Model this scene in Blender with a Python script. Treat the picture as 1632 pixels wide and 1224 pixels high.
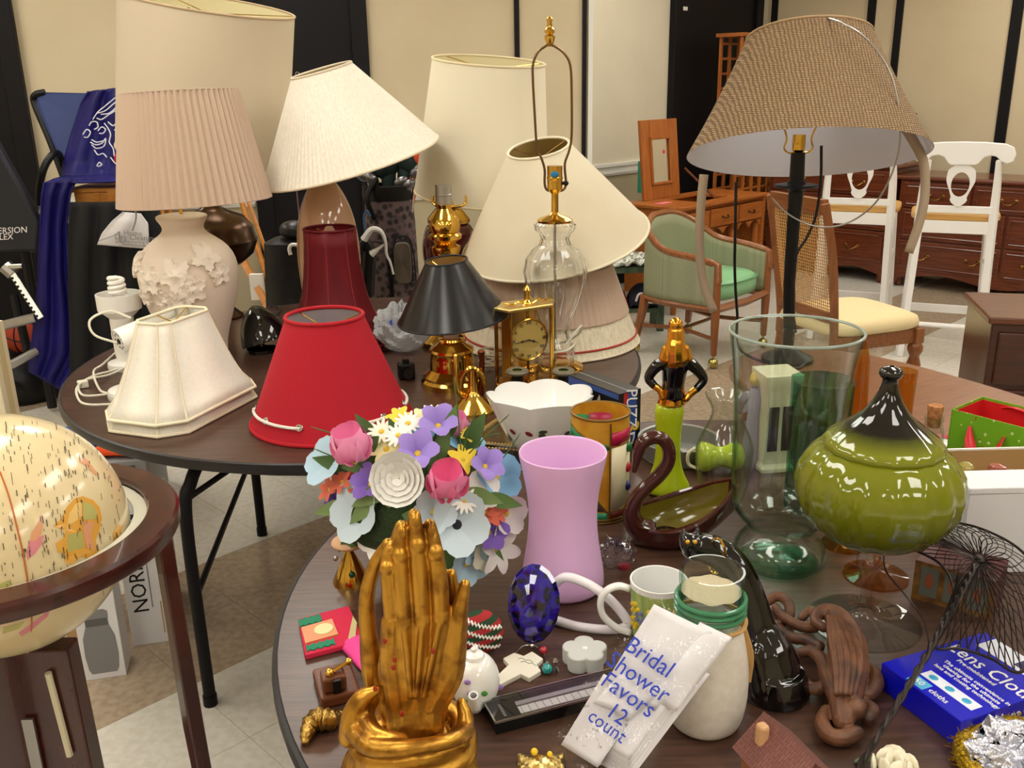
import bpy, math, random
from mathutils import Vector, Matrix, Euler
random.seed(7)
for o in list(bpy.data.objects): bpy.data.objects.remove(o)
SC = bpy.context.scene
COL = SC.collection
pi = math.pi
# ---------------------------------------------------------------- camera
TH, RO, FPX, CH = math.radians(17.8), .01745, 1500.0, 1.59
CP = Vector((0, 0, CH))
FW = Vector((0, math.cos(TH), -math.sin(TH)))
U0 = Vector((0, math.sin(TH), math.cos(TH)))
RT = (Vector((1, 0, 0)) - RO*U0).normalized()
UP = (U0 + RO*Vector((1, 0, 0))).normalized()
cd = bpy.data.cameras.new('camera'); cam = bpy.data.objects.new('camera', cd); COL.objects.link(cam)
cd.sensor_width = 36; cd.lens = FPX/1632*36; cd.clip_start = .05; cd.clip_end = 60
cam.matrix_world = Matrix(((RT.x, UP.x, -FW.x, 0), (RT.y, UP.y, -FW.y, 0), (RT.z, UP.z, -FW.z, CH), (0, 0, 0, 1)))
SC.camera = cam
# ---------------------------------------------------------------- world, exposure
w = bpy.data.worlds.new('world'); SC.world = w; w.use_nodes = True
w.node_tree.nodes['Background'].inputs[0].default_value = (.9, .88, .82, 1)
w.node_tree.nodes['Background'].inputs[1].default_value = .12
SC.view_settings.view_transform = 'Standard'; SC.view_settings.look = 'None'
SC.view_settings.exposure = -0.06; SC.view_settings.gamma = 1; SC.view_settings.use_curve_mapping = False
SC.cycles.transparent_max_bounces = 40; SC.cycles.max_bounces = 14; SC.cycles.transmission_bounces = 14
LIGHT_SPOTS = [(x, y) for x in (-3.2, -1.1, 1.3, 3.6) for y in (-2.4, -.1, 2.2, 4.4, 6.4)]
LIGHT_STRENGTH = 10.5
# ---------------------------------------------------------------- pixel <-> world helpers (measuring only)
def ray(px, py): return RT*(px-816) + UP*(612-py) + FW*FPX
def at(px, py, z): d = ray(px, py); return CP + d*((z-CH)/d.z)
def aty(px, py, y): d = ray(px, py); return CP + d*(y/d.y)
def proj(P):
    v = Vector(P)-CP; k = FPX/v.dot(FW); return 816+v.dot(RT)*k, 612-v.dot(UP)*k
def mpp(P): return (Vector(P)-CP).dot(FW)/FPX
def zfor(P, py):
    lo, hi = -3.0, 4.0
    for _ in range(40):
        m = (lo+hi)/2
        if proj((P[0], P[1], m))[1] > py: lo = m
        else: hi = m
    return (lo+hi)/2
# ---------------------------------------------------------------- materials
MATS = {}
def M(name, col, rough=.5, metal=0, col2=None, nscale=8, ndet=4, stretch=None, bump=None, trans=0, ior=1.45, coat=0,
      sheen=0, emis=0, wave=None, vor=None, alpha=1, ramp=(.35, .65), sss=0, aniso=0, rot=None, spec=None):
    m = bpy.data.materials.new(name); m.use_nodes = True; MATS[name] = m
    n, l = m.node_tree.nodes, m.node_tree.links; b = n['Principled BSDF']
    c4 = lambda c: (c[0], c[1], c[2], 1)
    b.inputs['Base Color'].default_value = c4(col); b.inputs['Roughness'].default_value = rough
    b.inputs['Metallic'].default_value = metal; b.inputs['IOR'].default_value = ior
    b.inputs['Transmission Weight'].default_value = trans; b.inputs['Coat Weight'].default_value = coat
    b.inputs['Coat Roughness'].default_value = .05
    b.inputs['Sheen Weight'].default_value = sheen; b.inputs['Alpha'].default_value = alpha
    if spec is not None: b.inputs['Specular IOR Level'].default_value = spec
    if sss: b.inputs['Subsurface Weight'].default_value = sss; b.inputs['Subsurface Radius'].default_value = (.01, .006, .004)
    if emis: b.inputs['Emission Color'].default_value = c4(col); b.inputs['Emission Strength'].default_value = emis
    tc = n.new('ShaderNodeTexCoord'); mp = n.new('ShaderNodeMapping'); l.new(tc.outputs['Object'], mp.inputs[0])
    if stretch: mp.inputs['Scale'].default_value = stretch
    if rot: mp.inputs['Rotation'].default_value = rot
    if col2:
        if wave:
            t = n.new('ShaderNodeTexWave'); t.inputs['Scale'].default_value = nscale; t.inputs['Distortion'].default_value = wave[0]
            t.inputs['Detail'].default_value = 3; t.inputs['Detail Scale'].default_value = wave[1]; t.bands_direction = wave[2] if len(wave) > 2 else 'X'
        elif vor:
            t = n.new('ShaderNodeTexVoronoi'); t.inputs['Scale'].default_value = nscale
        else:
            t = n.new('ShaderNodeTexNoise'); t.inputs['Scale'].default_value = nscale; t.inputs['Detail'].default_value = ndet
        l.new(mp.outputs[0], t.inputs['Vector'])
        r = n.new('ShaderNodeValToRGB'); r.color_ramp.elements[0].position = ramp[0]; r.color_ramp.elements[1].position = ramp[1]
        r.color_ramp.elements[0].color = c4(col); r.color_ramp.elements[1].color = c4(col2)
        l.new(t.outputs[0], r.inputs[0]); l.new(r.outputs[0], b.inputs['Base Color'])
    if bump:
        t = n.new('ShaderNodeTexNoise'); t.inputs['Scale'].default_value = bump[0]; t.inputs['Detail'].default_value = 3
        l.new(mp.outputs[0], t.inputs['Vector'])
        bp = n.new('ShaderNodeBump'); bp.inputs['Strength'].default_value = bump[1]; bp.inputs['Distance'].default_value = bump[2] if len(bump) > 2 else .002
        l.new(t.outputs[0], bp.inputs['Height']); l.new(bp.outputs[0], b.inputs['Normal'])
    return m
def weave(name, col, col2, sx, sz, rough=.85, bs=.5, dist=.002, cyl=False):
    """woven or ribbed cloth: two crossing band patterns drive colour and relief"""
    m = M(name, col, rough); n, l = m.node_tree.nodes, m.node_tree.links; b = n['Principled BSDF']
    tc = n.new('ShaderNodeTexCoord'); outs = []
    for d, s in (('X', sx), ('Z', sz)):
        t = n.new('ShaderNodeTexWave'); t.bands_direction = d; t.inputs['Scale'].default_value = s
        t.inputs['Distortion'].default_value = 2.5; t.inputs['Detail'].default_value = 2; t.inputs['Detail Scale'].default_value = 1.5
        l.new(tc.outputs['Object'], t.inputs['Vector']); outs.append(t)
    mx = n.new('ShaderNodeMath'); mx.operation = 'MULTIPLY'
    l.new(outs[0].outputs['Fac'], mx.inputs[0]); l.new(outs[1].outputs['Fac'], mx.inputs[1])
    r = n.new('ShaderNodeValToRGB'); r.color_ramp.elements[0].color = (*col, 1); r.color_ramp.elements[1].color = (*col2, 1)
    r.color_ramp.elements[0].position = .1; r.color_ramp.elements[1].position = .6
    l.new(mx.outputs[0], r.inputs[0]); l.new(r.outputs[0], b.inputs['Base Color'])
    bp = n.new('ShaderNodeBump'); bp.inputs['Strength'].default_value = bs; bp.inputs['Distance'].default_value = dist
    l.new(mx.outputs[0], bp.inputs['Height']); l.new(bp.outputs[0], b.inputs['Normal'])
    return m
def wood(name, c1, c2, rough=.35, axis=0, scale=6, bump=True, coat=.0):
    s = [14, 14, 14]; s[axis] = 1.2
    return M(name, c1, rough, col2=c2, nscale=scale, ndet=6, stretch=tuple(s), ramp=(.3, .7), coat=coat, bump=(scale*2, .12, .001) if bump else None)
def TG(name, tint=(1, 1, 1), edge=None, rough=.01, bump=None, k=1.0):
    """thin clear or tinted glass wall: see-through, mirror-like towards grazing angles, tint deepening at the edge"""
    m = bpy.data.materials.new(name); m.use_nodes = True; MATS[name] = m
    n, l = m.node_tree.nodes, m.node_tree.links; n.remove(n['Principled BSDF'])
    tr = n.new('ShaderNodeBsdfTransparent'); gl = n.new('ShaderNodeBsdfGlossy'); mx = n.new('ShaderNodeMixShader'); fr = n.new('ShaderNodeMath'); pw = n.new('ShaderNodeMath')
    gl.inputs['Roughness'].default_value = rough; pw.operation = 'POWER'; pw.inputs[1].default_value = 4; fr.operation = 'MULTIPLY_ADD'; fr.inputs[1].default_value = .5*k; fr.inputs[2].default_value = .045*k
    lw = n.new('ShaderNodeLayerWeight'); lw.inputs['Blend'].default_value = .5; l.new(lw.outputs['Facing'], pw.inputs[0]); l.new(pw.outputs[0], fr.inputs[0])
    r = n.new('ShaderNodeValToRGB')
    r.color_ramp.elements[0].color = (*tint, 1); r.color_ramp.elements[1].color = (*(edge or [v*.6 for v in tint]), 1); r.color_ramp.elements[0].position = .55
    l.new(lw.outputs['Facing'], r.inputs[0]); l.new(r.outputs[0], tr.inputs[0])
    l.new(fr.outputs[0], mx.inputs[0]); l.new(tr.outputs[0], mx.inputs[1]); l.new(gl.outputs[0], mx.inputs[2]); l.new(mx.outputs[0], n['Material Output'].inputs[0])
    if bump:
        t = n.new('ShaderNodeTexNoise'); t.inputs['Scale'].default_value = bump[0]; tc = n.new('ShaderNodeTexCoord'); l.new(tc.outputs['Object'], t.inputs['Vector'])
        bp = n.new('ShaderNodeBump'); bp.inputs['Strength'].default_value = bump[1]; bp.inputs['Distance'].default_value = bump[2]; l.new(t.outputs[0], bp.inputs['Height']); l.new(bp.outputs[0], gl.inputs['Normal']); l.new(bp.outputs[0], lw.inputs['Normal'])
    return m
# ---------------------------------------------------------------- geometry
class G:
    def __init__(s): s.v = []; s.f = []; s.mi = []; s.X = Matrix.Identity(4); s.m = 0
    def add(s, vs, fs, m=None):
        k = len(s.v); s.v += [tuple(s.X @ Vector(p)) for p in vs]
        s.f += [tuple(i+k for i in f) for f in fs]; s.mi += [s.m if m is None else m]*len(fs); return s
    def box(s, c, d, r=None, taper=1, m=None):
        hx, hy, hz = d[0]/2, d[1]/2, d[2]/2; R = Euler(r).to_matrix() if r else Matrix.Identity(3)
        vs = []
        for z in (-hz, hz):
            t = taper if z > 0 else 1
            for x, y in ((-hx, -hy), (hx, -hy), (hx, hy), (-hx, hy)): vs.append(Vector(c) + R @ Vector((x*t, y*t, z)))
        return s.add(vs, [(3, 2, 1, 0), (4, 5, 6, 7), (0, 1, 5, 4), (1, 2, 6, 5), (2, 3, 7, 6), (3, 0, 4, 7)], m)
    def lathe(s, prof, seg=32, c=(0, 0, 0), flute=None, m=None, caps=True, sq=None):
        """prof: list of (r, z). flute(a, i) multiplies the radius"""
        vs = []; fs = []; n = len(prof)
        for i, (r, z) in enumerate(prof):
            for k in range(seg):
                a = 2*pi*k/seg; q = r*(flute(a, i) if flute else 1)
                vs.append((c[0]+q*math.cos(a), c[1]+q*math.sin(a)*(sq or 1), c[2]+z))
        for i in range(n-1):
            for k in range(seg):
                k2 = (k+1) % seg; fs.append((i*seg+k, i*seg+k2, (i+1)*seg+k2, (i+1)*seg+k))
        if caps:
            if prof[0][0] > 1e-6: fs.append(tuple(range(seg-1, -1, -1)))
            if prof[-1][0] > 1e-6: fs.append(tuple((n-1)*seg+k for k in range(seg)))
        return s.add(vs, fs, m)
    def shell(s, prof, t, seg=48, flute=None, c=(0, 0, 0), m=None):
        """open thin wall of revolution with thickness t"""
        P = list(prof) + [(max(r-t, 1e-5), z) for r, z in reversed(prof)] + [prof[0]]
        if flute:
            n = len(prof); fl = lambda a, i: flute(a, i if i < n else (2*n-1-i if i < 2*n else 0))
        else: fl = None
        return s.lathe(P, seg, c, fl, m, caps=False)
    def tube(s, pts, r, seg=8, m=None, closed=False, caps=True, flat=1):
        pts = [Vector(p) for p in pts]; n = len(pts)
        rr = r if isinstance(r, (list, tuple)) else [r]*n
        vs = []; fs = []; prev = None
        for i, p in enumerate(pts):
            if closed: t = pts[(i+1) % n]-pts[i-1]
            else: t = pts[min(i+1, n-1)]-pts[max(i-1, 0)]
            t = t.normalized() if t.length > 1e-9 else Vector((0, 0, 1))
            if prev is None: u = t.cross(Vector((0, 0, 1))); u = u if u.length > 1e-3 else t.cross(Vector((1, 0, 0)))
            else: u = prev - t*prev.dot(t)
            u.normalize(); prev = u; w_ = t.cross(u)
            for k in range(seg):
                a = 2*pi*k/seg; vs.append(p + u*(rr[i]*math.cos(a)) + w_*(rr[i]*flat*math.sin(a)))
        for i in range(n if closed else n-1):
            j = (i+1) % n
            for k in range(seg):
                k2 = (k+1) % seg; fs.append((i*seg+k, i*seg+k2, j*seg+k2, j*seg+k))
        if caps and not closed:
            fs.append(tuple(range(seg-1, -1, -1))); fs.append(tuple((n-1)*seg+k for k in range(seg)))
        return s.add(vs, fs, m)
    def ell(s, c, r, seg=16, rings=10, R=None, m=None):
        if not isinstance(r, (tuple, list)): r = (r, r, r)
        vs = [(0, 0, -1)]; fs = []
        for i in range(1, rings):
            a = -pi/2+pi*i/rings
            for k in range(seg): b = 2*pi*k/seg; vs.append((math.cos(a)*math.cos(b), math.cos(a)*math.sin(b), math.sin(a)))
        vs.append((0, 0, 1))
        for k in range(seg): fs.append((0, 1+(k+1) % seg, 1+k))
        for i in range(rings-2):
            for k in range(seg):
                k2 = (k+1) % seg; fs.append((1+i*seg+k, 1+i*seg+k2, 1+(i+1)*seg+k2, 1+(i+1)*seg+k))
        b = 1+(rings-2)*seg
        for k in range(seg): fs.append((b+k, b+(k+1) % seg, len(vs)-1))
        R = Euler(R).to_matrix() if R is not None and not isinstance(R, Matrix) else (R or Matrix.Identity(3))
        return s.add([Vector(c)+R @ Vector((p[0]*r[0], p[1]*r[1], p[2]*r[2])) for p in vs], fs, m)
    def prism(s, poly, z0, z1, m=None, plane='xy'):
        n = len(poly); f = {'xy': lambda a, b, h: (a, b, h), 'xz': lambda a, b, h: (a, h, b), 'yz': lambda a, b, h: (h, a, b)}[plane]
        vs = [f(a, b, z0) for a, b in poly]+[f(a, b, z1) for a, b in poly]
        fs = [tuple(range(n-1, -1, -1)), tuple(range(n, 2*n))]+[(i, (i+1) % n, n+(i+1) % n, n+i) for i in range(n)]
        return s.add(vs, fs, m)
    def grid(s, fn, nu, nv, closeu=False, m=None, thick=0):
        vs = [fn(i/(nu if closeu else nu-1), j/(nv-1)) for j in range(nv) for i in range(nu)]; fs = []
        for j in range(nv-1):
            for i in range(nu if closeu else nu-1):
                i2 = (i+1) % nu; fs.append((j*nu+i, j*nu+i2, (j+1)*nu+i2, (j+1)*nu+i))
        return s.add(vs, fs, m)
    def loft(s, rings, m=None, caps=True):
        n = len(rings[0]); vs = [p for r in rings for p in r]; fs = []
        for i in range(len(rings)-1):
            for k in range(n): k2 = (k+1) % n; fs.append((i*n+k, i*n+k2, (i+1)*n+k2, (i+1)*n+k))
        if caps: fs.append(tuple(range(n-1, -1, -1))); fs.append(tuple((len(rings)-1)*n+k for k in range(n)))
        return s.add(vs, fs, m)
    def build(s, name, mats, par=None, smooth=35, bevel=0, solid=0, remesh=0, sm_it=0, sub=0, loc=None):
        me = bpy.data.meshes.new(name); me.from_pydata(s.v, [], s.f)
        for mt in (mats if isinstance(mats, (list, tuple)) else [mats]): me.materials.append(mt)
        me.polygons.foreach_set('material_index', s.mi)
        me.update()
        if smooth:
            me.polygons.foreach_set('use_smooth', [True]*len(me.polygons))
            if smooth < 180: me.set_sharp_from_angle(angle=math.radians(smooth))
        o = bpy.data.objects.new(name, me); COL.objects.link(o)
        if par: o.parent = par
        if loc is not None: o.location = loc
        if remesh:
            d = o.modifiers.new('r', 'REMESH'); d.mode = 'VOXEL'; d.voxel_size = remesh; d.use_smooth_shade = True
        if sm_it: d = o.modifiers.new('s', 'SMOOTH'); d.factor = .5; d.iterations = sm_it
        if solid: d = o.modifiers.new('t', 'SOLIDIFY'); d.thickness = solid; d.offset = 0
        if bevel: d = o.modifiers.new('b', 'BEVEL'); d.width = bevel; d.segments = 2; d.limit_method = 'ANGLE'; d.angle_limit = .6
        if sub: d = o.modifiers.new('u', 'SUBSURF'); d.levels = sub; d.render_levels = sub
        return o
def thing(name, label, cat, loc=(0, 0, 0), rz=0, group=None):
    o = bpy.data.objects.new(name, None); COL.objects.link(o); o.empty_display_size = .05
    o.location = loc; o.rotation_euler = (0, 0, rz); o['label'] = label; o['category'] = cat
    if group: o['group'] = group
    return o
def tag(o, label, cat, group=None):
    o['label'] = label; o['category'] = cat
    if group: o['group'] = group
    return o
def struct(o): o['kind'] = 'structure'; return o
def dup(root, loc, rz, label):
    r = root.copy(); COL.objects.link(r); r.location = loc; r.rotation_euler = (0, 0, rz); r['label'] = label
    for ch in list(root.children):
        c = ch.copy(); COL.objects.link(c); c.parent = r
        for g in ch.children: d = g.copy(); COL.objects.link(d); d.parent = c
    return r
class Fr:
    """local measuring frame standing at a base point; L() turns a photo pixel into a local point on the upright plane through the base"""
    def __init__(s, px, py, z, P=None): s.P = P if P is not None else at(px, py, z); s.k = mpp(s.P)
    def L(s, px, py, dy=0): return aty(px, py, s.P.y+dy)-s.P
    def prof(s, rows):
        out = []
        for py, r in rows: z = zfor(s.P, py); out.append((r*mpp((s.P.x, s.P.y, z)), z-s.P.z))
        return out
def text(par, name, body, size, mat, mw, ext=.0004, font=None, sx=1, shear=0, align='CENTER'):
    cu = bpy.data.curves.new(name, 'FONT'); cu.body = body; cu.size = size; cu.extrude = ext; cu.align_x = align; cu.align_y = 'CENTER'
    cu.shear = shear; cu.resolution_u = 2
    t = bpy.data.objects.new('tmp', cu); COL.objects.link(t)
    bpy.context.view_layer.update()
    me = bpy.data.meshes.new_from_object(t.evaluated_get(bpy.context.evaluated_depsgraph_get()))
    bpy.data.objects.remove(t); me.name = name
    me.transform(Matrix.Diagonal((sx, 1, 1, 1))); me.materials.clear(); me.materials.append(mat)
    o = bpy.data.objects.new(name, me); COL.objects.link(o); o.parent = par; o.matrix_local = mw; return o
def basis(o, x, y, z=None):
    x = Vector(x).normalized(); y = Vector(y); y = (y-x*y.dot(x)).normalized(); z = x.cross(y)
    return Matrix(((x.x, y.x, z.x, o[0]), (x.y, y.y, z.y, o[1]), (x.z, y.z, z.z, o[2]), (0, 0, 0, 1)))
def axis_m(A, B):
    """matrix whose z axis runs from A to B, origin at A"""
    z = (Vector(B)-Vector(A)).normalized(); x = Vector((0, 1, 0)).cross(z)
    x = x.normalized() if x.length > 1e-3 else Vector((1, 0, 0)); y = z.cross(x)
    return Matrix(((x.x, y.x, z.x, A[0]), (x.y, y.y, z.y, A[1]), (x.z, y.z, z.z, A[2]), (0, 0, 0, 1)))
def bez(pts, n=8):
    """smooth Catmull-Rom curve through points"""
    P = [Vector(p) for p in pts]; P = [P[0]*2-P[1]]+P+[P[-1]*2-P[-2]]; out = []
    for i in range(1, len(P)-2):
        a, b, c, d = P[i-1:i+3]
        for k in range(n):
            t = k/n; out.append(.5*((2*b)+(c-a)*t+(2*a-5*b+4*c-d)*t*t+(3*b-a-3*c+d)*t**3))
    out.append(P[-2]); return out
def lerps(vals, n):
    """resample a list of numbers to length n"""
    out = []
    for i in range(n):
        t = i/(n-1)*(len(vals)-1); k = min(int(t), len(vals)-2); out.append(vals[k]+(vals[k+1]-vals[k])*(t-k))
    return out
def c(r, g, b):
    f = lambda v: ((v/255+.055)/1.055)**2.4 if v > 10 else v/255/12.92
    return (f(r), f(g), f(b))
# ---------------------------------------------------------------- common materials
m_wall = M('wall_cream', c(209, 194, 163), .8, col2=c(204, 189, 157), nscale=3, bump=(160, .25, .001))
m_wall2 = M('wall_pale', c(216, 208, 186), .8, col2=c(212, 203, 180), nscale=3, bump=(160, .25, .001))
m_dado = M('wall_tan', c(172, 160, 132), .8, bump=(160, .25, .001))
m_blackp = M('black_paint', c(15, 13, 17), .5, spec=.25, bump=(60, .05))
m_rail = M('rail_white', c(226, 226, 218), .5)
m_white = M('white_paint', c(240, 238, 236), .35)
m_black = M('black_plastic', c(14, 14, 16), .4, spec=.35)
m_blackg = M('black_gloss', c(10, 10, 12), .06, coat=.5)
m_brass = M('polished_brass', c(226, 186, 92), .12, 1, col2=c(214, 168, 72), nscale=30)
m_brassd = M('aged_brass', c(150, 112, 60), .25, 1, col2=c(110, 80, 40), nscale=40)
m_silver = M('silver_metal', c(200, 198, 190), .2, 1)
m_steel = M('brushed_steel', c(170, 168, 165), .35, 1)
m_crystal = M('cut_crystal', (1, 1, 1), .01, trans=1, ior=1.4)
m_glass = TG('clear_glass', c(250, 252, 251), c(205, 214, 212))
m_glassg = TG('recycled_glass', c(247, 251, 249), c(170, 210, 192))
m_cord = M('cord_white', c(226, 222, 205), .5)
m_cordb = M('cord_brown', c(50, 36, 28), .5)
m_laminate = M('walnut_laminate', c(86, 60, 48), .28, col2=c(58, 39, 33), nscale=5, ndet=8, stretch=(2, 22, 2), ramp=(.35, .7), bump=(40, .04, .0005), rot=(0, 0, .3))
m_edge = M('table_edge', c(30, 28, 30), .4)
m_oak = wood('orange_oak', c(176, 104, 44), c(146, 80, 32), .35, 0, 4)
m_oakv = wood('orange_oak_upright', c(176, 104, 44), c(146, 80, 32), .35, 2, 4)
m_cherry = wood('cherry_wood', c(112, 54, 28), c(84, 36, 20), .25, 0, 5, coat=.3)
m_cherryv = wood('cherry_upright', c(112, 54, 28), c(84, 36, 20), .25, 2, 5, coat=.3)
m_chair = wood('chair_wood', c(150, 92, 50), c(120, 70, 36), .3, 2, 4, coat=.2)
m_chairh = wood('chair_wood_flat', c(150, 92, 50), c(120, 70, 36), .3, 0, 4, coat=.2)
m_red_m = M('mahogany', c(70, 26, 20), .22, col2=c(48, 18, 16), nscale=6, stretch=(4, 4, 1), coat=.3)
# ---------------------------------------------------------------- structure
bands = lambda v: any(a <= v < a+.63 for a in (-0.52, 2.235, 4.99))
m_vct = M('floor_tile_white', c(214, 210, 200), .22, col2=c(204, 199, 186), nscale=40, ndet=10, ramp=(.4, .62), bump=(30, .02))
m_vctb = M('floor_tile_tan', c(172, 154, 132), .25, col2=c(154, 136, 114), nscale=40, ndet=10, ramp=(.4, .62), bump=(30, .02))
g = G(); g.box((1, 2, -.03), (12, 14, .05)); floor = struct(g.build('floor', M('floor_grout', c(186, 178, 160), .5)))
TS = .315; r2 = math.sqrt(.5)
cells = []
for i in range(-20, 50):
    for j in range(-14, 40):
        u, v = (i+.5)*TS, .345+(j+.5)*TS; x, y = (u-v)*r2, (u+v)*r2
        if -4.4 < x < 6 and -3.8 < y < 9.2:
            vis = 0
            if y > .9:
                px, py = proj((x, y, 0)); vis = -60 < px < 1690 and 400 < py < 1290
            cells.append((0 if vis else 1, math.hypot(x, y), x, y, v))
cells.sort()
tile_me = {}
rest = G()
for n_, (vis, d, x, y, v) in enumerate(cells):
    tan = any(a-.02 <= v-TS/2 < a+.6-.02 for a in (2.235, 4.755+.315, -.285))
    if not vis and n_ < 300:
        if tan not in tile_me:
            g = G(); g.box((0, 0, 0), (TS-.0012, TS-.0012, .004)); o = g.build('floor_tile', m_vctb if tan else m_vct, floor, smooth=0); tile_me[tan] = o.data
        else:
            o = bpy.data.objects.new('floor_tile', tile_me[tan]); COL.objects.link(o); o.parent = floor
        o.location = (x, y, -.002); o.rotation_euler = (0, 0, pi/4+random.choice((0, pi/2, pi)))
    else: rest.box((x, y, -.002), (TS-.0012, TS-.0012, .004), (0, 0, pi/4), m=1 if tan else 0)
o = rest.build('distant_floor_tiles', [m_vct, m_vctb], floor, smooth=0); o['kind'] = 'stuff'

CEIL = 3.0
def wallbox(g, p0, p1, z0, z1, th, m=0, off=0):
    d = Vector((p1[0]-p0[0], p1[1]-p0[1])); L = d.length; a = math.atan2(d.y, d.x); nx, ny = -d.y/L, d.x/L
    g.box(((p0[0]+p1[0])/2+nx*(th/2+off), (p0[1]+p1[1])/2+ny*(th/2+off), (z0+z1)/2), (L, th, z1-z0), (0, 0, a), m=m)
A0, A1 = (-4.5, 5.33), (.52, 6.334)
B0, B1 = (.52, 7.22), (2.36, 9.06)
C0, C1 = (2.36, 9.06), (6.4, 5.02)
RAIL = .93
def wall(name, p0, p1, up, lo=None, th=.1):
    g = G(); wallbox(g, p0, p1, RAIL if lo else 0, CEIL, th, 0)
    if lo: wallbox(g, p0, p1, 0, RAIL, th, 1)
    return struct(g.build(name, [up, lo or up], smooth=0))
wall('wall_back_left', A0, A1, m_wall, m_dado)
wall('wall_corner', A1, (.52, 7.3), m_wall2, m_dado)
wall('wall_alcove', B0, B1, m_wall2, m_dado)
wall('wall_back_right', C0, C1, m_wall, m_wall)
wall('wall_right', (6.4, 5.02), (6.4, -4), m_wall)
wall('wall_left', (-4.5, -4), A0, m_wall)
wall('wall_front', (6.4, -4), (-4.5, -4), m_wall)
g = G(); g.box((1, 2.6, CEIL+.03), (11.6, 13.6, .06)); struct(g.build('ceiling', M('ceiling_tile', c(236, 232, 220), .9, bump=(80, .3, .003)), smooth=0))
def rail(name, p0, p1):
    g = G(); wallbox(g, p0, p1, RAIL-.035, RAIL+.035, .022, off=-.022); wallbox(g, p0, p1, RAIL+.02, RAIL+.045, .035, off=-.035)
    wallbox(g, p0, p1, RAIL-.05, RAIL-.03, .014, off=-.014)
    return struct(g.build(name, m_rail, smooth=0))
def onwall(px, py, p0, p1):
    d = ray(px, py); ex, ey = p1[0]-p0[0], p1[1]-p0[1]; den = d.x*ey-d.y*ex
    t = (p0[0]*ey-p0[1]*ex)/den; P = CP+d*t; return (P.x, P.y)
a_l = onwall(398, 200, A0, A1); a_r = onwall(588, 100, A0, A1)
rail('trim_1', onwall(68, 300, A0, A1), (a_l[0]-.01, a_l[1])); rail('trim_2', (a_r[0]+.01, a_r[1]), A1)
b_d0 = onwall(1066, 60, B0, B1); b_d1 = onwall(1206, 60, B0, B1)
rail('trim_3', B0, (b_d0[0]-.02, b_d0[1]-.02))
def door(name, p0, p1):
    g = G(); h = 2.6; d = (Vector(p1)-Vector(p0)); L = d.length; d /= L; q = lambda t: (p0[0]+d.x*t, p0[1]+d.y*t)
    wallbox(g, q(.1), q(L-.1), 0, h-.1, .03, off=-.03); o = struct(g.build(name, m_blackp, smooth=0))
    for a, b in ((0, .1), (L-.1, L)):
        f = G(); wallbox(f, q(a), q(b), 0, h, .06, off=-.06); f.build('door_frame', m_blackp, o, smooth=0, bevel=.006)
    f = G(); wallbox(f, q(.1), q(L-.1), h-.1, h, .06, off=-.06); f.build('door_frame', m_blackp, o, smooth=0, bevel=.006)
    return o
door('door_1', a_l, a_r); do2 = door('door_2', b_d0, b_d1)
door('door_3', onwall(-130, 40, A0, A1), onwall(42, 140, A0, A1))
g = G(); q = onwall(1082, 14, B0, B1); wallbox(g, (q[0]-.04, q[1]-.04), (q[0]+.04, q[1]+.04), zfor((*q, 0), 17), zfor((*q, 0), 11), .01, off=-.045); g.build('door_label', m_rail, do2, smooth=0)
for i, (pxa, pxb, p0, p1) in enumerate(((819, 826.5, A0, A1), (928, 934, A0, A1), (1231, 1240, C0, C1), (1384, 1396, C0, C1), (1429, 1440, C0, C1), (1613, 1631, C0, C1))):
    g = G(); wallbox(g, onwall(pxa, 20, p0, p1), onwall(pxb, 20, p0, p1), 0 if p0 == C0 else RAIL+.046, CEIL, .02, off=-.02)
    struct(g.build('trim_%d' % (4+i), m_blackp, smooth=0))
g = G(); g.box((.535, 6.36, 1.5), (.03, .09, 3)); struct(g.build('trim_10', m_rail, smooth=0))
for nm, p0, p1 in (('baseboard_left', A0, A1), ('baseboard_back', B0, B1), ('baseboard_right', C0, C1)):
    g = G(); wallbox(g, p0, p1, 0, .1, .012, off=-.012); struct(g.build(nm, m_blackp, smooth=0))
# ceiling lights (real fixtures in the ceiling)
m_tube = M('light_diffuser', c(255, 250, 240), .6, emis=LIGHT_STRENGTH)
me1 = me2 = None
for i, (x, y) in enumerate(LIGHT_SPOTS):
    t = thing('ceiling_light', 'fluorescent ceiling panel, row %s from the front wall, %s from left' % (['one', 'two', 'three', 'four', 'five'][i % 5], ['first', 'second', 'third', 'fourth'][i//5]), 'ceiling light', (x, y, CEIL), 0, 'fluorescent ceiling panels')
    g = G(); a, b = .32, .62
    for q, d in (((0, -b, -.01), (2*a, .03, .03)), ((0, b, -.01), (2*a, .03, .03)), ((-a, 0, -.01), (.03, 2*b, .03)), ((a, 0, -.01), (.03, 2*b, .03))): g.box(q, d)
    g.build('frame', m_rail, t, smooth=0)
    g = G(); g.box((0, 0, -.006), (.6, 1.2, .01)); g.build('diffuser', m_tube, t, smooth=0)
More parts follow.
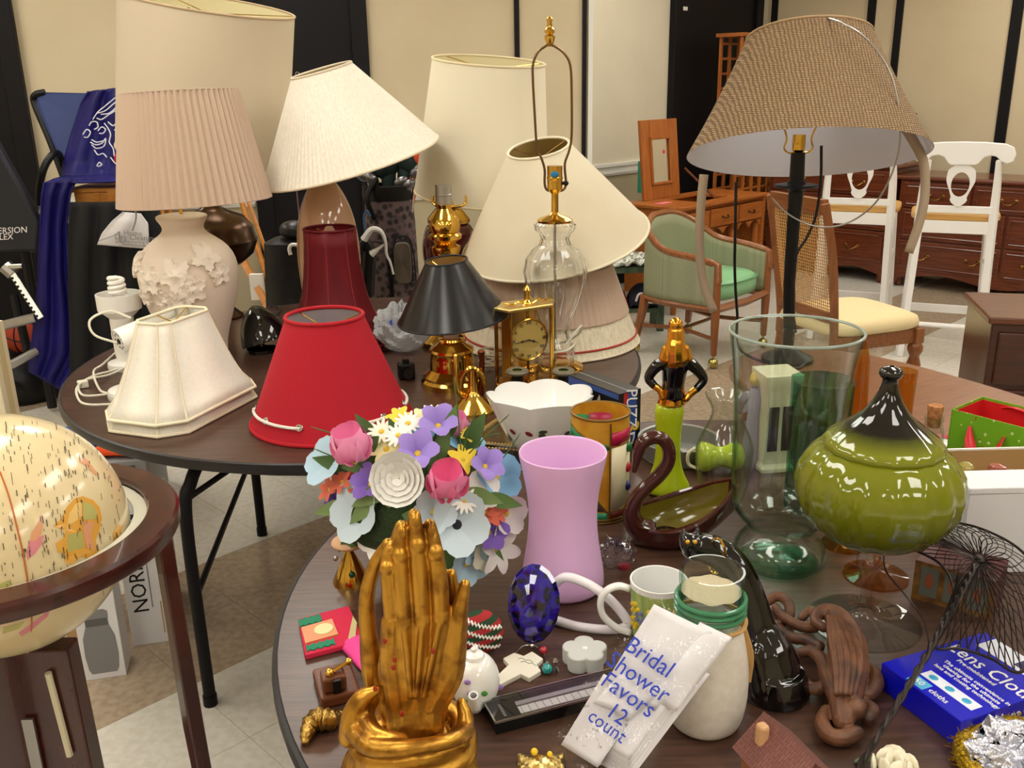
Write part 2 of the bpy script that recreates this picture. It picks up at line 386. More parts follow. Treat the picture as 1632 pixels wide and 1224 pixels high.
# ---------------------------------------------------------------- tables
TZ = .74
def round_table(name, label, cx, cy, r, legs, rz):
    t = thing(name, label, 'table', (cx, cy, 0), rz)
    g = G(); g.lathe([(0, TZ-.016), (r-.008, TZ-.016), (r-.006, TZ), (0, TZ)], 96, caps=False); g.build('table_top', m_laminate, t)
    g = G(); P = [(r-.006, TZ-.03), (r, TZ-.026), (r+.002, TZ-.014), (r, TZ-.002), (r-.006, TZ+.0006), (r-.012, TZ-.001), (r-.012, TZ-.03), (r-.006, TZ-.03)]; g.lathe(P, 96, caps=False); g.build('edge_band', m_edge, t)
    g = G(); g.shell([(r-.06, TZ-.055), (r-.06, TZ-.014)], .02, 64); g.build('apron', m_edge, t)
    for x, y in legs:
        g = G(); k = .90; g.tube(bez([(x*k, y*k, TZ-.05), (x*.96, y*.96, TZ-.1), (x, y, TZ-.2), (x, y, .02)], 6), .0165, 12); g.tube([(x, y, 0), (x, y, .03)], .019, 12)
        g.build('leg', m_blackp, t)
    for s in (-1, 1):
        g = G(); ls = [l for l in legs if l[0]*s > 0]
        if len(ls) == 2: g.tube([(*ls[0], .33), (*ls[1], .33)], .009, 8); g.tube([(ls[0][0], ls[0][1], TZ-.14), (ls[0][0]*.35, ls[0][1]*.75, TZ-.03)], .008, 8); g.build('brace', m_blackp, t)
    return t
T1 = (-.49, 2.96); T2 = (.46, 1.455); TR = .905
pl = lambda q: (q[0]-T1[0], q[1]-T1[1])
l1 = pl(at(336, 1122, 0)); l2 = pl(at(418, 852, 0))
round_table('banquet_table', 'round walnut folding table crowded with lamps and shades', T1[0], T1[1], TR, [l1, l2, (-l1[0], -l1[1]), (-l2[0], -l2[1]+.1)], 0)
round_table('banquet_table', 'nearest round walnut folding table crowded with knick-knacks and the gold hands', T2[0], T2[1], .862, [(.45, .45), (.45, -.45), (-.3, .5), (-.3, -.5)], 0)
# third table behind, tucked just below the near table's rim
m_dine = M('dining_table_wood', c(140, 92, 60), .3, col2=c(116, 72, 46), nscale=5, ndet=8, stretch=(2, 22, 2), rot=(0, 0, 1.2), ramp=(.35, .7))
t = thing('side_table', 'brown wooden table with rounded corner behind the green covered jar', 'table', (1.15, 2.62, 0), math.radians(28))
se = lambda a, A, B, n: (A*abs(math.cos(a))**(2/n)*(1 if math.cos(a) > 0 else -1), B*abs(math.sin(a))**(2/n)*(1 if math.sin(a) > 0 else -1))
poly = [se(2*pi*k/80+.001, .33, .60, 2.6) for k in range(80)]
g = G(); g.prism(poly, .65, .68); g.build('table_top', m_dine, t, bevel=.006)
g = G(); g.prism([(x*.88, y*.9) for x, y in poly], .59, .65); g.build('apron', m_dine, t)
for x in (-.22, .22):
    for y in (-.4, .4): g = G(); g.lathe([(.018, 0), (.022, .05), (.016, .09), (.026, .3), (.03, .5), (.024, .55), (.032, .57), (.032, .62)], 14, (x, y, 0)); g.build('leg', m_chair, t)
# ---------------------------------------------------------------- background furniture
def box(g, x0, x1, y0, y1, z0, z1, m=None): return g.box(((x0+x1)/2, (y0+y1)/2, (z0+z1)/2), (x1-x0, y1-y0, z1-z0), m=m)
def bx(par, name, mat, x0, x1, y0, y1, z0, z1, bevel=.004):
    g = G(); box(g, x0, x1, y0, y1, z0, z1); return g.build(name, mat, par, smooth=0, bevel=bevel)
# vanity desk (front faces -y locally, left end nearest)
q = at(1083, 331, .76)
t = thing('vanity_desk', 'orange oak vanity desk with open mirror lid behind the green armchair', 'desk', (q.x, q.y, 0), pi/4)
L_, D_, H_ = 1.12, .46, .76
g = G(); box(g, -.02, .34, -.02, D_+.02, H_-.025, H_); box(g, .34, .8, -.02, .1, H_-.025, H_); box(g, .8, L_+.02, -.02, D_+.02, H_-.025, H_); box(g, .34, .8, .4, D_+.02, H_-.025, H_)
g.build('desk_top', m_oak, t, smooth=0, bevel=.006)
bx(t, 'lid_well', m_oak, .34, .8, .1, .4, H_-.1, H_-.085)
bx(t, 'end_panel', m_oak, 0, .03, 0, D_, .12, H_-.025); bx(t, 'end_panel', m_oak, L_-.03, L_, 0, D_, .12, H_-.025)
bx(t, 'back_panel', m_oak, .03, L_-.03, D_-.02, D_, .4, H_-.025)
bx(t, 'top_rail', m_oak, .03, L_-.03, .012, .03, H_-.05, H_-.025); bx(t, 'shelf', m_oak, .03, L_-.03, .03, D_-.02, H_-.2, H_-.185)
m_pull = M('dark_drawer_pull', c(48, 36, 28), .4, .8)
for x0, x1 in ((.05, .36), (.38, .74), (.76, L_-.05)):
    d = bx(t, 'drawer', m_oak, x0, x1, -.008, .3, H_-.18, H_-.055)
    g = G(); xm = (x0+x1)/2; g.tube(bez([(xm-.035, -.01, H_-.115), (xm-.02, -.028, H_-.125), (xm+.02, -.028, H_-.125), (xm+.035, -.01, H_-.115)], 4), .004, 6); g.ell((xm-.035, -.01, H_-.115), .008); g.ell((xm+.035, -.01, H_-.115), .008); g.build('pull', m_pull, d)
    g = G(); P = [(x0, H_-.19), (x1, H_-.19)]+[(x1-(x1-x0)*k/12, H_-.19-.05*(1-abs(math.sin(pi*k/12*2))**.7)) for k in range(13)]; g.prism(P, .004, .02, plane='xz'); g.build('scalloped_apron', m_oak, t)
for x in (.04, .38, .75, L_-.04): g = G(); g.lathe([(.02, 0), (.024, .06), (.018, .12), (.026, .3), (.026, .5), (.02, .56)], 12, (x, .05, 0)); g.build('leg', m_oakv, t)
for x in (.04, L_-.04): g = G(); g.lathe([(.02, 0), (.024, .06), (.018, .12), (.026, .3), (.026, .5)], 12, (x, D_-.05, 0)); g.build('leg', m_oakv, t)
X = Matrix.Translation((.14, .40, H_)) @ Euler((math.radians(-6), 0, 0)).to_matrix().to_4x4()
lid = G(); lid.X = X
for a in ((0, .105, 0, .56), (.335, .44, 0, .56), (.105, .335, 0, .11), (.105, .335, .43, .56)): box(lid, a[0], a[1], 0, .022, a[2], a[3])
lo = lid.build('mirror_lid', m_oakv, t, smooth=0, bevel=.004)
g = G(); g.X = X
for a in ((.095, .115, .1, .44), (.325, .345, .1, .44), (.095, .345, .1, .12), (.095, .345, .42, .44)): box(g, a[0], a[1], -.012, .004, a[2], a[3])
g.build('mirror_moulding', m_oakv, lo, smooth=0, bevel=.004)
g = G(); g.X = X; box(g, .105, .335, .006, .014, .11, .43); g.build('mirror', M('mirror_glass', c(235, 235, 232), .03, 1), lo, smooth=0)
m_redtag = M('red_sticker', c(214, 60, 70), .5)
g = G(); g.X = X; g.lathe([(0, 0), (.012, 0), (.012, .001)], 16); 
for i, p in enumerate(g.v): pass
g.v = []; g.f = []; g.mi = []; g.prism([(.27+.011*math.cos(k*pi/6), .33+.014*math.sin(k*pi/6)) for k in range(12)], .002, .0055, plane='xz'); g.build('sticker', m_redtag, lo)
g = G(); g.tube([(.62, .4, H_+.2), (.74, .2, H_-.02)], .009, 8); g.build('lid_stay', m_cherryv, t)
g = G(); box(g, .06, .2, .2, .26, H_, H_+.003); g.build('paper_tag', M('pink_tag', c(232, 120, 130), .6), t)
# teal box with lettering behind the mirror lid
q = at(1018, 308, .76); P = Vector((q.x, q.y, .76))
v0 = t.matrix_basis
t2 = thing('teal_box', 'teal cardboard box with pale lettering beside the vanity mirror', 'box', (q.x+.02, q.y+.0, .761), math.radians(20))
bx(t2, 'carton', M('teal_card', c(58, 178, 148), .5), -.01, .12, 0, .05, 0, .235, .002)
text(t2, 'lettering', 'decor', .085, M('teal_print', c(190, 214, 170), .6), basis((.085, -.001, .1), (0, 0, 1), (-1, 0, 0)))
m_tpf = M('teal_print_fine', c(110, 200, 170), .6)
for k in range(3): bx(t2, 'printed_line', m_tpf, .015+k*.013, .02+k*.013, -.0008, 0, .06, .2-.03*(k % 2), 0)
# wine rack
P = Vector((1.73, 8.03, 0))
t = thing('wine_rack', 'tall orange wooden wine rack standing against the black door', 'rack', P, pi/4)
hR = 1.93; NX = 6; WX = .78
for i in range(NX+1):
    x = i*WX/NX
    for y in (-.19, 0): bx(t, 'upright', m_oakv, x-.014, x+.014, y-.01, y+.01, 0, hR-.03, .002)
for k in range(16):
    z = .12+k*.115
    g = G()
    for y in (-.19, 0): box(g, 0, WX, y-.006, y+.006, z, z+.018)
    g.build('rack_rail', m_oak, t, smooth=0)
bx(t, 'top_board', m_oak, -.04, WX+.04, -.22, .03, hR-.03, hR); bx(t, 'mid_board', m_oak, -.03, WX+.03, -.215, .02, 1.22, 1.245)
# dressers
def dresser(name, label, P, W, D, H, rows, top_over=.03):
    t = thing(name, label, 'dresser', P, -pi/4)
    bx(t, 'carcass', m_cherryv, 0, W, 0, D, .12, H-.03, .01)
    bx(t, 'dresser_top', m_cherry, -top_over, W+top_over, -top_over, D, H-.03, H, .012)
    g = G(); pts = [(0, .2), (W, .2)]+[(W-W*k/24, .12-.05*abs(math.cos(pi*k/12))**2+ (0 if 0 < k < 24 else -.12)) for k in range(25)]; g.prism(pts, -.012, 0, plane='xz'); g.build('scalloped_base', m_cherry, t)
    for x in (.05, W-.05):
        for y in (.04, D-.04): g = G(); g.lathe([(.02, 0), (.035, .03), (.025, .08), (.045, .14)], 12, (x, y, 0)); g.build('foot', m_cherry, t)
    z = H-.05; 
    for h, cols in rows:
        for k in range(cols):
            x0 = .03+k*(W-.06)/cols+.008; x1 = .03+(k+1)*(W-.06)/cols-.008
            d = bx(t, 'drawer', m_cherry, x0, x1, -.018, .02, z-h+.012, z, .006)
            g = G(); xa, xb, za, zb = x0+.03, x1-.03, z-h+.04, z-.03
            if zb-za > .02:
                P4 = [(xa, za), (xb, za), (xb, zb), (xa, zb)]
                pth = []
                for i in range(4):
                    a = P4[i]; b = P4[(i+1) % 4]
                    for s in range(6): pth.append((a[0]+(b[0]-a[0])*s/6, -.021, a[1]+(b[1]-a[1])*s/6))
                g.tube(pth, .006, 6, closed=True); g.build('drawer_moulding', m_cherry, d)
            for f in ((.5,) if x1-x0 < .5 else (.25, .75)):
                xm = x0+(x1-x0)*f; zm = z-h/2; g = G(); g.tube(bez([(xm-.05, -.022, zm+.01), (xm-.02, -.045, zm-.015), (xm+.02, -.045, zm-.015), (xm+.05, -.022, zm+.01)], 4), .005, 6); g.ell((xm-.05, -.022, zm+.01), (.018, .006, .014)); g.ell((xm+.05, -.022, zm+.01), (.018, .006, .014)); g.build('pull', m_brassd, d)
        z -= h
    return t
dresser('long_dresser', 'long cherry dresser behind the right white bar stool', (3.02, 7.36, 0), 1.6, .5, .86, [(.2, 3), (.24, 2), (.24, 2)])
dresser('tall_chest', 'taller cherry chest of drawers behind the left white bar stool', (2.22, 8.16, 0), 1.08, .5, .93, [(.2, 2), (.27, 1), (.27, 1)])
P = Vector((2.76, 8.0, .931)); t = thing('cabinet_hutch', 'narrow cherry cabinet standing on the taller chest near black wall strips', 'cabinet', P, -pi/4)
bx(t, 'carcass', m_cherryv, 0, .44, 0, .3, 0, .34); bx(t, 'cabinet_top', m_cherry, -.03, .47, -.03, .31, .34, .365); bx(t, 'cabinet_door', m_cherryv, .02, .42, -.016, 0, .02, .32)
# white bar stools
m_seat = wood('butcher_block', c(214, 170, 100), c(190, 140, 74), .35, 0, 3)
def stool(P, rz, label):
    t = thing('bar_stool', label, 'bar stool', P, rz)
    HS, W, D = .80, .40, .40
    # local: front is -y; back posts at +y
    for s in (-1, 1):
        g = G(); pts = bez([(s*.215, .25, 0), (s*.2, .215, .4), (s*.19, .2, HS), (s*.185, .215, HS+.2), (s*.175, .245, HS+.34)], 6)
        g.tube(pts, lerps([.026, .026, .028, .024, .018], len(pts)), 4); g.build('back_leg', m_white, t, bevel=.003)
        g = G(); g.tube([(s*.225, -.24, 0), (s*.19, -.18, HS-.03)], [.022, .026], 4); g.build('front_leg', m_white, t, bevel=.003)
        for z in (.3, .5): g = G(); k = z/HS; g.tube([(s*(.215-.025*k), .24-.035*k, z+.02), (s*(.222-.03*k), -.235+.05*k, z+.02)], .011, 8); g.build('side_rung', m_white, t)
    g = G(); g.tube([(-.213, .235, .2), (.213, .235, .2)], .014, 8); g.build('back_rung', m_white, t)
    g = G(); g.box((0, -.222, .2), (.42, .022, .05)); g.build('front_rung', m_white, t, smooth=0, bevel=.003)
    g = G()
    g.box((0, .2, HS-.035), (.38, .024, .07)); g.box((0, -.18, HS-.035), (.38, .024, .07)); g.box((-.19, 0, HS-.035), (.024, .38, .07)); g.box((.19, 0, HS-.035), (.024, .38, .07))
    g.build('seat_apron', m_white, t, smooth=0, bevel=.003)
    g = G(); poly = [se(2*pi*k/48, .235, .225, 5) for k in range(48)]; g.prism([(x, y-.02) for x, y in poly], HS, HS+.032); g.build('seat', m_seat, t, bevel=.008)
    g = G(); g.box((0, .208, HS+.065), (.36, .022, .04)); g.build('lower_back_rail', m_white, t, smooth=0, bevel=.003)
    # crest rail
    out = [(-.245, .335), (-.255, .375), (-.24, .41), (-.2, .428), (-.1, .436), (0, .438), (.1, .436), (.2, .428), (.24, .41), (.255, .375), (.245, .335), (.215, .322), (.185, .335), (.16, .36), (.13, .365), (.1, .355), (.075, .32), (.06, .312), (-.06, .312), (-.075, .32), (-.1, .355), (-.13, .365), (-.16, .36), (-.185, .335), (-.215, .322)]
    g = G(); g.prism([(x, z+HS) for x, z in out], .232, .258, plane='xz'); g.build('crest_rail', m_white, t, bevel=.005)
    # splat with oval opening: ring strip
    oz = HS+.205; inner = [(.047*math.cos(a), oz+.068*math.sin(a)) for a in [2*pi*k/40 for k in range(40)]]
    def outw(z):
        zz = (z-(HS+.085))/.235; return lerps([.052, .04, .056, .075, .07, .05], 60)[max(0, min(59, int(zz*59)))]
    outer = []
    for k in range(40):
        a = 2*pi*k/40; z = oz+.12*math.sin(a) if abs(math.sin(a)) > .6 else oz+.09*math.sin(a)/.6*.8
        wv = outw(z); outer.append((wv*math.cos(a)/max(abs(math.cos(a)), abs(math.sin(a))*.9), z))
    outer = [(x, min(max(z, HS+.085), HS+.325)) for x, z in outer]
    g = G(); vs = []; 
    for y in (.214, .232):
        vs += [(x, y+(z-HS)*.09-.01, z) for x, z in outer]+[(x, y+(z-HS)*.09-.01, z) for x, z in inner]
    fs = []
    for k in range(40):
        k2 = (k+1) % 40; fs += [(k, k2, 40+k2, 40+k), (80+k2, 80+k, 120+k, 120+k2), (k2, k, 80+k, 80+k2), (40+k, 40+k2, 120+k2, 120+k)]
    g.add(vs, fs); g.build('splat', m_white, t, smooth=40)
    return t
b_ = at(1560, 578, 0); wd = Vector((.92, -.39)); fd = Vector((.39, .92)); a_st = math.atan2(.39, -.92)
cst = (b_.x-.215*wd.x+.25*fd.x, b_.y-.215*wd.y+.25*fd.y, 0)
stool(cst, a_st, 'white bar stool with oval splat, right one, facing the long dresser')
stool((cst[0]-.40, cst[1]+.42, 0), a_st-.03, 'white bar stool with back partly behind the woven lampshade')
# green barrel armchair
m_green = weave('sage_upholstery', c(142, 146, 116), c(156, 158, 128), 90, 90, .9, .2)
m_mint = M('mint_vinyl', c(136, 190, 142), .3, bump=(20, .1, .004))
P = at(1128, 578, .03); t = thing('armchair', 'sage green barrel armchair with mint seat and brass casters', 'armchair', (P.x+.02, P.y+.39, 0), math.radians(47))
W2, F2, B2 = .29, -.28, .27
def backcurve(a):   # a 0..1 from right front round the back to left front
    ang = -pi*.08+a*pi*1.16; x = .30*math.cos(ang); y = .02+.29*math.sin(ang)
    if a < .12 or a > .88: pass
    return x, y
def topz(a):
    k = abs(a-.5)*2; return .64 if k > .72 else .64+(1-(k/.72)**2.2)*.17 if k > .0 else .81
path = [(-W2, F2)]+[(-.30, -.12), (-.295, .08), (-.25, .22), (-.13, .285), (0, .30), (.13, .285), (.25, .22), (.295, .08), (.30, -.12)]+[(W2, F2)]
zt = [.60, .625, .65, .74, .80, .81, .80, .74, .65, .625, .60]
pc = bez([(x, y, z) for (x, y), z in zip(path, zt)], 6)
g = G(); g.tube([(-W2-.005, F2-.01, .50)]+pc+[(W2+.005, F2-.01, .50)], .021, 10); g.build('top_rail', m_chairh, t)
def shellf(u, v):
    i = u*(len(pc)-1); k = min(int(i), len(pc)-2); p = pc[k].lerp(pc[k+1], i-k); z0 = .36; return (p.x*.99, p.y*.99, z0+(p.z-.01-z0)*v)
g = G(); g.grid(shellf, 61, 8); g.build('upholstered_back', m_green, t, solid=.035)
g = G(); g.tube([(p.x, p.y, .345) for p in pc]+[(0, F2-.03, .345)], .026, 4, closed=True); g.build('seat_frame', m_chairh, t, bevel=.003)
g = G()
def cush(u, v):
    a = 2*pi*u; x, y = se(a, .265, .275, 3.4); k = [0, .9, .99, 1, .99, .9, 0][int(v*6+.5)]; z = [.37, .37, .385, .43, .47, .49, .505][int(v*6+.5)]; return (x*k, (y-.02)*k, z)
g.grid(cush, 48, 7, closeu=True); o = g.build('seat_cushion', m_mint, t, smooth=180)
g = G(); g.tube([(se(2*pi*k/48, .267, .277, 3.4)[0], se(2*pi*k/48, .267, .277, 3.4)[1]-.02, .47) for k in range(48)], .004, 6, closed=True); g.build('piping', M('mint_piping', c(96, 150, 108), .4), o)
cas = M('brass_caster', c(190, 178, 110), .15, 1)
for x, y, bk in ((-W2, F2, 0), (W2, F2, 0), (-.26, .23, 1), (.26, .23, 1)):
    g = G(); top = .6 if not bk else .36
    g.tube([(x*(1.0 if not bk else 1.12), y*(1 if not bk else 1.14), .075), (x, y, .3), (x, y, top)], [.022, .03, .026], 4); l_ = g.build('leg', m_chair, t, bevel=.004)
    xx, yy = x*(1.0 if not bk else 1.12), y*(1 if not bk else 1.14)
    g = G(); g.ell((xx, yy, .03), .03, 14, 10); g.tube([(xx, yy, .04), (xx, yy, .08)], .008, 8); g.build('caster', cas, t)
g = G(); g.tube(bez([(-W2, F2, .17), (-.2, 0, .17), (-.27, .24, .17)], 6), .013, 4); g.tube(bez([(W2, F2, .17), (.2, 0, .17), (.27, .24, .17)], 6), .013, 4); g.tube([(-.23, 0, .17), (.23, 0, .17)], .012, 4); g.build('stretcher', m_chairh, t)
# cane-back side chair
m_cane = M('cane_weave', c(196, 150, 88), .6)
m_cush = M('ivory_suede', c(232, 212, 164), .9, col2=c(220, 188, 132), nscale=5, ramp=(.55, .85), bump=(60, .1))
P = at(1462, 574, .0); t = thing('dining_chair', 'wooden side chair with woven cane back and ivory suede seat', 'chair', (1.63, 4.47, 0), math.radians(110))
SH = .44
for s in (-1, 1):
    g = G(); g.lathe([(.017, 0), (.024, .04), (.018, .08), (.03, .16), (.034, .26), (.022, .3), (.036, .33), (.036, .35), (.024, .37)], 16, (s*.22, -.25, 0)); g.box((s*.22, -.25, .405), (.05, .05, .075)); g.build('front_leg', m_chair, t, bevel=.003)
    g = G(); pts = bez([(s*.21, .27, 0), (s*.2, .23, .25), (s*.2, .22, .45), (s*.21, .27, .8), (s*.2, .33, 1.06)], 6); g.tube(pts, .026, 4); g.build('back_post', m_chair, t, bevel=.004)
    g = G(); g.box((s*.215, 0, .405), (.03, .46, .07)); g.build('side_apron', m_chairh, t, smooth=0, bevel=.003)
g = G(); g.box((0, -.25, .405), (.42, .03, .07)); g.build('front_apron', m_chairh, t, smooth=0, bevel=.003)
g = G(); g.box((0, .235, .53), (.4, .026, .045)); g.build('back_rail', m_chairh, t, smooth=0, bevel=.004)
g = G(); g.box((0, .325, 1.04), (.4, .03, .07)); g.build('crest_rail', m_chairh, t, smooth=0, bevel=.004)
g = G()
for k in range(25):
    x = -.18+.36*k/24; g.box((x, .278, .785), (.004, .003, .48), (-.19, 0, 0))
for k in range(32):
    z = .55+.47*k/31; g.box((0, .278+(z-.785)*.19, z), (.38, .003, .004))
g.build('cane_panel', m_cane, t, smooth=0)
g = G()
def cu2(u, v):
    a = 2*pi*u; x, y = se(a, .25, .275, 5); i = int(v*6+.5); k = [0, .93, .99, 1, .97, .85, 0][i]; z = [.44, .44, .45, .47, .495, .51, .52][i]; return (x*k, (y-.02)*k, z)
g.grid(cu2, 48, 7, closeu=True); g.build('seat_cushion', m_cush, t, smooth=180)
# dark chest at right edge
m_chest = wood('dark_chest_wood', c(74, 34, 22), c(52, 24, 18), .3, 0, 4, coat=.2)
q = at(1577, 506, .76); t = thing('storage_chest', 'dark brown wooden chest at right edge of the picture', 'chest', (q.x, q.y, 0), math.radians(-14))
bx(t, 'body', m_chest, .015, .8, .015, .42, .04, .735, .006); bx(t, 'lid', wood('chest_lid_wood', c(108, 60, 36), c(82, 44, 28), .3, 0, 4), 0, .82, 0, .44, .735, .76, .006)
for k in range(3): d = bx(t, 'drawer_front', m_chest, .04, .78, .003, .02, .08+k*.215, .275+k*.215, .006); g = G(); g.ell((.4, -.01, .18+k*.215), .016); g.build('knob', m_brassd, d)
for x in (.05, .75): bx(t, 'foot', m_chest, x-.03, x+.03, .02, .4, 0, .04)
# green bench with silver cloth
q = at(1005, 448, .4); m_gb = M('green_paint', c(58, 78, 60), .6, col2=c(90, 104, 84), nscale=14)
t = thing('wooden_bench', 'chipped green wooden bench left of the green armchair', 'bench', (.92, 6.15, 0), math.radians(4))
for a in ((-.5, .1, -.14, .14, .4, .44), (-.46, .06, -.12, .12, .13, .16)): bx(t, 'plank', m_gb, *a)
for x in (-.44, .06): 
    for y in (-.1, .1): bx(t, 'leg', m_gb, x-.022, x+.022, y-.02, y+.02, 0, .4)
m_lame = M('silver_lame', c(190, 194, 186), .25, .8, bump=(60, 1, .01))
g = G(); g.grid(lambda u, v: (.92-.48+u*.58, 6.15-.17+v*.33, .447+.035*abs(math.sin(u*23+v*5)*math.sin(v*17+u*7))+.03*math.sin(pi*u)*math.sin(pi*v)), 40, 24); tag(g.build('folded_cloth', m_lame, solid=.012), 'crumpled silver cloth lying on the green bench', 'cloth')
for px, col, lab in ((.68, (170, 26, 40), 'red folded garment on the lower shelf of the green bench'), (.87, (28, 30, 52), 'navy folded garment with white piping on the bench shelf')):
    t = thing('folded_garment', lab, 'clothing', (px, 6.12, .161)); g = G(); g.grid(lambda u, v: (-.09+.18*u, -.1+.2*v, .012+.12*(math.sin(pi*u)*math.sin(pi*v))**.4+.012*math.sin(9*u+7*v)), 16, 16); g.build('cloth', M('garment', c(*col), .8), t, solid=.012, smooth=180)
    if col[2] > 45: g = G(); g.tube(bez([(-.05, -.1, .05), (-.03, -.108, .1), (.02, -.108, .09), (.01, -.108, .05), (.06, -.106, .04)], 5), .008, 6); g.build('piping', m_white, t)
# ---------------------------------------------------------------- lamps and shades on the far table
def shade(par, A, B, rt, rb, mat, name='shade', lining=None, pleat=0, amp=0, bell=0, trim=None, tr=.003, rows=12, seg=72, top_trim=True, bot_trim=True, spider=m_brass, thick=.0015):
    A, B = Vector(A), Vector(B); X = axis_m(B, A); H = (A-B).length
    def r(v): return rb+(rt-rb)*v-bell*math.sin(pi*v)*(1-.35*v)
    prof = [(r(i/(rows-1)), H*i/(rows-1)) for i in range(rows)]
    g = G(); g.X = X
    if pleat: seg = pleat*4; fl = lambda a, i: 1+amp*math.cos(a*pleat)
    else: fl = None
    g.lathe(prof, seg, flute=fl, caps=False); o = g.build(name, mat, par, smooth=60 if not pleat else 80)
    g = G(); g.X = X; g.lathe([(q-thick-(amp*q if pleat else 0), z) for q, z in prof], 64, caps=False); g.build('lining', lining or mat, o, smooth=60)
    for on, q, z in ((bot_trim, rb, 0), (top_trim, rt, H)):
        if on:
            g = G(); g.X = X; g.tube([(q*math.cos(2*pi*k/64), q*math.sin(2*pi*k/64), z) for k in range(64)], tr, 8, closed=True); g.build('rim_trim', trim or mat, o)
    if spider:
        g = G(); g.X = X
        for k in range(3): a = 2*pi*k/3+.4; g.tube([(rt*.98*math.cos(a), rt*.98*math.sin(a), H-.004), (.012*math.cos(a), .012*math.sin(a), H-.03)], .0016, 6)
        g.tube([(.014*math.cos(2*pi*k/16), .014*math.sin(2*pi*k/16), H-.03) for k in range(16)], .0025, 6, closed=True)
        g.build('spider', spider, o)
    return o
m_linen = weave('linen_cloth', c(210, 196, 172), c(220, 206, 182), 160, 160, .9, .2)
m_creamsh = weave('cream_linen', c(230, 222, 198), c(236, 228, 205), 200, 200, .9, .15)
m_pleat = M('rose_beige_pleats', c(200, 176, 156), .85)
m_ivory = M('ivory_pleats', c(242, 237, 224), .85, col2=c(232, 225, 208), nscale=30, stretch=(6, 6, .4))
m_gold_lin = M('gold_foil_lining', c(200, 172, 96), .45, .3)
m_crm_lin = M('cream_lining', c(232, 222, 180), .7)
Q = lambda px, py, Y, P: aty(px, py, Y)-P
def lamp_pole(par, P, z0, z1, r=.006, mat=None, x=0, y=0):
    g = G(); g.tube([(x, y, z0), (x, y, z1)], r, 10); return g.build('stem', mat or m_brass, par)
def socket(par, z, mat=None, r=.016, h=.06, x=0, y=0):
    g = G(); g.lathe([(r*.6, z), (r, z+h*.15), (r, z+h*.5), (r*1.06, z+h*.52), (r*1.06, z+h*.58), (r, z+h*.6), (r, z+h), (r*.7, z+h)], 20, (x, y, 0)); return g.build('socket', mat or m_brass, par)
# 1 linen drum lamp with bronze urn
P = at(356, 505, TZ); Y = P.y; F = Fr(0, 0, 0, P)
t = thing('table_lamp', 'bronze urn lamp with very tall beige linen drum shade', 'lamp', P)
m_bronze = M('dark_bronze', c(60, 40, 26), .25, .7, col2=c(84, 58, 36), nscale=6)
g = G(); g.lathe(F.prof([(505, 32), (502, 32), (497, 26), (490, 18), (470, 16), (440, 17), (428, 22), (420, 40), (405, 58), (388, 65), (383, 67), (379, 65), (362, 62), (345, 48), (336, 26), (330, 16), (322, 12)]), 40); g.build('urn', m_bronze, t)
lamp_pole(t, P, zfor(P, 325)-TZ, zfor(P, 12)-TZ, .005, m_bronze)
shade(t, Q(332, 6, Y-.06, P), Q(325, 243, Y-.0, P), 120*F.k, 124*F.k, m_linen, lining=m_crm_lin, trim=M('linen_tape', c(196, 172, 140), .9), tr=.004)
# 2 ivory leaf vase lamp
P = at(318, 578, TZ); Y = P.y; F = Fr(0, 0, 0, P)
m_bisque = M('bisque_ceramic', c(226, 210, 194), .6, bump=(90, .15))
t = thing('table_lamp', 'ivory ceramic lamp with raised leaves and rose-beige pleated shade', 'lamp', P)
vp = F.prof([(578, 44), (574, 46), (545, 46), (510, 58), (480, 69), (450, 77), (425, 78), (405, 73), (388, 60), (374, 38), (366, 31), (358, 32), (348, 40), (343, 40), (341, 34)]); vp = [(r, z) for r, z in vp]
g = G(); g.lathe(vp, 48); body = g.build('vase', m_bisque, t, sub=1, smooth=180)
def vr(z):
    for (r0, z0), (r1, z1) in zip(vp, vp[1:]):
        if z0 <= z <= z1 and z1 > z0: return r0+(r1-r0)*(z-z0)/(z1-z0)
    return vp[5][0]
leafp = []
for k in range(40):
    a = 2*pi*k/40; leafp.append((a, .5+.38*abs(math.cos(2.5*a))**1.3+.10*math.cos(20*a)*.6))
for px, py, sz, ro in ((283, 432, 27, .3), (325, 424, 30, -.4), (345, 448, 24, -1.9), (362, 400, 24, 1.0), (256, 412, 22, 2.2), (305, 465, 19, 3.1), (379, 428, 20, -.8), (270, 460, 17, 1.6), (330, 458, 22, 2.6)):
    z0 = zfor(P, py)-TZ; r0 = vr(z0); a0 = math.asin(max(-1, min(1, (px-318)*F.k/r0))); R_ = sz*F.k
    def LP(a, rr, h): 
        u, v = rr*math.cos(a+ro)*R_, rr*math.sin(a+ro)*R_; z = z0+v; q = vr(z)+h; an = a0+u/r0; return (q*math.sin(an), -q*math.cos(an), z)
    rings = [[LP(a, rr*s, h) for a, rr in leafp] for s, h in ((1.03, -.002), (1.0, .011), (.8, .009), (.5, .006), (.25, .010), (.02, .014))]
    g = G(); g.loft(rings, caps=False); g.build('leaf', M('bisque_leaf', c(232, 220, 206), .55) if 'bisque_leaf' not in MATS else MATS['bisque_leaf'], t, smooth=50)
lamp_pole(t, P, zfor(P, 343)-TZ, zfor(P, 150)-TZ, .006)
shade(t, Q(286, 147, Y+.01, P), Q(312, 322, Y, P), 84*F.k, 111*F.k, m_pleat, lining=m_crm_lin, pleat=62, amp=.022, trim=M('pleat_edge', c(190, 164, 144), .85), tr=.0015)
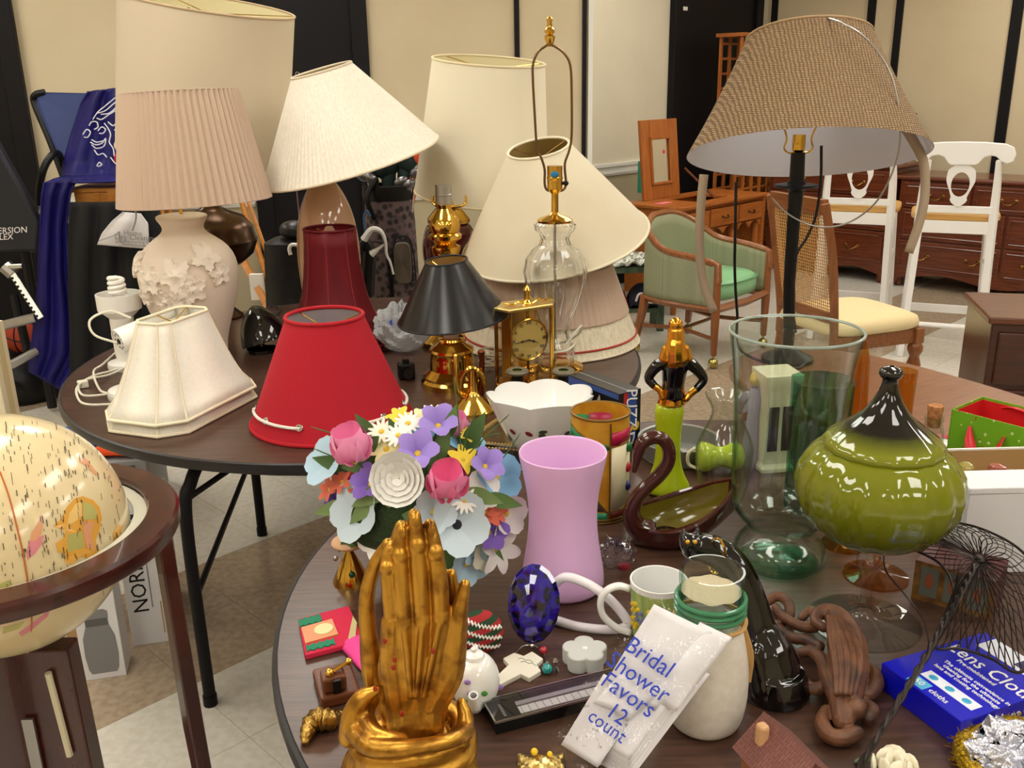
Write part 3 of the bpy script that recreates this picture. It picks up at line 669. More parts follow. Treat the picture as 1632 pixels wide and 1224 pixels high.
# 3 pink egg lamp with tilted ivory shade
P = at(534, 533, TZ); Y = P.y; F = Fr(0, 0, 0, P)
m_pinkg = M('blush_glaze', c(196, 152, 124), .08, col2=c(206, 160, 132), nscale=3, coat=.5)
t = thing('table_lamp', 'glossy blush egg-shaped lamp with ivory cone shade tilted left', 'lamp', P)
g = G(); g.lathe(F.prof([(533, 30), (526, 33), (490, 42), (450, 48), (410, 50), (380, 49), (350, 45), (325, 38), (305, 29), (290, 19), (281, 10), (276, 7), (270, 6)]), 48); g.build('body', m_pinkg, t, sub=1, smooth=180)
lamp_pole(t, P, zfor(P, 276)-TZ, zfor(P, 200)-TZ, .006)
g = G(); a = Q(536, 205, Y, P); b = Q(515, 130, Y, P); g.tube([a, b], .005, 8); g.build('bent_stem', m_brass, t)
shade(t, Q(512, 112, Y-.035, P), Q(559, 257, Y-.0, P), 45*F.k, 137*F.k, m_ivory, lining=m_crm_lin, pleat=110, amp=.006, trim=M('ivory_tape', c(222, 208, 184), .85), tr=.004)
# 4 dark red bell shade (standing on the table)
P = at(539, 549, TZ+.01); F = Fr(0, 0, 0, P); P.z = TZ+.012
m_wine = M('wine_red_silk', c(104, 10, 22), .5, col2=c(92, 8, 20), nscale=60, stretch=(1, 1, .05), spec=.3)
t = thing('lampshade', 'tall wine-red bell lampshade with bead fringe behind the red shade', 'lampshade', P)
pr = F.prof([(541, 86), (530, 77), (510, 66), (490, 58), (465, 50), (440, 46), (415, 43), (390, 41.5), (364, 41)])
g = G(); g.lathe(pr, 64, caps=False, flute=lambda a, i: 1+.012*math.cos(8*a)); o = g.build('shade', m_wine, t, solid=.002)
for z, r in ((pr[0][1], pr[0][0]), (pr[-1][1], pr[-1][0])):
    g = G(); g.tube([(r*math.cos(2*pi*k/64), r*math.sin(2*pi*k/64), z) for k in range(64)], .004, 8, closed=True); g.build('rim_trim', m_wine, t)
for k in range(8):
    a = pi*k/4; g = G(); g.tube([((r+.001)*1.012*math.cos(a), (r+.001)*1.012*math.sin(a), z) for r, z in pr], .0012, 6); g.build('seam', M('wine_seam%d' % k, c(150, 40, 50), .6) if k == 0 else MATS['wine_seam0'], t)
g = G()
for k in range(70):
    a = 2*pi*k/70; r = pr[0][0]
    for j in range(3): g.ell((r*math.cos(a), r*math.sin(a), pr[0][1]-.007-.006*j if False else pr[0][1]-.006-.007*j), .0032, 6, 4)
for i, v in enumerate(g.v): pass
zmin = min(v[2] for v in g.v); 
o = g.build('bead_fringe', M('red_beads', c(110, 16, 26), .1, coat=.5), t); o['kind'] = 'stuff'
if P.z+zmin < TZ+.0005: t.location.z += TZ+.0005-(P.z+zmin)
g = G()
for k in range(3): a = 2*pi*k/3+.3; g.tube([(pr[-1][0]*math.cos(a), pr[-1][0]*math.sin(a), pr[-1][1]-.004), (0, 0, pr[-1][1]-.02)], .0016, 6)
g.build('spider', m_brass, t)
# 5 red shade laced with white rope
P = at(530, 668, TZ); F = Fr(0, 0, 0, P); P.z += .003
m_redc = weave('scarlet_cloth', c(172, 13, 34), c(182, 20, 42), 220, 220, .85, .12)
t = thing('lampshade', 'bright red empire lampshade laced with white rope near table front', 'lampshade', P)
pr = F.prof([(668, 126), (503, 61)]); H = pr[1][1]; rb_, rt_ = pr[0][0], pr[1][0]
shade(t, (0, 0, H), (0, 0, .002), rt_, rb_, m_redc, lining=M('pale_lining', c(196, 184, 190), .8), trim=M('scarlet_tape', c(176, 14, 32), .8), tr=.0055)
m_rope = M('white_rope', c(232, 228, 220), .8, bump=(300, .6, .002)); rz_ = lambda z: rb_+(rt_-rb_)*z/H
ze = .043; re = rz_(ze)
def rp(a, h, z=ze): return ((rz_(z)+h)*math.sin(a), -(rz_(z)+h)*math.cos(a), z)
NE = 11; a0 = math.radians(-46)
for k in range(NE):
    a = a0+2*pi*k/NE; A = Vector(rp(a, .0)); n_ = Vector((math.sin(a), -math.cos(a), .4)).normalized()
    g = G(); g.X = axis_m(A, A+n_); g.tube([(.0075*math.cos(2*pi*j/16), .0075*math.sin(2*pi*j/16), .002) for j in range(16)], .0028, 6, closed=True); g.build('eyelet', m_silver, t)
    if k % 2 == 0:
        g = G(); g.tube([rp(a, -.003)]+[rp(a+(2*pi/NE)*s/8, .006) for s in range(9)]+[rp(a+2*pi/NE, -.003)], .0042, 8); g.build('rope', m_rope, t)
g = G(); e = [F.L(655, 648, -.12), F.L(664, 632, -.13), F.L(676, 645, -.14), F.L(690, 656, -.15)]
e = [Vector((v.x, v.y, max(v.z, .012))) for v in e]
g = G(); g.tube([rp(1.25, .004), rp(1.2, .014, .04), rp(1.12, .03, .03), rp(1.0, .05, .012), rp(.9, .055, .01)], .006, 8); g.ell(rp(.88, .056, .011), .011, 8, 6); g.build('rope_end', m_rope, t)
# 6 brass candlestick lamp with black shade
P = at(722, 612, TZ); Y = P.y; F = Fr(0, 0, 0, P)
t = thing('table_lamp', 'small brass candlestick lamp with glossy black shade', 'lamp', P)
g = G(); g.lathe(F.prof([(612, 50), (604, 50), (600, 46), (596, 47), (592, 42), (586, 36), (570, 35), (562, 34), (558, 36), (554, 35), (548, 24), (544, 20), (541, 22), (538, 21), (537, 14)]), 40); g.build('base', m_brass, t)
g = G(); zz = zfor(P, 540)-TZ; g.tube([(0, 0, zz), (0, 0, zfor(P, 512)-TZ)], 12*F.k, 16); g.build('candle_sleeve', M('sleeve_white', c(230, 214, 210), .5), t)
lamp_pole(t, P, zfor(P, 520)-TZ, zfor(P, 424)-TZ, .004)
m_blk_sh = M('black_card', c(22, 22, 26), .25, spec=.6)
shade(t, Q(711, 415, Y-.01, P), Q(722, 505, Y, P), 32*F.k, 86*F.k, m_blk_sh, lining=M('gold_card', c(196, 160, 96), .5), trim=M('black_tape', c(30, 30, 34), .6), tr=.0028)
# 7 two nested cream panelled shades
m_silk = M('cream_silk', c(238, 233, 220), .6, col2=c(233, 227, 213), nscale=120, stretch=(1, 1, 1), sheen=.2)
m_silkt = M('cream_silk_tape', c(238, 228, 200), .7)
def cut_shade(P, rz, label, H, top):
    t = thing('lampshade', label, 'lampshade', P, rz)
    def oct_(a, b, k): return [(-a+k, -b), (a-k, -b), (a, -b+k), (a, b-k), (a-k, b), (-a+k, b), (-a, b-k), (-a, -b+k)]
    rows = 9; rings = []
    for i in range(rows):
        v = i/(rows-1); s = v**.72
        rings.append([(x, y, H*v) for x, y in oct_(.205+(.098-.205)*s, .13+(.052-.13)*s, .055+(.022-.055)*s)])
    for k in range(8):
        k2 = (k+1) % 8; g = G()
        vs = [r[k] for r in rings]+[r[k2] for r in rings]; g.add(vs, [(i, rows+i, rows+i+1, i+1) for i in range(rows-1)]); g.build('panel', m_silk, t, solid=.002)
        g = G(); g.tube([r[k] for r in rings], .0028, 6); g.build('seam_tape', m_silkt, t)
    for r in (rings[0], rings[-1]): g = G(); g.tube(r, .0045, 8, closed=True); g.build('rim_trim', m_silkt, t)
    if top:
        g = G(); g.tube([rings[-1][3], (0, 0, H-.02), rings[-1][7]], .002, 6); g.tube([(0, -.05, H-.004), (0, 0, H-.02), (0, .05, H-.004)], .002, 6); g.build('spider', m_brass, t)
    return t
cx, cy = -.905, 2.46; rz_c = math.radians(70)
cut_shade((cx, cy, TZ+.005), rz_c, 'lower cream panelled shade of the nested pair, only its rim showing', .235, False)
cut_shade((cx, cy, TZ+.035), rz_c, 'upper cream cut-corner panelled shade nested on another at table edge', .235, True)
# 8 white desk lamps with cords
m_wpl = M('white_enamel', c(238, 236, 230), .3)
P = at(205, 585, TZ); F = Fr(0, 0, 0, P)
t = thing('desk_lamp', 'white desk lamp with open cup and spiral bulb', 'lamp', P)
g = G(); g.lathe([(.001, 0), (.06, 0), (.062, .008), (.06, .02), (.03, .026), (.001, .026)], 36); g.build('base', m_wpl, t)
z1 = zfor(P, 500)-TZ; z2 = zfor(P, 467)-TZ
g = G(); g.lathe([(.03, .02), (.034, .05), (.036, z1-.01), (.05, z1+.003), (.058, z1+.012)], 32); g.build('neck', m_wpl, t)
g = G(); g.shell([(.055, z1+.01), (.066, z1+.016), (.067, z2)], .004, 40); g.lathe([(.001, z1+.02), (.06, z1+.02)], 32, caps=False); g.build('cup', m_wpl, t)
g = G(); g.tube([(.022*math.cos(a)*(1-.12*(a/22)), .022*math.sin(a)*(1-.12*(a/22)), z2-.006+.0024*a) for a in [k*.35 for k in range(70)]], .0075, 8); g.tube([(0, 0, z1+.02), (0, 0, z2)], .018, 12); g.build('spiral_bulb', M('bulb_white', c(246, 244, 238), .35), t)
P = at(212, 632, TZ); F = Fr(0, 0, 0, P)
t = thing('desk_lamp', 'white desk lamp with tubular head turned sideways beside cream shade', 'lamp', P)
g = G(); g.lathe([(.001, 0), (.066, 0), (.068, .01), (.064, .026), (.035, .034), (.001, .036)], 36); g.build('base', m_wpl, t)
A = F.L(188, 545, .0); B = F.L(232, 527, .06)
g = G(); g.X = axis_m(A, B); hl = (B-A).length; g.shell([(.036, 0), (.037, .004), (.037, hl)], .003, 32); g.lathe([(.001, .004), (.035, .004)], 24, caps=False); g.build('head', m_wpl, t)
g = G(); g.X = axis_m(A, B)
for k in range(10): a = 2*pi*k/10; g.ell((.022*math.cos(a), .022*math.sin(a), .0035), (.0035, .0035, .001), 8, 4)
g.ell((0, 0, .003), (.009, .009, .004), 10, 6); g.build('vent_holes', m_black, t)
g = G(); g.tube([(0, 0, .03), (.015, .02, .07), B-Vector((.02, .02, .03))], .008, 8); g.build('arm', m_wpl, t)
P2 = at(195, 590, TZ)
g = G(); pts = [F.L(196, 545, .02), F.L(172, 535, .03), F.L(170, 505, .03), F.L(190, 500, .03)]
for nm, lst in (('power_cord', [(190, 560), (165, 585), (150, 600), (160, 625), (175, 632), (150, 638), (131, 632), (126, 620), (140, 612), (175, 600), (205, 588)]), ('power_cord', [(200, 645), (170, 650), (140, 652), (126, 640), (124, 622), (150, 606), (185, 592), (215, 580)])):
    pts = []
    for i, (x, y) in enumerate(lst): q = at(x, y, TZ+.006); pts.append(q+Vector((0, 0, .006+(i % 3)*.004)))
    g = G(); g.tube(bez([p-P for p in pts], 5), .0035, 6); g.build(nm, m_cord, t)
g = G(); g.tube(bez([A+Vector((.0, -.01, 0)), A+Vector((-.05, -.03, .03)), A+Vector((-.06, -.02, .07)), A+Vector((-.02, .02, .085)), A+Vector((.03, .04, .06))], 5), .0035, 6); g.build('head_cord', m_cord, t)
q = at(133, 618, TZ)-P; g = G(); g.box((q.x, q.y, .012), (.03, .022, .022), (0, 0, .5)); g.build('plug', m_cord, t, smooth=0, bevel=.003)
# black glossy dome
P = at(418, 560, TZ); F = Fr(0, 0, 0, P)
t = thing('desk_lamp', 'glossy black dome lamp half hidden behind cream and red shades', 'lamp', P)
A = F.L(424, 545, 0); B = F.L(404, 488, .02)
g = G(); g.X = axis_m(A, B); k_ = F.k; g.shell([(38*k_, 0), (38*k_, .012), (35*k_, .045), (27*k_, .085), (14*k_, .115), (.004, .128)], .002, 40); g.build('dome', m_blackg, t, sub=1, smooth=180)
g = G(); g.lathe([(.001, 0), (.05, 0), (.05, .012), (.012, .02), (.01, .03)], 28); g.tube([(0, 0, .02), (A.x, A.y, A.z+.05)], .008, 8); g.build('base', m_blackg, t)
g = G(); g.tube(bez([at(x, y, TZ+.006)-P for x, y in ((415, 505), (430, 488), (446, 492), (440, 500), (422, 500), (410, 494))], 5), .003, 6); g.build('power_cord', m_cordb, t)
# brass lamp and maroon lamp
P = at(716, 548, TZ); F = Fr(0, 0, 0, P)
t = thing('table_lamp', 'bare polished brass lamp with silver socket behind the black-shaded lamp', 'lamp', P)
g = G(); g.lathe(F.prof([(548, 45), (540, 45), (534, 30), (520, 14), (500, 12), (470, 16), (450, 22), (430, 16), (415, 18), (402, 22), (398, 24), (392, 24), (388, 16), (384, 20), (380, 26), (374, 27), (370, 22), (366, 24), (358, 25), (348, 22), (340, 16), (332, 11), (326, 14), (322, 8)]), 36); g.build('body', m_brass, t)
socket(t, zfor(P, 330)-TZ, m_steel, 12.5*F.k, zfor(P, 294)-zfor(P, 330))
g = G()
for s in (-1, 1): a = [F.L(716+s*x, y) for x, y in ((4, 330), (20, 328), (27, 322), (26, 312))]; g.tube(bez(a, 5), .004, 8)
g.build('harp_saddle', m_brass, t)
P = at(722, 535, TZ); P.y += .22; P.x *= (P.y)/(P.y-.22); F = Fr(0, 0, 0, P)
m_maroon = M('maroon_glaze', c(84, 16, 30), .1, coat=.6)
t = thing('table_lamp', 'maroon ceramic lamp with brass neck behind the brass lamp', 'lamp', P)
py0 = proj(P)[1]
g = G(); g.lathe(F.prof([(py0, 30), (py0-10, 32), (470, 24), (440, 36), (410, 44), (385, 44), (365, 39), (352, 33)]), 36); g.build('body', m_maroon, t, sub=1, smooth=180)
g = G(); g.lathe(F.prof([(354, 34), (348, 34), (338, 26), (330, 19), (326, 24), (322, 26), (316, 22), (314, 8)]), 32); g.build('neck', m_brass, t)
socket(t, zfor(P, 315)-TZ, M('brown_bakelite', c(56, 24, 20), .4), 12*F.k, zfor(P, 280)-zfor(P, 315)); g = G(); z0 = zfor(P, 281)-TZ; g.lathe([(6.5*F.k*(1+.08*(k % 2)), z0+k*.0035) for k in range(9)], 16); g.build('bulb_thread', m_silver, t)
g = G(); g.tube([F.L(728, 312), F.L(744, 312)], .006, 8); g.ell(F.L(745, 312), .01, 8, 6); g.build('switch_knob', m_black, t)
# tall cream drum lamp
P = Vector((aty(803, 400, 3.62).x, 3.62, TZ)); F = Fr(0, 0, 0, P)
t = thing('table_lamp', 'tall lamp with cream drum shade behind the crystal lamp', 'lamp', P)
g = G(); g.lathe([(.001, 0), (.075, 0), (.075, .015), (.03, .03), (.02, .06), (.05, .16), (.05, .22), (.02, .3), (.012, .34), (.012, .36)], 32); g.build('base', m_brass, t)
lamp_pole(t, P, .36, zfor(P, 112)-TZ, .006)
shade(t, Q(779, 97, P.y-.05, P), Q(768, 309, P.y, P), 82*F.k, 103*F.k, m_creamsh, lining=m_crm_lin, trim=M('cream_tape', c(226, 212, 176), .85), tr=.004)
# shade stack: ivory with red line, rose pleated, cream cone on top
P = at(876, 541, TZ); F = Fr(0, 0, 0, P); P.z += .005
t = thing('lampshade', 'ivory pleated lampshade with red stripe, bottom of the stack', 'lampshade', P)
pr = F.prof([(541, 141), (458, 108)]); pr[0] = (pr[0][0], 0)
m_strip = M('ivory_stripes', c(232, 224, 200), .85, col2=c(214, 202, 176), nscale=40, stretch=(4, 4, .2))
o = shade(t, (0, 0, pr[1][1]), (0, 0, 0), pr[1][0], pr[0][0], m_strip, lining=m_crm_lin, pleat=100, amp=.006, trim=M('ivory_band', c(232, 220, 196), .85), tr=.004)
g = G(); z = .027; r = pr[0][0]+(pr[1][0]-pr[0][0])*z/pr[1][1]; g.tube([(r*1.008*math.cos(2*pi*k/80), r*1.008*math.sin(2*pi*k/80), z) for k in range(80)], .0035, 6, closed=True); g.build('red_piping', M('red_piping', c(176, 60, 44), .8), o)
zt1 = P.z+pr[1][1]
P2 = Vector((P.x-.005, P.y, P.z+.10)); F2 = Fr(0, 0, 0, P2)
t = thing('lampshade', 'rose pleated lampshade, middle of the stack under the cream cone', 'lampshade', P2)
shade(t, (0, 0, .16), (0, 0, 0), .215, 127*F2.k, m_pleat, lining=m_crm_lin, pleat=70, amp=.012, trim=MATS['pleat_edge'], tr=.002)
P3 = aty(884, 381, P.y-.02); t = thing('lampshade', 'large cream cone lampshade lying tilted on top of the stack', 'lampshade', P3)
k3 = mpp(P3); m_parch = M('parchment', c(226, 216, 190), .7, col2=c(218, 203, 170), nscale=3, ramp=(.45, .85))
A3 = aty(858, 236, P.y-.09)-P3
shade(t, A3, (0, 0, 0), 47*k3, 150*k3, m_parch, lining=m_gold_lin, trim=M('parchment_edge', c(236, 226, 200), .8), tr=.0045, spider=m_brassd)
# crystal lamp
P = at(885, 592, TZ); F = Fr(0, 0, 0, P)
t = thing('table_lamp', 'crystal glass lamp with bare brass harp and finial', 'lamp', P)
g = G(); g.lathe(F.prof([(592, 45), (586, 46), (582, 44), (579, 36), (576, 30)]), 36); g.build('base', m_brass, t)
op = F.prof([(577, 29), (560, 30), (548, 28), (536, 21), (528, 20), (512, 26), (495, 32), (475, 40), (455, 46), (432, 50), (412, 46), (398, 36), (389, 25), (380, 22), (373, 25), (365, 32), (358, 33), (352, 26)])
g = G(); op2 = [(r-.005, z) for r, z in op]
g.lathe(op+list(reversed(op2))+[op[0]], 96, flute=lambda a, i: 1+.035*abs(math.cos(8*a+(i if i < len(op) else 2*len(op)-1-i)*.45)), caps=False); g.build('crystal_body', m_crystal, t, smooth=25)
z_ = lambda py: zfor(P, py)-TZ
g = G(); g.lathe(F.prof([(354, 28), (350, 29), (346, 22), (342, 10), (338, 6)]), 32); g.build('cap', m_brass, t)
g = G(); g.tube([(0, 0, .01), (0, 0, z_(352))], .004, 8); g.build('inner_rod', m_steel, t)
lamp_pole(t, P, z_(342), z_(305), 5.5*F.k); s_ = socket(t, z_(308), m_brass, 11.5*F.k, z_(264)-z_(308))
g = G(); g.tube([F.L(892, 292), F.L(901, 292)], .005, 8); g.ell(F.L(902, 292), .008, 8, 6); g.build('switch_knob', m_black, t)
g = G(); g.lathe([(.0005, 0), (.012, 0), (.012, .002)], 16); g.v = []; g.f = []; g.mi = []; q = F.L(884, 278, -.027); g.ell(q, (.012, .002, .009), 12, 6); g.build('blue_sticker', M('blue_sticker', c(30, 120, 170), .5), t)
h = [(884, 305), (872, 303), (868, 292), (868, 270), (862, 250), (856, 238), (852, 180), (849, 120), (850, 100), (858, 82), (872, 72)]
hr = [(884, 305), (897, 303), (902, 292), (900, 262), (907, 240), (911, 215), (911, 150), (909, 105), (900, 86), (888, 76), (880, 72)]
g = G(); g.tube(bez([F.L(*p) for p in h], 4)+list(reversed(bez([F.L(*p) for p in hr], 4))), .0035, 8); g.build('harp', M('harp_bronze', c(120, 92, 60), .35, 1), t)
F2 = Fr(0, 0, 0, P); fp = [(74, 3), (70, 5), (64, 7), (58, 8), (55, 4), (52, 7), (47, 7), (43, 4), (36, 3.4), (30, 4.5), (28, 3), (26, 2)]
g = G(); q = F.L(876, 60); g.lathe([(r*F.k, zfor(P, py)-TZ) for py, r in fp], 20, (q.x, q.y, 0)); g.build('finial', m_brass, t)
g = G(); g.tube(bez([(.03, -.02, .05), (.06, -.01, .09), (.03, -.05, .08), (-.03, -.05, .075), (-.04, 0, .08), (.03, .03, .085), (.07, -.01, .12), (.075, -.03, .15), (.03, -.05, .1)], 6), .0035, 6); g.build('power_cord', m_cord, t)
# ---------------------------------------------------------------- more things on the far table
def pxbox(a, b, cc, z1, z0, square=True):
    """world corners of an upright box from three top-corner pixels: near a, neighbours b and cc"""
    A, B, C_ = at(*a, z1), at(*b, z1), at(*cc, z1); e1 = (B-A); e2 = (C_-A)
    if square: n = Vector((-e1.y, e1.x, 0)).normalized(); e2 = n*(e2.length if n.dot(e2) > 0 else -e2.length)
    return A, e1, e2
# plastic bag
P = at(645, 560, TZ); F = Fr(0, 0, 0, P)
m_bag = M('thin_plastic', c(206, 210, 214), .2, alpha=.55, bump=(45, 1, .01))
t = thing('plastic_bag', 'crumpled translucent plastic bag behind the red shades', 'bag', P)
rn = random.Random(3); g = G()
def blob(u, v, sx, sy, sz, seed, cr=.25):
    a = 2*pi*u; b = pi*(v-.5); k = 1+cr*math.sin(5*a+seed+3*v)*math.cos(7*b+seed)+cr*.6*math.sin(11*a-seed*2+9*b)
    return (sx*k*math.cos(b)*math.cos(a), sy*k*math.cos(b)*math.sin(a), max(.002, sz*(1+math.sin(b))*k*.5))
g.grid(lambda u, v: blob(u, v, .09, .07, .15, 1.3, .14), 48, 24, closeu=True); g.build('bag', m_bag, t, smooth=25)
g = G(); g.ell((-.03, -.03, .1), (.014, .008, .018)); g.build('blue_print', M('blue_print', c(40, 60, 150), .4), t)
g = G(); g.tube(bez([(.03, .03, .12), (.05, .03, .19), (.08, .03, .2), (.1, .04, .17)], 5), .003, 6); g.build('wire_loop', m_brassd, t)
# small black camera
P = at(648, 603, TZ); t = thing('camera', 'small black camera beside the brass lamp foot', 'camera', P, .3)
g = G(); g.box((0, 0, .025), (.05, .035, .05)); g.build('body', m_black, t, smooth=0, bevel=.006)
g = G(); g.tube([(0, -.015, .025), (0, -.04, .025)], .016, 16); g.build('lens', m_blackg, t)
g = G(); g.box((0, 0, .055), (.02, .02, .014)); g.build('viewfinder', m_black, t, smooth=0, bevel=.003)
# anniversary clock
P = at(842, 612, TZ); F = Fr(0, 0, 0, P)
t = thing('mantel_clock', 'six-sided brass and glass clock with ornate dial', 'clock', P, math.radians(28))
z_ = lambda py: zfor(P, py)-TZ
hx = [(-.095, -.055), (.06, -.055), (.10, 0), (.06, .055), (-.095, .055), (-.12, 0)]; hx = [(x*.84, y*.86) for x, y in hx]
zt = z_(488); g = G(); g.prism([(x*1.06, y*1.06) for x, y in hx], 0, .02); g.build('base', m_brass, t, bevel=.004)
m_brs = M('satin_brass', c(222, 196, 124), .3, 1)
g = G(); g.prism([(x*1.1, y*1.1) for x, y in hx], zt, zt+.01); g.build('roof', m_brs, t, bevel=.003)
for x, y in hx: g = G(); g.box((x, y, zt/2+.01), (.006, .006, zt-.018)); g.build('post', m_brass, t, smooth=0)
m_pane = TG('pane_glass', c(248, 246, 240), c(220, 214, 196))
for k in range(6):
    a, b = hx[k], hx[(k+1) % 6]; d = Vector((b[0]-a[0], b[1]-a[1])); g = G(); g.box(((a[0]+b[0])/2, (a[1]+b[1])/2, zt/2+.01), (d.length-.007, .0015, zt-.022), (0, 0, math.atan2(d.y, d.x))); g.build('glass_pane', m_pane, t, smooth=0)
m_dial = M('dial_champagne', c(222, 200, 128), .35, .2)
dc = (-.016, -.032, zt*.62); dr = .06
dd = bpy.data.objects
g = G(); g.X = Matrix.Translation(dc) @ Euler((pi/2, 0, 0)).to_matrix().to_4x4(); g.lathe([(.001, 0), (dr, 0), (dr, .003), (.001, .003)], 48, caps=False); dial = g.build('dial', m_dial, t)
g = G(); g.X = Matrix.Translation(dc) @ Euler((pi/2, 0, 0)).to_matrix().to_4x4(); g.tube([(dr*math.cos(2*pi*k/48), dr*math.sin(2*pi*k/48), .003) for k in range(48)], .004, 8, closed=True); g.build('bezel', m_brass, dial)
m_ink = M('dark_ink', c(40, 28, 24), .5)
for h in range(1, 13): a = pi/2-h*pi/6; text(dial, 'numeral', ['I', 'II', 'III', 'IIII', 'V', 'VI', 'VII', 'VIII', 'IX', 'X', 'XI', 'XII'][h-1], .014, m_ink, Matrix.Translation((dc[0]+.05*math.cos(a), dc[1]-.0042, dc[2]+.05*math.sin(a))) @ Euler((pi/2, 0, 0)).to_matrix().to_4x4())
for l_, a in ((.046, pi/2-2*pi*44/60), (.032, pi/2-2*pi*3.73/12*1)): g = G(); g.tube([(dc[0], dc[1]-.006, dc[2]), (dc[0]+l_*math.cos(a), dc[1]-.006, dc[2]+l_*math.sin(a))], [.0022, .0008], 6); g.ell((dc[0]+l_*.5*math.cos(a), dc[1]-.006, dc[2]+l_*.5*math.sin(a)), (.004, .001, .004), 8, 6); g.build('hand', m_ink, dial)
g = G(); g.tube([(dc[0], dc[1]+.002, zt), (dc[0], dc[1]+.002, .02)], .004, 8); g.tube([(-.06, 0, .055), (.03, 0, .055)], .003, 6)
g.build('movement', m_brass, t)
g = G(); g.box((-.013, .034, zt/2+.01), (.11, .003, zt-.03)); g.build('back_plate', m_brs, t, smooth=0)
for k in range(4): a = k*pi/2+.5; g = G(); g.ell((-.018+.03*math.cos(a), .03*math.sin(a), .045), .013, 14, 10); g.build('pendulum_ball', m_brass, t)
g = G(); g.lathe([(.018, zt+.01), (.014, zt+.014), (.009, zt+.02), (.009, zt+.045), (.013, zt+.047), (.01, zt+.052), (.003, zt+.06), (.001, zt+.064)], 20); g.build('finial', m_brass, t)
for s in (-1, 1): g = G(); g.tube(bez([(s*.005, -.02, zt+.012), (s*.03, -.02, zt+.022), (s*.05, -.01, zt+.014), (s*.075, 0, zt+.016)], 5), .003, 6); g.build('scroll', m_brass, t)
# bugle
P = at(755, 655, TZ); F = Fr(0, 0, 0, P)
t = thing('bugle', 'small brass bugle standing on its bell by the white bowl', 'horn', P)
z_ = lambda py: zfor(P, py)-TZ
g = G(); g.lathe([(r, z) for r, z in F.prof([(655, 36), (650, 36), (645, 30), (638, 22), (630, 14), (622, 9), (605, 7), (590, 6)])], 32); g.build('bell', m_brass, t)
g = G(); q0, q1 = F.L(755, 600), F.L(750, 612)
ring = [F.L(753+18*math.cos(a), 612+25*math.sin(a), .012*math.sin(a/1.0)) for a in [2*pi*k/40 for k in range(40)]]; g.tube(ring, 4.2*F.k, 10, closed=True); g.build('coil', m_brass, t)
g = G(); g.tube(bez([F.L(726, 566), F.L(727, 600), F.L(730, 622), F.L(742, 634), F.L(756, 630)], 6), 4.2*F.k, 10); g.lathe([(.004, 0), (.009, .006), (.007, .012)], 12, F.L(726, 570)); g.build('mouthpipe', m_brass, t)
g = G(); g.tube(bez([F.L(768, 562), F.L(768, 600), F.L(766, 640)], 6), 4.5*F.k, 10); g.ell(F.L(767, 562), .01, 10, 8); g.build('tuning_pipe', M('tarnished_copper', c(110, 60, 36), .25, 1), t)
# coil of white cord
P = at(790, 592, TZ); t = thing('power_cord', 'bundle of white electric cord between bugle and clock', 'cord', P); rr_ = random.Random(5)
for j in range(6):
    g = G(); a0 = rr_.uniform(0, pi); pts = [(.05*math.cos(a+a0)*(1+.2*math.sin(2*a+j))*(.7+.1*j), .03*math.sin(a+a0)+.004*j, .008+.007*j+.02*abs(math.sin(a*.5+j))) for a in [2*pi*k/14 for k in range(14)]]; g.tube(bez(pts, 3), .0035, 6); g.build('cord_loop', m_cord, t)
g = G(); g.tube([(0, -.035, .03), (0, -.038, .06), (0, .0, .075), (0, .03, .05)], .004, 6); g.build('tie', m_cord, t)
# black candlesticks behind the bowl
for px, lab in ((825, 'left black candlestick with green-lined cup behind the white bowl'), (898, 'right black candlestick with green-lined cup behind the white bowl')):
    P = at(px, 634, TZ); F = Fr(0, 0, 0, P); t = thing('candlestick', lab, 'candlestick', P); zt = zfor(P, 596)-TZ
    g = G(); g.lathe([(.001, 0), (.03, 0), (.03, .008), (.012, .014), (.0165, .03), (.0165, zt)], 24, caps=False); g.build('stem', m_black, t)
    g = G(); g.shell([(.018, zt), (.03, zt+.002), (.033, zt+.008), (.029, zt+.013), (.02, zt+.012)], .006, 32); g.build('cup', M('olive_stoneware', c(112, 104, 84), .4), t)
    g = G(); g.lathe([(.001, zt+.006), (.021, zt+.006), (.022, zt+.010)], 24, caps=False); g.build('liner', M('green_felt', c(76, 96, 30), .8), t)
# ---------------------------------------------------------------- burlap lamp on the side table
P = at(1254, 574, .68); Y = P.y; F = Fr(0, 0, 0, P); SZ = P.z
t = thing('table_lamp', 'black iron lamp with large tilted woven grass shade', 'lamp', P)
z_ = lambda py: zfor(P, py)-SZ
g = G(); g.lathe([(.001, 0), (.085, 0), (.085, .012), (.05, .03), (.02, .05)], 32, caps=False); g.build('base', m_black, t)
top = Q(1272, 243, Y, P)
g = G(); pts = [(0, 0, .03), (0, 0, .1), tuple(Q(1258, 450, Y, P)), tuple(Q(1265, 350, Y, P)), tuple(Q(1269, 305, Y, P)), tuple(top)]
g.tube(pts, [.018, .02, .019, .021, .024, .022], 14); g.build('column', m_black, t)
q = Q(1269, 298, Y, P); g = G(); g.lathe([(.022, -.014), (.03, -.006), (.066, .0), (.07, .004), (.066, .008), (.03, .01), (.025, .02)], 32, q); g.build('bobeche', m_black, t)
q = Q(1272, 243, Y, P); socket(t, q.z, m_brass, .02, .055, q.x, q.y)
g = G()
for s in (-1, 1): g.tube(bez([q+Vector((0, 0, .0)), q+Vector((s*.03, 0, 0)), q+Vector((s*.045, 0, .015)), q+Vector((s*.04, 0, .05)), q+Vector((s*.07, 0, .14)), q+Vector((s*.06, 0, .32)), q+Vector((0, 0, .40))], 5), .003, 8)
g.build('harp', m_brass, t)
m_grass = weave('woven_grass', c(112, 86, 60), c(196, 168, 128), 30, 62, .8, 1.0, .004)
m_grin = M('pale_blue_lining', c(228, 231, 244), .8)
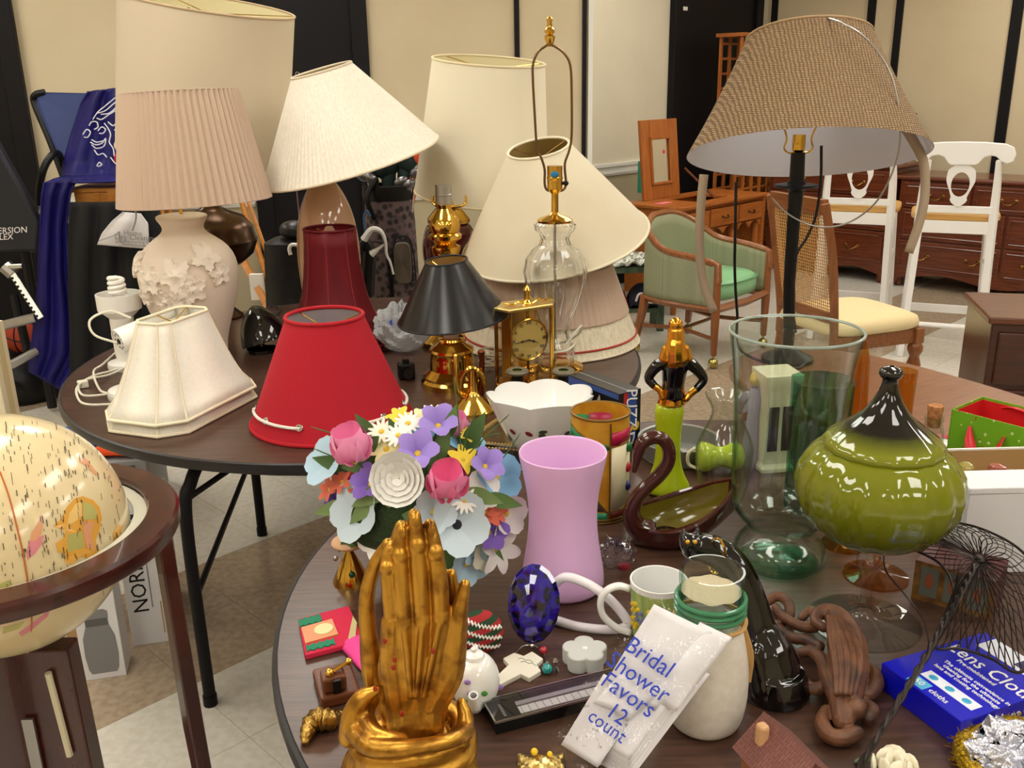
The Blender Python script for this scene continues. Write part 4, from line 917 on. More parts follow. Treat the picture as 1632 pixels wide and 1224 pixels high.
o = shade(t, Q(1289, 60, Y+.10, P), Q(1284, 247, Y, P), 90*F.k, 175*F.k, m_grass, lining=m_grin, trim=M('tan_tape', c(172, 144, 110), .8), tr=.004, bot_trim=False, bell=.008)
# loose trim strips and cords hanging from the shade
m_strap = M('loose_tape', c(168, 150, 128), .85, bump=(80, .2))
def strip(par, name, pts, wdt, mat, th=.002):
    g = G(); P_ = bez(pts, 6); n = len(P_); vs = []
    for i, p in enumerate(P_):
        tt = (P_[min(i+1, n-1)]-P_[max(i-1, 0)]).normalized(); sd = tt.cross(Vector((0, 1, 0))).normalized()*wdt/2; vs += [p-sd, p+sd]
    g.add(vs, [(2*i, 2*i+1, 2*i+3, 2*i+2) for i in range(n-1)]); return g.build(name, mat, par, solid=th)
strip(t, 'loose_trim', [Q(x, y, Y-d, P) for x, y, d in ((1122, 278, .05), (1117, 330, .06), (1115, 400, .05), (1122, 455, .04), (1138, 497, .04))], .028, m_strap)
strip(t, 'loose_trim', [Q(x, y, Y-.05, P) for x, y in ((1372, 60), (1400, 130), (1430, 185), (1456, 225), (1472, 260), (1474, 310), (1465, 355), (1448, 403))], .03, m_strap)
g = G(); g.tube(bez([Q(x, y, Y-d, P) for x, y, d in ((1285, 32, .0), (1310, 28, .06), (1345, 38, .16), (1385, 66, .2), (1420, 120, .22), (1434, 190, .24), (1430, 250, .24), (1405, 310, .2), (1370, 345, .15), (1330, 361, .1), (1290, 358, .05), (1255, 340, .02), (1230, 315, .0))], 6), .0028, 8); g.build('wire_loop', m_steel, t)
g = G(); g.tube(bez([Q(x, y, Y-d, P) for x, y, d in ((1309, 232, .05), (1308, 290, .05), (1300, 345, .05), (1285, 380, .05), (1268, 410, .05), (1262, 470, .05), (1268, 530, .05))], 6), .0045, 8); g.build('hanging_cord', m_black, t)
g = G(); g.tube(bez([Q(x, y, Y-d, P) for x, y, d in ((1173, 290, .12), (1172, 360, .12), (1171, 430, .1), (1175, 500, .1), (1182, 560, .1))]+[Vector((-.02, -.12, .008)), Vector((.05, -.06, .01))], 6), .0045, 8); g.build('power_cord', m_black, t)
# ---------------------------------------------------------------- globe on stand
R_g = .2; GC = CP+ray(1, 851)*(1.56/1500)
t = thing('floor_globe', 'antique-style floor globe in a dark mahogany ring stand', 'globe', (GC.x, GC.y, 0))
m_globe = M('globe_paper', c(228, 210, 168), .16, col2=c(220, 200, 154), nscale=9, ramp=(.3, .8), coat=.3)
O_ = Vector((0, 0, GC.z)); g = G(); g.ell(O_, R_g, 64, 40); gl = g.build('globe', m_globe, t, smooth=180)
def onsph(px, py, h=.0006):
    d = ray(px, py).normalized(); v = CP-GC; b = v.dot(d); cc_ = v.dot(v)-R_g**2; disc = b*b-cc_
    if disc < 0: return None
    p = CP+d*(-b-math.sqrt(disc))-GC; return p.normalized()*(R_g+h)+O_
def land(name, pts, mat, h=.0006):
    n = len(pts); cx_ = sum(p[0] for p in pts)/n; cy_ = sum(p[1] for p in pts)/n; rings = []
    for s in (1, .66, .33, .02):
        rr = [onsph(cx_+(x-cx_)*s, cy_+(y-cy_)*s, h) for x, y in pts]
        if any(r is None for r in rr): return
        rings.append(rr)
    g = G(); g.loft(rings, caps=False); g.build(name, mat, gl, smooth=180)
m_l1 = M('map_orange', c(226, 168, 70), .2, coat=.3); m_l2 = M('map_green', c(186, 180, 106), .2, coat=.3); m_l3 = M('map_rose', c(222, 160, 118), .2, coat=.3); m_l4 = M('map_pink', c(222, 138, 150), .2, coat=.3); m_l5 = M('map_cream', c(232, 196, 120), .2, coat=.3)
land('landmass', [(84, 839), (98, 826), (106, 808), (118, 795), (132, 791), (148, 797), (158, 808), (162, 826), (158, 846), (152, 862), (157, 878), (150, 890), (128, 888), (112, 900), (103, 896), (104, 882), (92, 880), (88, 866), (100, 858), (104, 846), (92, 841)], m_l1)
for pts, mt in (([(110, 818), (120, 803), (130, 800), (130, 822), (118, 832), (106, 838)], m_l5), ([(131, 800), (146, 804), (154, 816), (152, 828), (132, 828)], m_l2), ([(131, 832), (150, 832), (144, 852), (150, 872), (138, 874), (133, 850)], m_l3), ([(106, 852), (130, 848), (134, 872), (108, 880)], m_l2)): land('region_patch', pts, mt, .0012)
land('landmass', [(66, 818), (60, 835), (50, 848), (48, 862), (58, 862), (66, 850), (68, 836)], m_l3); land('landmass', [(46, 862), (70, 852), (66, 868), (56, 882), (44, 892), (42, 880)], m_l4)
land('landmass', [(126, 728), (138, 732), (150, 748), (158, 756), (152, 758), (138, 744), (124, 734)], m_l3); land('landmass', [(186, 836), (195, 838), (190, 856), (180, 862), (180, 850)], m_l1)
land('landmass', [(0, 930), (14, 924), (20, 932), (6, 940), (0, 940)], m_l2)
land('landmass', [(30, 1008), (55, 990), (80, 970), (76, 982), (50, 1004), (34, 1014)], m_l4); land('landmass', [(6, 1000), (40, 990), (30, 1002), (4, 1010)], m_l2)
m_mark = M('map_lettering', c(96, 84, 66), .4); g = G(); rr_ = random.Random(11)
for k in range(300):
    x, y = rr_.uniform(2, 192), rr_.uniform(668, 950)
    lx = rr_.uniform(3, 12)
    p = [onsph(x+s*lx*.16, y+s*lx, .0012) for s in (0, .5, 1)]
    if None in p or (GC.z+p[2].z-O_.z < GC.z and False): continue
    g.tube(p, .0004 if k % 3 else .0007, 4)
o = g.build('map_lettering', m_mark, gl); o['kind'] = 'stuff'
g = G(); pts = [onsph(x, y, .0008) for x, y in ((0, 752), (14, 790), (26, 836), (36, 880), (43, 920), (49, 965), (50, 1000), (44, 1040))]; g.tube(bez([p for p in pts if p], 6), .0012, 6); g.build('equator_line', M('map_red_line', c(196, 104, 40), .4), gl)
g = G(); g.lathe([(.23, GC.z-.018), (.279, GC.z-.018), (.282, GC.z-.012), (.282, GC.z+.008), (.277, GC.z+.014), (.233, GC.z+.014), (.23, GC.z+.01), (.23, GC.z-.018)], 96, caps=False); g.build('horizon_ring', m_red_m, t)
g = G(); g.lathe([(.207, GC.z-.004), (.228, GC.z-.004), (.228, GC.z+.002), (.207, GC.z+.002), (.207, GC.z-.004)], 64, caps=False); g.build('inner_ring', M('acrylic_ring', c(206, 204, 186), .2), t)
for a in (0, 60, 120, 180, 240, 300):
    if a in (60, 180, 300): continue
    ar = math.radians(a+ (2 if a == 0 else 0)); ca, sa = math.cos(ar), math.sin(ar); g = G()
    g.tube([(.262*ca, .262*sa, GC.z-.018), (.27*ca, .27*sa, .5), (.29*ca, .29*sa, 0)], [.018, .02, .016], 4); g.build('leg', m_red_m, t, bevel=.003)
g = G(); g.box((0, 0, .36), (.05, .4, .5)); g.v = []; g.f = []; g.mi = []
g.box((.0, .0, GC.z/2-.105), (.2, .05, GC.z-.21), taper=.86); g.build('column', m_red_m, t, smooth=0, bevel=.004)
g = G(); g.tube([(.05, -.028, GC.z-.25), (.06, -.028, GC.z-.42)], .006, 8); g.build('pivot_rod', M('ivory_rod', c(206, 196, 168), .5), t)
g = G(); g.box((.0, -.03, .3), (.02, .006, .5)); g.build('steel_strap', m_steel, t, smooth=0)
g = G(); g.lathe([(.001, .2), (.2, .2), (.205, .21), (.2, .222), (.001, .222)], 48, caps=False); g.build('shelf', m_red_m, t)
for a in (0, 120, 240): ar = math.radians(a); g = G(); g.box((.225*math.cos(ar), .225*math.sin(ar), .21), (.12, .03, .02), (0, 0, ar)); g.build('shelf_arm', m_red_m, t, smooth=0)
# ---------------------------------------------------------------- boxes on the floor under the table
m_box = M('white_card', c(222, 222, 226), .6); m_kraft = M('kraft_card', c(176, 142, 92), .7); m_grey = M('print_grey', c(130, 130, 132), .6)
A = at(136, 1086, 0); B = at(202, 1076, 0); a_ = math.atan2(B.y-A.y, B.x-A.x); W_ = (B-A).length
t = thing('lamp_carton', 'small white carton printed with a grey jar lamp on the floor', 'box', (A.x, A.y, 0), a_); Hc = zfor(A, 925)
bx(t, 'carton', m_box, 0, W_, 0, W_*.9, 0, Hc, .002)
pf = [(.0, 0), (.3, 0), (.36, .06), (.4, .25), (.38, .5), (.27, .66), (.27, .74), (.29, .76), (.29, .84), (.2, .87), (0, .87)]
poly = [(W_*(.5+x), Hc*.06+y*Hc*.72) for x, y in pf]+[(W_*(.5-x), Hc*.06+y*Hc*.72) for x, y in reversed(pf)]
g = G(); g.prism(poly, -.0012, .0004, plane='xz'); g.build('printed_jar', m_grey, t)
g = G(); g.prism([(W_*(.5+s*.27), Hc*z) for s, z in ((-1, .53), (1, .53), (1, .6), (-1, .6))], -.002, -.001, plane='xz'); g.tube([(W_*.47, -.001, Hc*.68), (W_*.45, -.001, Hc*.98)], .0015, 6); g.tube([(W_*.53, -.001, Hc*.68), (W_*.53, -.001, Hc*.98)], .0015, 6); g.build('printed_lid', M('print_dark', c(90, 90, 92), .6), t)
A = at(206, 1040, 0); B = at(272, 1030, 0); a_ = math.atan2(B.y-A.y, B.x-A.x); W_ = (B-A).length
t = thing('tall_carton', 'taller white carton lettered sideways behind the jar lamp carton', 'box', (A.x, A.y+.03, 0), a_); Hc = zfor(A, 840)
bx(t, 'carton', m_box, 0, W_, 0, .3, 0, Hc, .002)
text(t, 'lettering', 'NORRSKEN', .062, m_black, basis((W_*.36, -.001, Hc*.66), (0, 0, 1), (-1, 0, 0)))
bx(t, 'printed_line', m_grey, W_*.6, W_*.63, -.0008, 0, Hc*.3, Hc*.9, 0)
for k in range(2): bx(t, 'printed_line', m_kraft, W_*(.8+.07*k), W_*(.83+.07*k), -.0008, 0, Hc*.08, Hc*(.34-.06*k), 0)
P = at(120, 1062, 0); t = thing('kraft_carton', 'brown cardboard carton behind the jar lamp carton', 'box', (P.x, P.y+.1, 0), .1); bx(t, 'carton', m_kraft, -.06, .02, 0, .2, 0, .12, .002); bx(t, 'flap', m_kraft, -.062, .022, -.002, .1, .12, .124, .001)
P = at(240, 900, 0); P = Vector((-1.62, 3.45, 0)); t = thing('packing_box', 'grey printed box under the far table holding coloured towels', 'box', P, .2); bx(t, 'carton', M('grey_card', c(150, 150, 152), .6), -.22, .2, -.2, .2, 0, .26, .003); bx(t, 'label', M('dark_card', c(70, 70, 74), .6), -.02, .16, -.203, -.199, .12, .24, .001)
for x, cl, lab in ((-1.77, (30, 84, 170), 'blue towel folded on the grey box under the table'), (-1.47, (232, 84, 30), 'orange towel folded on the grey box under the table')):
    g = G(); g.grid(lambda u, v: (x-.14+.28*u, 3.3+.26*v, .266+.05*(math.sin(pi*u)*math.sin(pi*v))**.5+.01*math.sin(14*v+4*u)), 18, 18); tag(g.build('folded_towel', M('towel_%d' % cl[0], c(*cl), .9, bump=(200, .5, .003)), solid=.01, smooth=180), lab, 'towel')
# cream box at left edge
t = thing('cream_carton', 'cream cardboard carton cut off by the left edge', 'box', (aty(-2, 600, 3.0).x-.35, 3.0, 0), 0); zc = zfor(aty(18, 600, 3.0), 520); bx(t, 'carton', M('cream_card', c(226, 214, 184), .7), 0, .35, 0, .09, 0, zc, .003); bx(t, 'tape', M('paper_tape', c(206, 186, 140), .5), .3505, .352, .03, .06, 0, zc, .0); bx(t, 'flap', MATS['cream_card'], .02, .35, -.004, .002, zc-.12, zc-.01, .001)
# ---------------------------------------------------------------- clutter behind the far table, left to right
def drape(rows, P, nu=24, nv=30, folds=3, amp=.03, ph=0, vwave=0):
    """hanging cloth: rows of (px_left, py_left, px_right, py_right, depth)"""
    R_ = [[v for v in r] for r in rows]; n = len(R_)
    def fn(u, v):
        s = v*(n-1); k = min(int(s), n-2); f = s-k; r = [a+(b-a)*f for a, b in zip(R_[k], R_[k+1])]
        y = r[4]+amp*math.sin(2*pi*folds*u+ph+2*v)+vwave*math.sin(9*v+4*u)
        return tuple(aty(r[0]+(r[2]-r[0])*u, r[1]+(r[3]-r[1])*u, y)-P)
    g = G(); g.grid(fn, nu, nv); return g
def ground(px, Y): p = aty(px, 500, Y); return Vector((p.x, p.y, 0))
# inversion table
m_pad = M('black_vinyl', c(26, 28, 38), .5, bump=(60, .1))
Y = 4.55; P = ground(20, Y); q_ = lambda px, py, dy=0: aty(px, py, Y+dy)-P
t = thing('inversion_table', 'black padded inversion table with perforated steel bar at left edge', 'exercise machine', P)
g = G(); a = [q_(-90, 110), q_(-20, 205), q_(62, 352), q_(60, 402), q_(-90, 402)]; bk = [v+Vector((0, .06, 0)) for v in a]; n = len(a)
g.add(a+bk, [tuple(range(n)), tuple(range(2*n-1, n-1, -1))]+[(i, n+i, n+(i+1) % n, (i+1) % n) for i in range(n)]); g.build('pad', m_pad, t, bevel=.015)
text(t, 'lettering', 'INVERSION', .042, m_white, basis(q_(8, 368, -.004), (1, 0, .03), (0, 0, 1)), shear=.2); text(t, 'lettering', 'FLEX', .04, m_white, basis(q_(6, 378, -.004), (1, 0, .03), (0, 0, 1)), shear=.2)
A, B = q_(14, 428, -.08), q_(66, 508, -.12)
g = G(); g.tube([A, B], .022, 4); g.build('steel_bar', m_silver, t, bevel=.003)
g = G()
for k in range(12): g.ell(A.lerp(B, (k+.5)/12)+Vector((-.005, -.019, .008)), .0065, 8, 6)
g.build('bar_holes', m_black, t)
for nm, pts, r, mt in (('collar', [q_(8, 424, -.08), q_(22, 436, -.08)], .035, m_steel), ('pin', [q_(14, 425, -.1), q_(36, 424, -.1)], .012, m_silver), ('cross_tube', [q_(-40, 525, -.1), q_(0, 520, -.1), q_(40, 510, -.1), q_(58, 506, -.1)], .024, m_steel),
        ('side_tube', [q_(22, 470, .05), q_(44, 560, -.0)], .022, m_black), ('side_tube', [q_(48, 400, .05), q_(66, 330, .05)], .016, m_steel), ('foot_tube', [q_(-40, 590, -.3), q_(20, 580, -.2), q_(58, 560, -.1)], .022, m_steel)):
    g = G(); g.tube(pts, r, 10); g.build(nm, mt, t)
for x0 in (-60, 40): g = G(); p0 = q_(x0, 400, .08); g.tube([p0, Vector((p0.x, p0.y, 0.02))], .025, 8); g.build('leg', m_black, t)
# basketball
Yb = 4.9; p = aty(36, 536, Yb); rb = 27*mpp(p); 
t = thing('basketball', 'orange basketball behind the inversion table', 'ball', (p.x, p.y, p.z-rb))
g = G(); g.ell((0, 0, rb), rb, 28, 18); g.build('ball', M('basketball_skin', c(168, 58, 30), .6, bump=(300, .5, .002)), t, smooth=180)
for R_ in (Euler((0, .3, 0)), Euler((pi/2, .2, 0)), Euler((pi/2, .2, pi/2))): g = G(); g.tube([Vector((0, 0, rb))+R_.to_matrix() @ Vector((rb*math.cos(2*pi*k/32), rb*math.sin(2*pi*k/32), 0)) for k in range(32)], .004, 6, closed=True); g.build('seam', m_black, t)
bz = p.z-rb
t = thing('gym_bag', 'black gym bag on the floor under the basketball', 'bag', (p.x-.05, p.y+.02, 0)); g = G(); g.lathe([(.001, 0), (.22, 0), (.24, .04), (.23, bz*.6), (.16, bz-.01), (.001, bz)], 28); g.build('bag', m_black, t); g = G(); g.tube(bez([(-.12, -.22, bz*.4), (-.06, -.27, bz*.7), (.06, -.27, bz*.7), (.12, -.22, bz*.4)], 5), .012, 6); g.build('handle', m_black, t)
# blue folding chair
Y = 5.05; P = ground(120, Y); q_ = lambda px, py, dy=0: aty(px, py, Y+dy)-P
m_blue = M('blue_nylon', c(44, 60, 112), .6, bump=(120, .2))
t = thing('folding_chair', 'blue fabric folding chair with black tube frame, mostly hidden by robe', 'chair', P)
g = G(); a = [q_(54, 158, .1), q_(58, 150, .1), q_(68, 147, .1), q_(205, 150, .1), q_(300, 150, .1), q_(290, 300, -.02), q_(105, 275, -.02)]; bk = [v+Vector((0, .02, 0)) for v in a]; n = len(a)
g.add(a+bk, [tuple(range(n)), tuple(range(2*n-1, n-1, -1))]+[(i, n+i, n+(i+1) % n, (i+1) % n) for i in range(n)]); g.build('backrest', m_blue, t, smooth=0)
g = G(); g.tube(bez([q_(104, 290, -.02), q_(80, 225, .05), q_(56, 168, .1), q_(56, 152, .1), q_(72, 147, .11)], 5), .018, 10); g.build('back_frame', m_black, t)
g = G(); g.tube(bez([q_(98, 262, -.05), q_(94, 246, -.1), q_(84, 246, -.2), q_(70, 268, -.25), q_(63, 300, -.25), q_(63, 330, -.25)], 5), .018, 10); g.build('armrest', m_black, t)
for x0, dy in ((100, .0), (240, .0), (63, -.25), (230, -.25)): p0 = q_(x0, 330, dy); g = G(); g.tube([Vector((p0.x, p0.y, p0.z)), Vector((p0.x, p0.y, 0))], .014, 8); g.build('leg', m_black, t)
g = G(); p0, p1 = q_(100, 330, 0), q_(235, 330, -.25); box(g, p0.x, p1.x, -.25, 0, p0.z-.012, p0.z); g.build('seat', m_blue, t, smooth=0, bevel=.006)
# small wooden tray table
Y2 = 4.62; P = ground(160, Y2); q2 = lambda px, py, dy=0: aty(px, py, Y2+dy)-P
m_tray = wood('honey_pine', c(196, 132, 56), c(170, 106, 40), .4, 0, 4)
t = thing('tray_table', 'honey wood tray table under the blue robe', 'table', P)
p0, p1 = q2(108, 300), q2(250, 300); zt_ = p0.z
g = G(); box(g, p0.x, p1.x, -.02, .3, zt_-.02, zt_); g.build('table_top', m_tray, t, smooth=0, bevel=.005)
g = G(); box(g, p0.x+.03, p1.x, -.01, .01, zt_-.07, zt_-.02); g.build('apron', m_tray, t, smooth=0, bevel=.003)
g = G(); pa = q2(172, 306, -.03); pb = q2(215, 316, -.03); g.box(((pa.x+pb.x)/2, -.03, (pa.z+pb.z)/2), (pb.x-pa.x, .025, .06)); g.build('catch_block', m_tray, t, smooth=0, bevel=.003)
for x, s in ((150, 1), (240, -1)):
    g = G(); a = q2(x+6, 306); g.tube([a, Vector((a.x-s*.12, a.y+.1, 0))], .022, 4); g.build('leg', m_tray, t, bevel=.003)
    g = G(); g.tube([a+Vector((0, .2, 0)), Vector((a.x+s*.12, a.y+.12, 0))], .02, 4); g.build('leg', m_tray, t, bevel=.003)
# blue robe
m_robe = M('royal_blue_satin', c(26, 22, 104), .5, col2=c(20, 16, 84), nscale=3, spec=.3)
P = ground(120, 4.5); t = thing('robe', 'royal blue satin robe with white embroidered bird draped over chair', 'clothing', P)
g = drape([(140, 146, 205, 138, 5.0), (128, 165, 210, 150, 4.98), (112, 215, 212, 200, 4.94), (100, 262, 212, 258, 4.88), (98, 282, 212, 282, 4.8)], P, 26, 22, 2.5, .02); g.build('back_panel', m_robe, t, solid=.008, smooth=180)
g = drape([(100, 282, 212, 276, 4.78), (84, 286, 212, 284, 4.62), (72, 292, 205, 290, 4.56)], P, 30, 14, 4, .01, vwave=.012); g.build('folded_panel', m_robe, t, solid=.008, smooth=180)
g = drape([(70, 290, 122, 286, 4.56), (66, 310, 112, 310, 4.53), (64, 360, 106, 360, 4.53), (60, 430, 110, 430, 4.52), (56, 500, 122, 500, 4.5), (48, 560, 128, 565, 4.48), (46, 592, 96, 622, 4.46)], P, 30, 40, 2.4, .016); g.build('hanging_panel', m_robe, t, solid=.008, smooth=180)
m_emb = M('white_embroidery', c(222, 222, 232), .5, sheen=.3)
emb = [[(152, 190), (160, 178), (170, 170), (182, 160), (192, 152)], [(160, 180), (172, 176), (184, 166), (194, 158)], [(165, 182), (178, 180), (190, 170), (196, 164)], [(158, 188), (166, 190), (178, 182), (188, 176)], [(146, 200), (150, 194), (158, 194), (160, 202), (154, 206)], [(148, 226), (156, 230), (166, 228), (172, 220), (170, 232), (158, 236), (150, 230)], [(150, 222), (158, 226), (168, 224)], [(136, 214), (142, 206), (148, 210), (144, 218), (138, 218)], [(170, 196), (176, 204), (180, 214), (178, 226), (184, 236), (186, 248)], [(176, 194), (184, 200), (190, 196), (196, 204)], [(154, 238), (160, 246), (168, 244), (174, 250)], [(186, 206), (192, 212), (196, 224), (192, 232)], [(158, 264), (162, 258), (166, 262), (160, 265)], [(160, 208), (166, 202), (172, 206), (168, 212), (162, 212)], [(180, 250), (186, 258), (192, 262)]]
for lst in emb:
    g = G(); g.tube(bez([aty(x, y, 4.93+(y-150)*-.0007)-P-Vector((0, .03, 0)) for x, y in lst], 4), .003, 6); g.build('embroidery', m_emb, t)
g = G(); g.tube(bez([aty(x, y, 4.86)-P for x, y in ((181, 244), (184, 252), (182, 258))], 4), .006, 6); g.build('red_embroidery', M('red_thread', c(190, 30, 60), .5), t)
# black garment and garment bag
P = ground(170, 4.42); t = thing('black_coat', 'long black coat hanging behind the white desk lamps', 'clothing', P)
g = drape([(112, 322, 250, 322, 4.5), (108, 380, 262, 370, 4.46), (108, 450, 262, 450, 4.44), (112, 540, 270, 540, 4.44), (112, 640, 280, 640, 4.44)], P, 34, 24, 4, .02); g.build('cloth', M('black_wool', c(12, 12, 15), .85), t, solid=.01, smooth=180)
P = ground(200, 4.36); t = thing('garment_bag', 'white dry cleaning bag with printed lettering on the black coat', 'bag', P)
g = drape([(196, 338, 224, 340, 4.38), (178, 352, 236, 356, 4.36), (162, 372, 237, 376, 4.35), (155, 390, 238, 397, 4.35)], P, 20, 14, 1.5, .008); g.build('bag', M('white_plastic', c(206, 202, 204), .35, bump=(30, .4, .004)), t, solid=.003, smooth=180)
L3 = lambda x, y: aty(x, y, 4.325)-P
text(t, 'lettering', 'Home', .034, m_grey, basis(L3(212, 372), (1, 0, -.06), (0, 0, 1))); text(t, 'lettering', 'Dry Cleaning', .036, m_grey, basis(L3(216, 379), (1, 0, -.06), (0, 0, 1))); text(t, 'lettering', 'and Freshening Care', .022, m_grey, basis(L3(216, 386), (1, 0, -.06), (0, 0, 1)))
g = G(); g.tube([L3(190, 369), L3(191, 384), L3(197, 389), L3(236, 392)], .0025, 6); g.tube(bez([L3(217, 341), L3(216, 352), L3(211, 368)], 4), .003, 6); g.tube(bez([L3(157, 384), L3(180, 376), L3(190, 369)], 4), .002, 6); g.build('printed_lines', m_grey, t)
g = G(); g.tube(bez([L3(217, 342), L3(216, 330), L3(219, 322), aty(219, 312, 4.61)-P], 5), .004, 6); g.build('hanger_hook', m_steel, t)
# crutches / wooden sticks
for k, (a, b, lab, r) in enumerate((((388, 330), (446, 500), 'pale wooden crutch leaning behind the bronze urn lamp', .014), ((380, 400), (432, 498), 'broad wooden board leaning beside the wooden crutch', .02))):
    Y = 4.3-.1*k; A, B = aty(*a, Y+.25), aty(*b, Y); d = (A-B).normalized(); Bg = B+d*(-(B.z)/d.z); Tp = A+d*.15
    t = thing('wooden_crutch' if k == 0 else 'wooden_board', lab, 'crutch' if k == 0 else 'board', Bg)
    g = G(); g.tube([Vector((0, 0, 0)), Tp-Bg], r, 8 if k == 0 else 4); g.build('shaft', m_tray, t)
    if k == 0:
        g = G(); g.tube([Vector((.05, 0, 0)), (Tp-Bg)+Vector((.03, 0, 0))], .010, 8); g.build('second_shaft', m_tray, t); g = G(); g.ell(Vector((.02, 0, .015)), (.035, .02, .015)); g.build('rubber_tip', m_black, t); g = G(); v = Tp-Bg; g.tube([v+Vector((-.03, 0, 0)), v+Vector((.07, 0, .0))], .02, 8); g.build('arm_pad', m_wpl, t)
    else: g = G(); g.box((Tp-Bg)*.75, (.06, .03, .12)); g.build('paper_tag', m_wpl, t, smooth=0)
# black backpack with white strap, fishing rods
Y = 4.0; P = ground(474, Y); q_ = lambda px, py, dy=0: aty(px, py, Y+dy)-P
t = thing('golf_cart_bag', 'black bag with white handle left of the blush lamp', 'bag', P)
g = G(); zz = q_(470, 385).z; zb = q_(470, 365).z
g.loft([[(x*s, y*s*.7, z) for x, y in [se(2*pi*k/24, .11, .12, 3) for k in range(24)]] for s, z in ((.9, .0), (1.1, .3), (1.15, zz*.7), (1.0, zz), (.6, zz+.02))]); g.build('body', M('black_nylon', c(20, 20, 23), .5, bump=(20, .5, .01)), t)
g = G(); g.ell((.02, -.02, zb), (.06, .06, .04), 16, 10); g.build('hood', M('black_cap', c(30, 30, 34), .35), t); g = G(); g.tube(bez([q_(480, 392, -.1), q_(466, 390, -.1), q_(461, 396, -.1), q_(463, 406, -.1)], 4), .008, 8); g.build('handle', m_white, t)
for k, (a, b, lab) in enumerate((((452, 108), (480, 372), 'fishing rod with dark shaft left of the blush lamp'), ((478, 118), (500, 330), 'fishing rod nearest the blush lamp, half hidden by its shade'))):
    Y = 4.75; A, B = aty(*a, Y+.3), aty(*b, Y); d = (A-B).normalized(); Bg = B+d*(-B.z/d.z); t = thing('fishing_rod', lab, 'fishing rod', Bg); v = A-Bg
    g = G(); g.tube([(0, 0, 0), v], [.007, .002], 8); g.build('shaft', M('rod_maroon%d' % k, c(70, 30, 26), .3), t)
    g = G(); w_ = B-Bg; g.tube([w_*.9, w_*1.04], .012, 10); g.build('grip', M('cork_grip%d' % k, c(196, 180, 130), .7), t); g = G(); g.ell(w_*.98+Vector((-.03, 0, -.0)), (.022, .02, .026), 12, 8); g.build('reel', m_steel, t)
    for f in (.3, .5, .68, .84, 1.0): g = G(); q = w_.lerp(v, f)+Vector((-.012, -.006, 0)); g.tube([q+Vector((.01*math.cos(2*pi*j/12), 0, .01*math.sin(2*pi*j/12))) for j in range(12)], .002, 5, closed=True); g.build('line_guide', m_silver, t)
# golf bag with clubs
Y = 4.45; P = ground(630, Y); q_ = lambda px, py, dy=0: aty(px, py, Y+dy)-P
m_pais = M('paisley_fabric', c(30, 25, 28), .7, col2=c(96, 78, 80), nscale=34, vor=True, ramp=(.3, .6), bump=(40, .4, .004)); m_tan = M('olive_pocket', c(84, 74, 62), .6)
t = thing('golf_bag', 'dark paisley golf bag full of clubs behind the lamps', 'golf bag', P)
zt_ = q_(630, 300).z; k_ = mpp(P+Vector((0, 0, zt_)))
g = G(); rw = [(.13, 0), (.135, .03), (.13, .2), (.125, zt_*.6), (.118, zt_*.86)]
g.lathe(rw+[(.115, zt_*.9), (.112, zt_-.04)], 32, caps=True, sq=.85); g.build('body', m_pais, t)
g = G(); g.lathe([(.116, zt_-.05), (.122, zt_-.03), (.12, zt_+.015), (.105, zt_+.02), (.1, zt_-.02), (.001, zt_-.03)], 32, caps=False, sq=.85); g.build('top_cuff', m_black, t)
def pocket(name, x0, x1, z0, z1, dpt, mat):
    g = G(); poly = [se(2*pi*k/28, .5, .5, 4) for k in range(28)]
    rg = [[(x0+(x1-x0)*(.5+u*s), -.11-d+abs(x0+(x1-x0)*(.5+u))*.25, z0+(z1-z0)*(.5+v*s)) for u, v in poly] for s, d in ((1, 0), (1, dpt*.7), (.9, dpt), (.02, dpt))]
    g.loft(rg, caps=False); o = g.build(name, mat, t)
    g = G(); g.tube([rg[1][k] for k in range(28)], .004, 6, closed=True); g.build('zip', m_black, o)
pocket('pocket', -.115, .0, .1, zt_*.80, .035, m_pais); pocket('pocket', .015, .12, .1, zt_*.82, .04, m_pais); pocket('upper_pocket', .025, .105, zt_*.62, zt_*.8, .055, m_tan)
g = G(); g.tube(bez([q_(596, 350, -.1), q_(585, 320, -.12), q_(590, 300, -.1), q_(600, 285, -.08)], 5), .012, 6); g.build('strap', m_black, t)
for nm, px, py, r, cl in (('driver_cover', 618, 258, (.06, .06, .085), (20, 36, 34)), ('driver_cover', 648, 252, (.06, .06, .085), (26, 44, 42)), ('pompom_cover', 667, 248, (.05, .05, .055), (222, 84, 40)), ('driver_cover', 590, 262, (.04, .04, .06), (20, 22, 26))):
    p0 = q_(px, py, .03); g = G(); g.ell(p0, r, 18, 12, R=(0, .4 if px < 640 else -.5, 0)); g.tube([p0, Vector((p0.x*.6, p0.y*.4, zt_-.1))], [r[0]*.7, .02], 10); g.build(nm, M('cover_%d' % px, c(*cl), .85, bump=(40, .4, .006)), t, smooth=180)
for px, py, s in ((585, 282, -1), (597, 286, -1), (632, 292, 1), (643, 297, 1), (658, 276, 1), (664, 270, 1)):
    p0 = q_(px, py, -.05); g = G(); g.tube([Vector((p0.x*.7, -.02, zt_-.15)), p0], .005, 8); g.build('club_shaft', m_silver, t)
    g = G(); g.ell(p0+Vector((s*.02, 0, .005)), (.038, .018, .024), 14, 8, R=(0, s*-.5, 0)); g.build('club_head', M('iron_%d' % px, c(120, 120, 124), .3, .9), t)
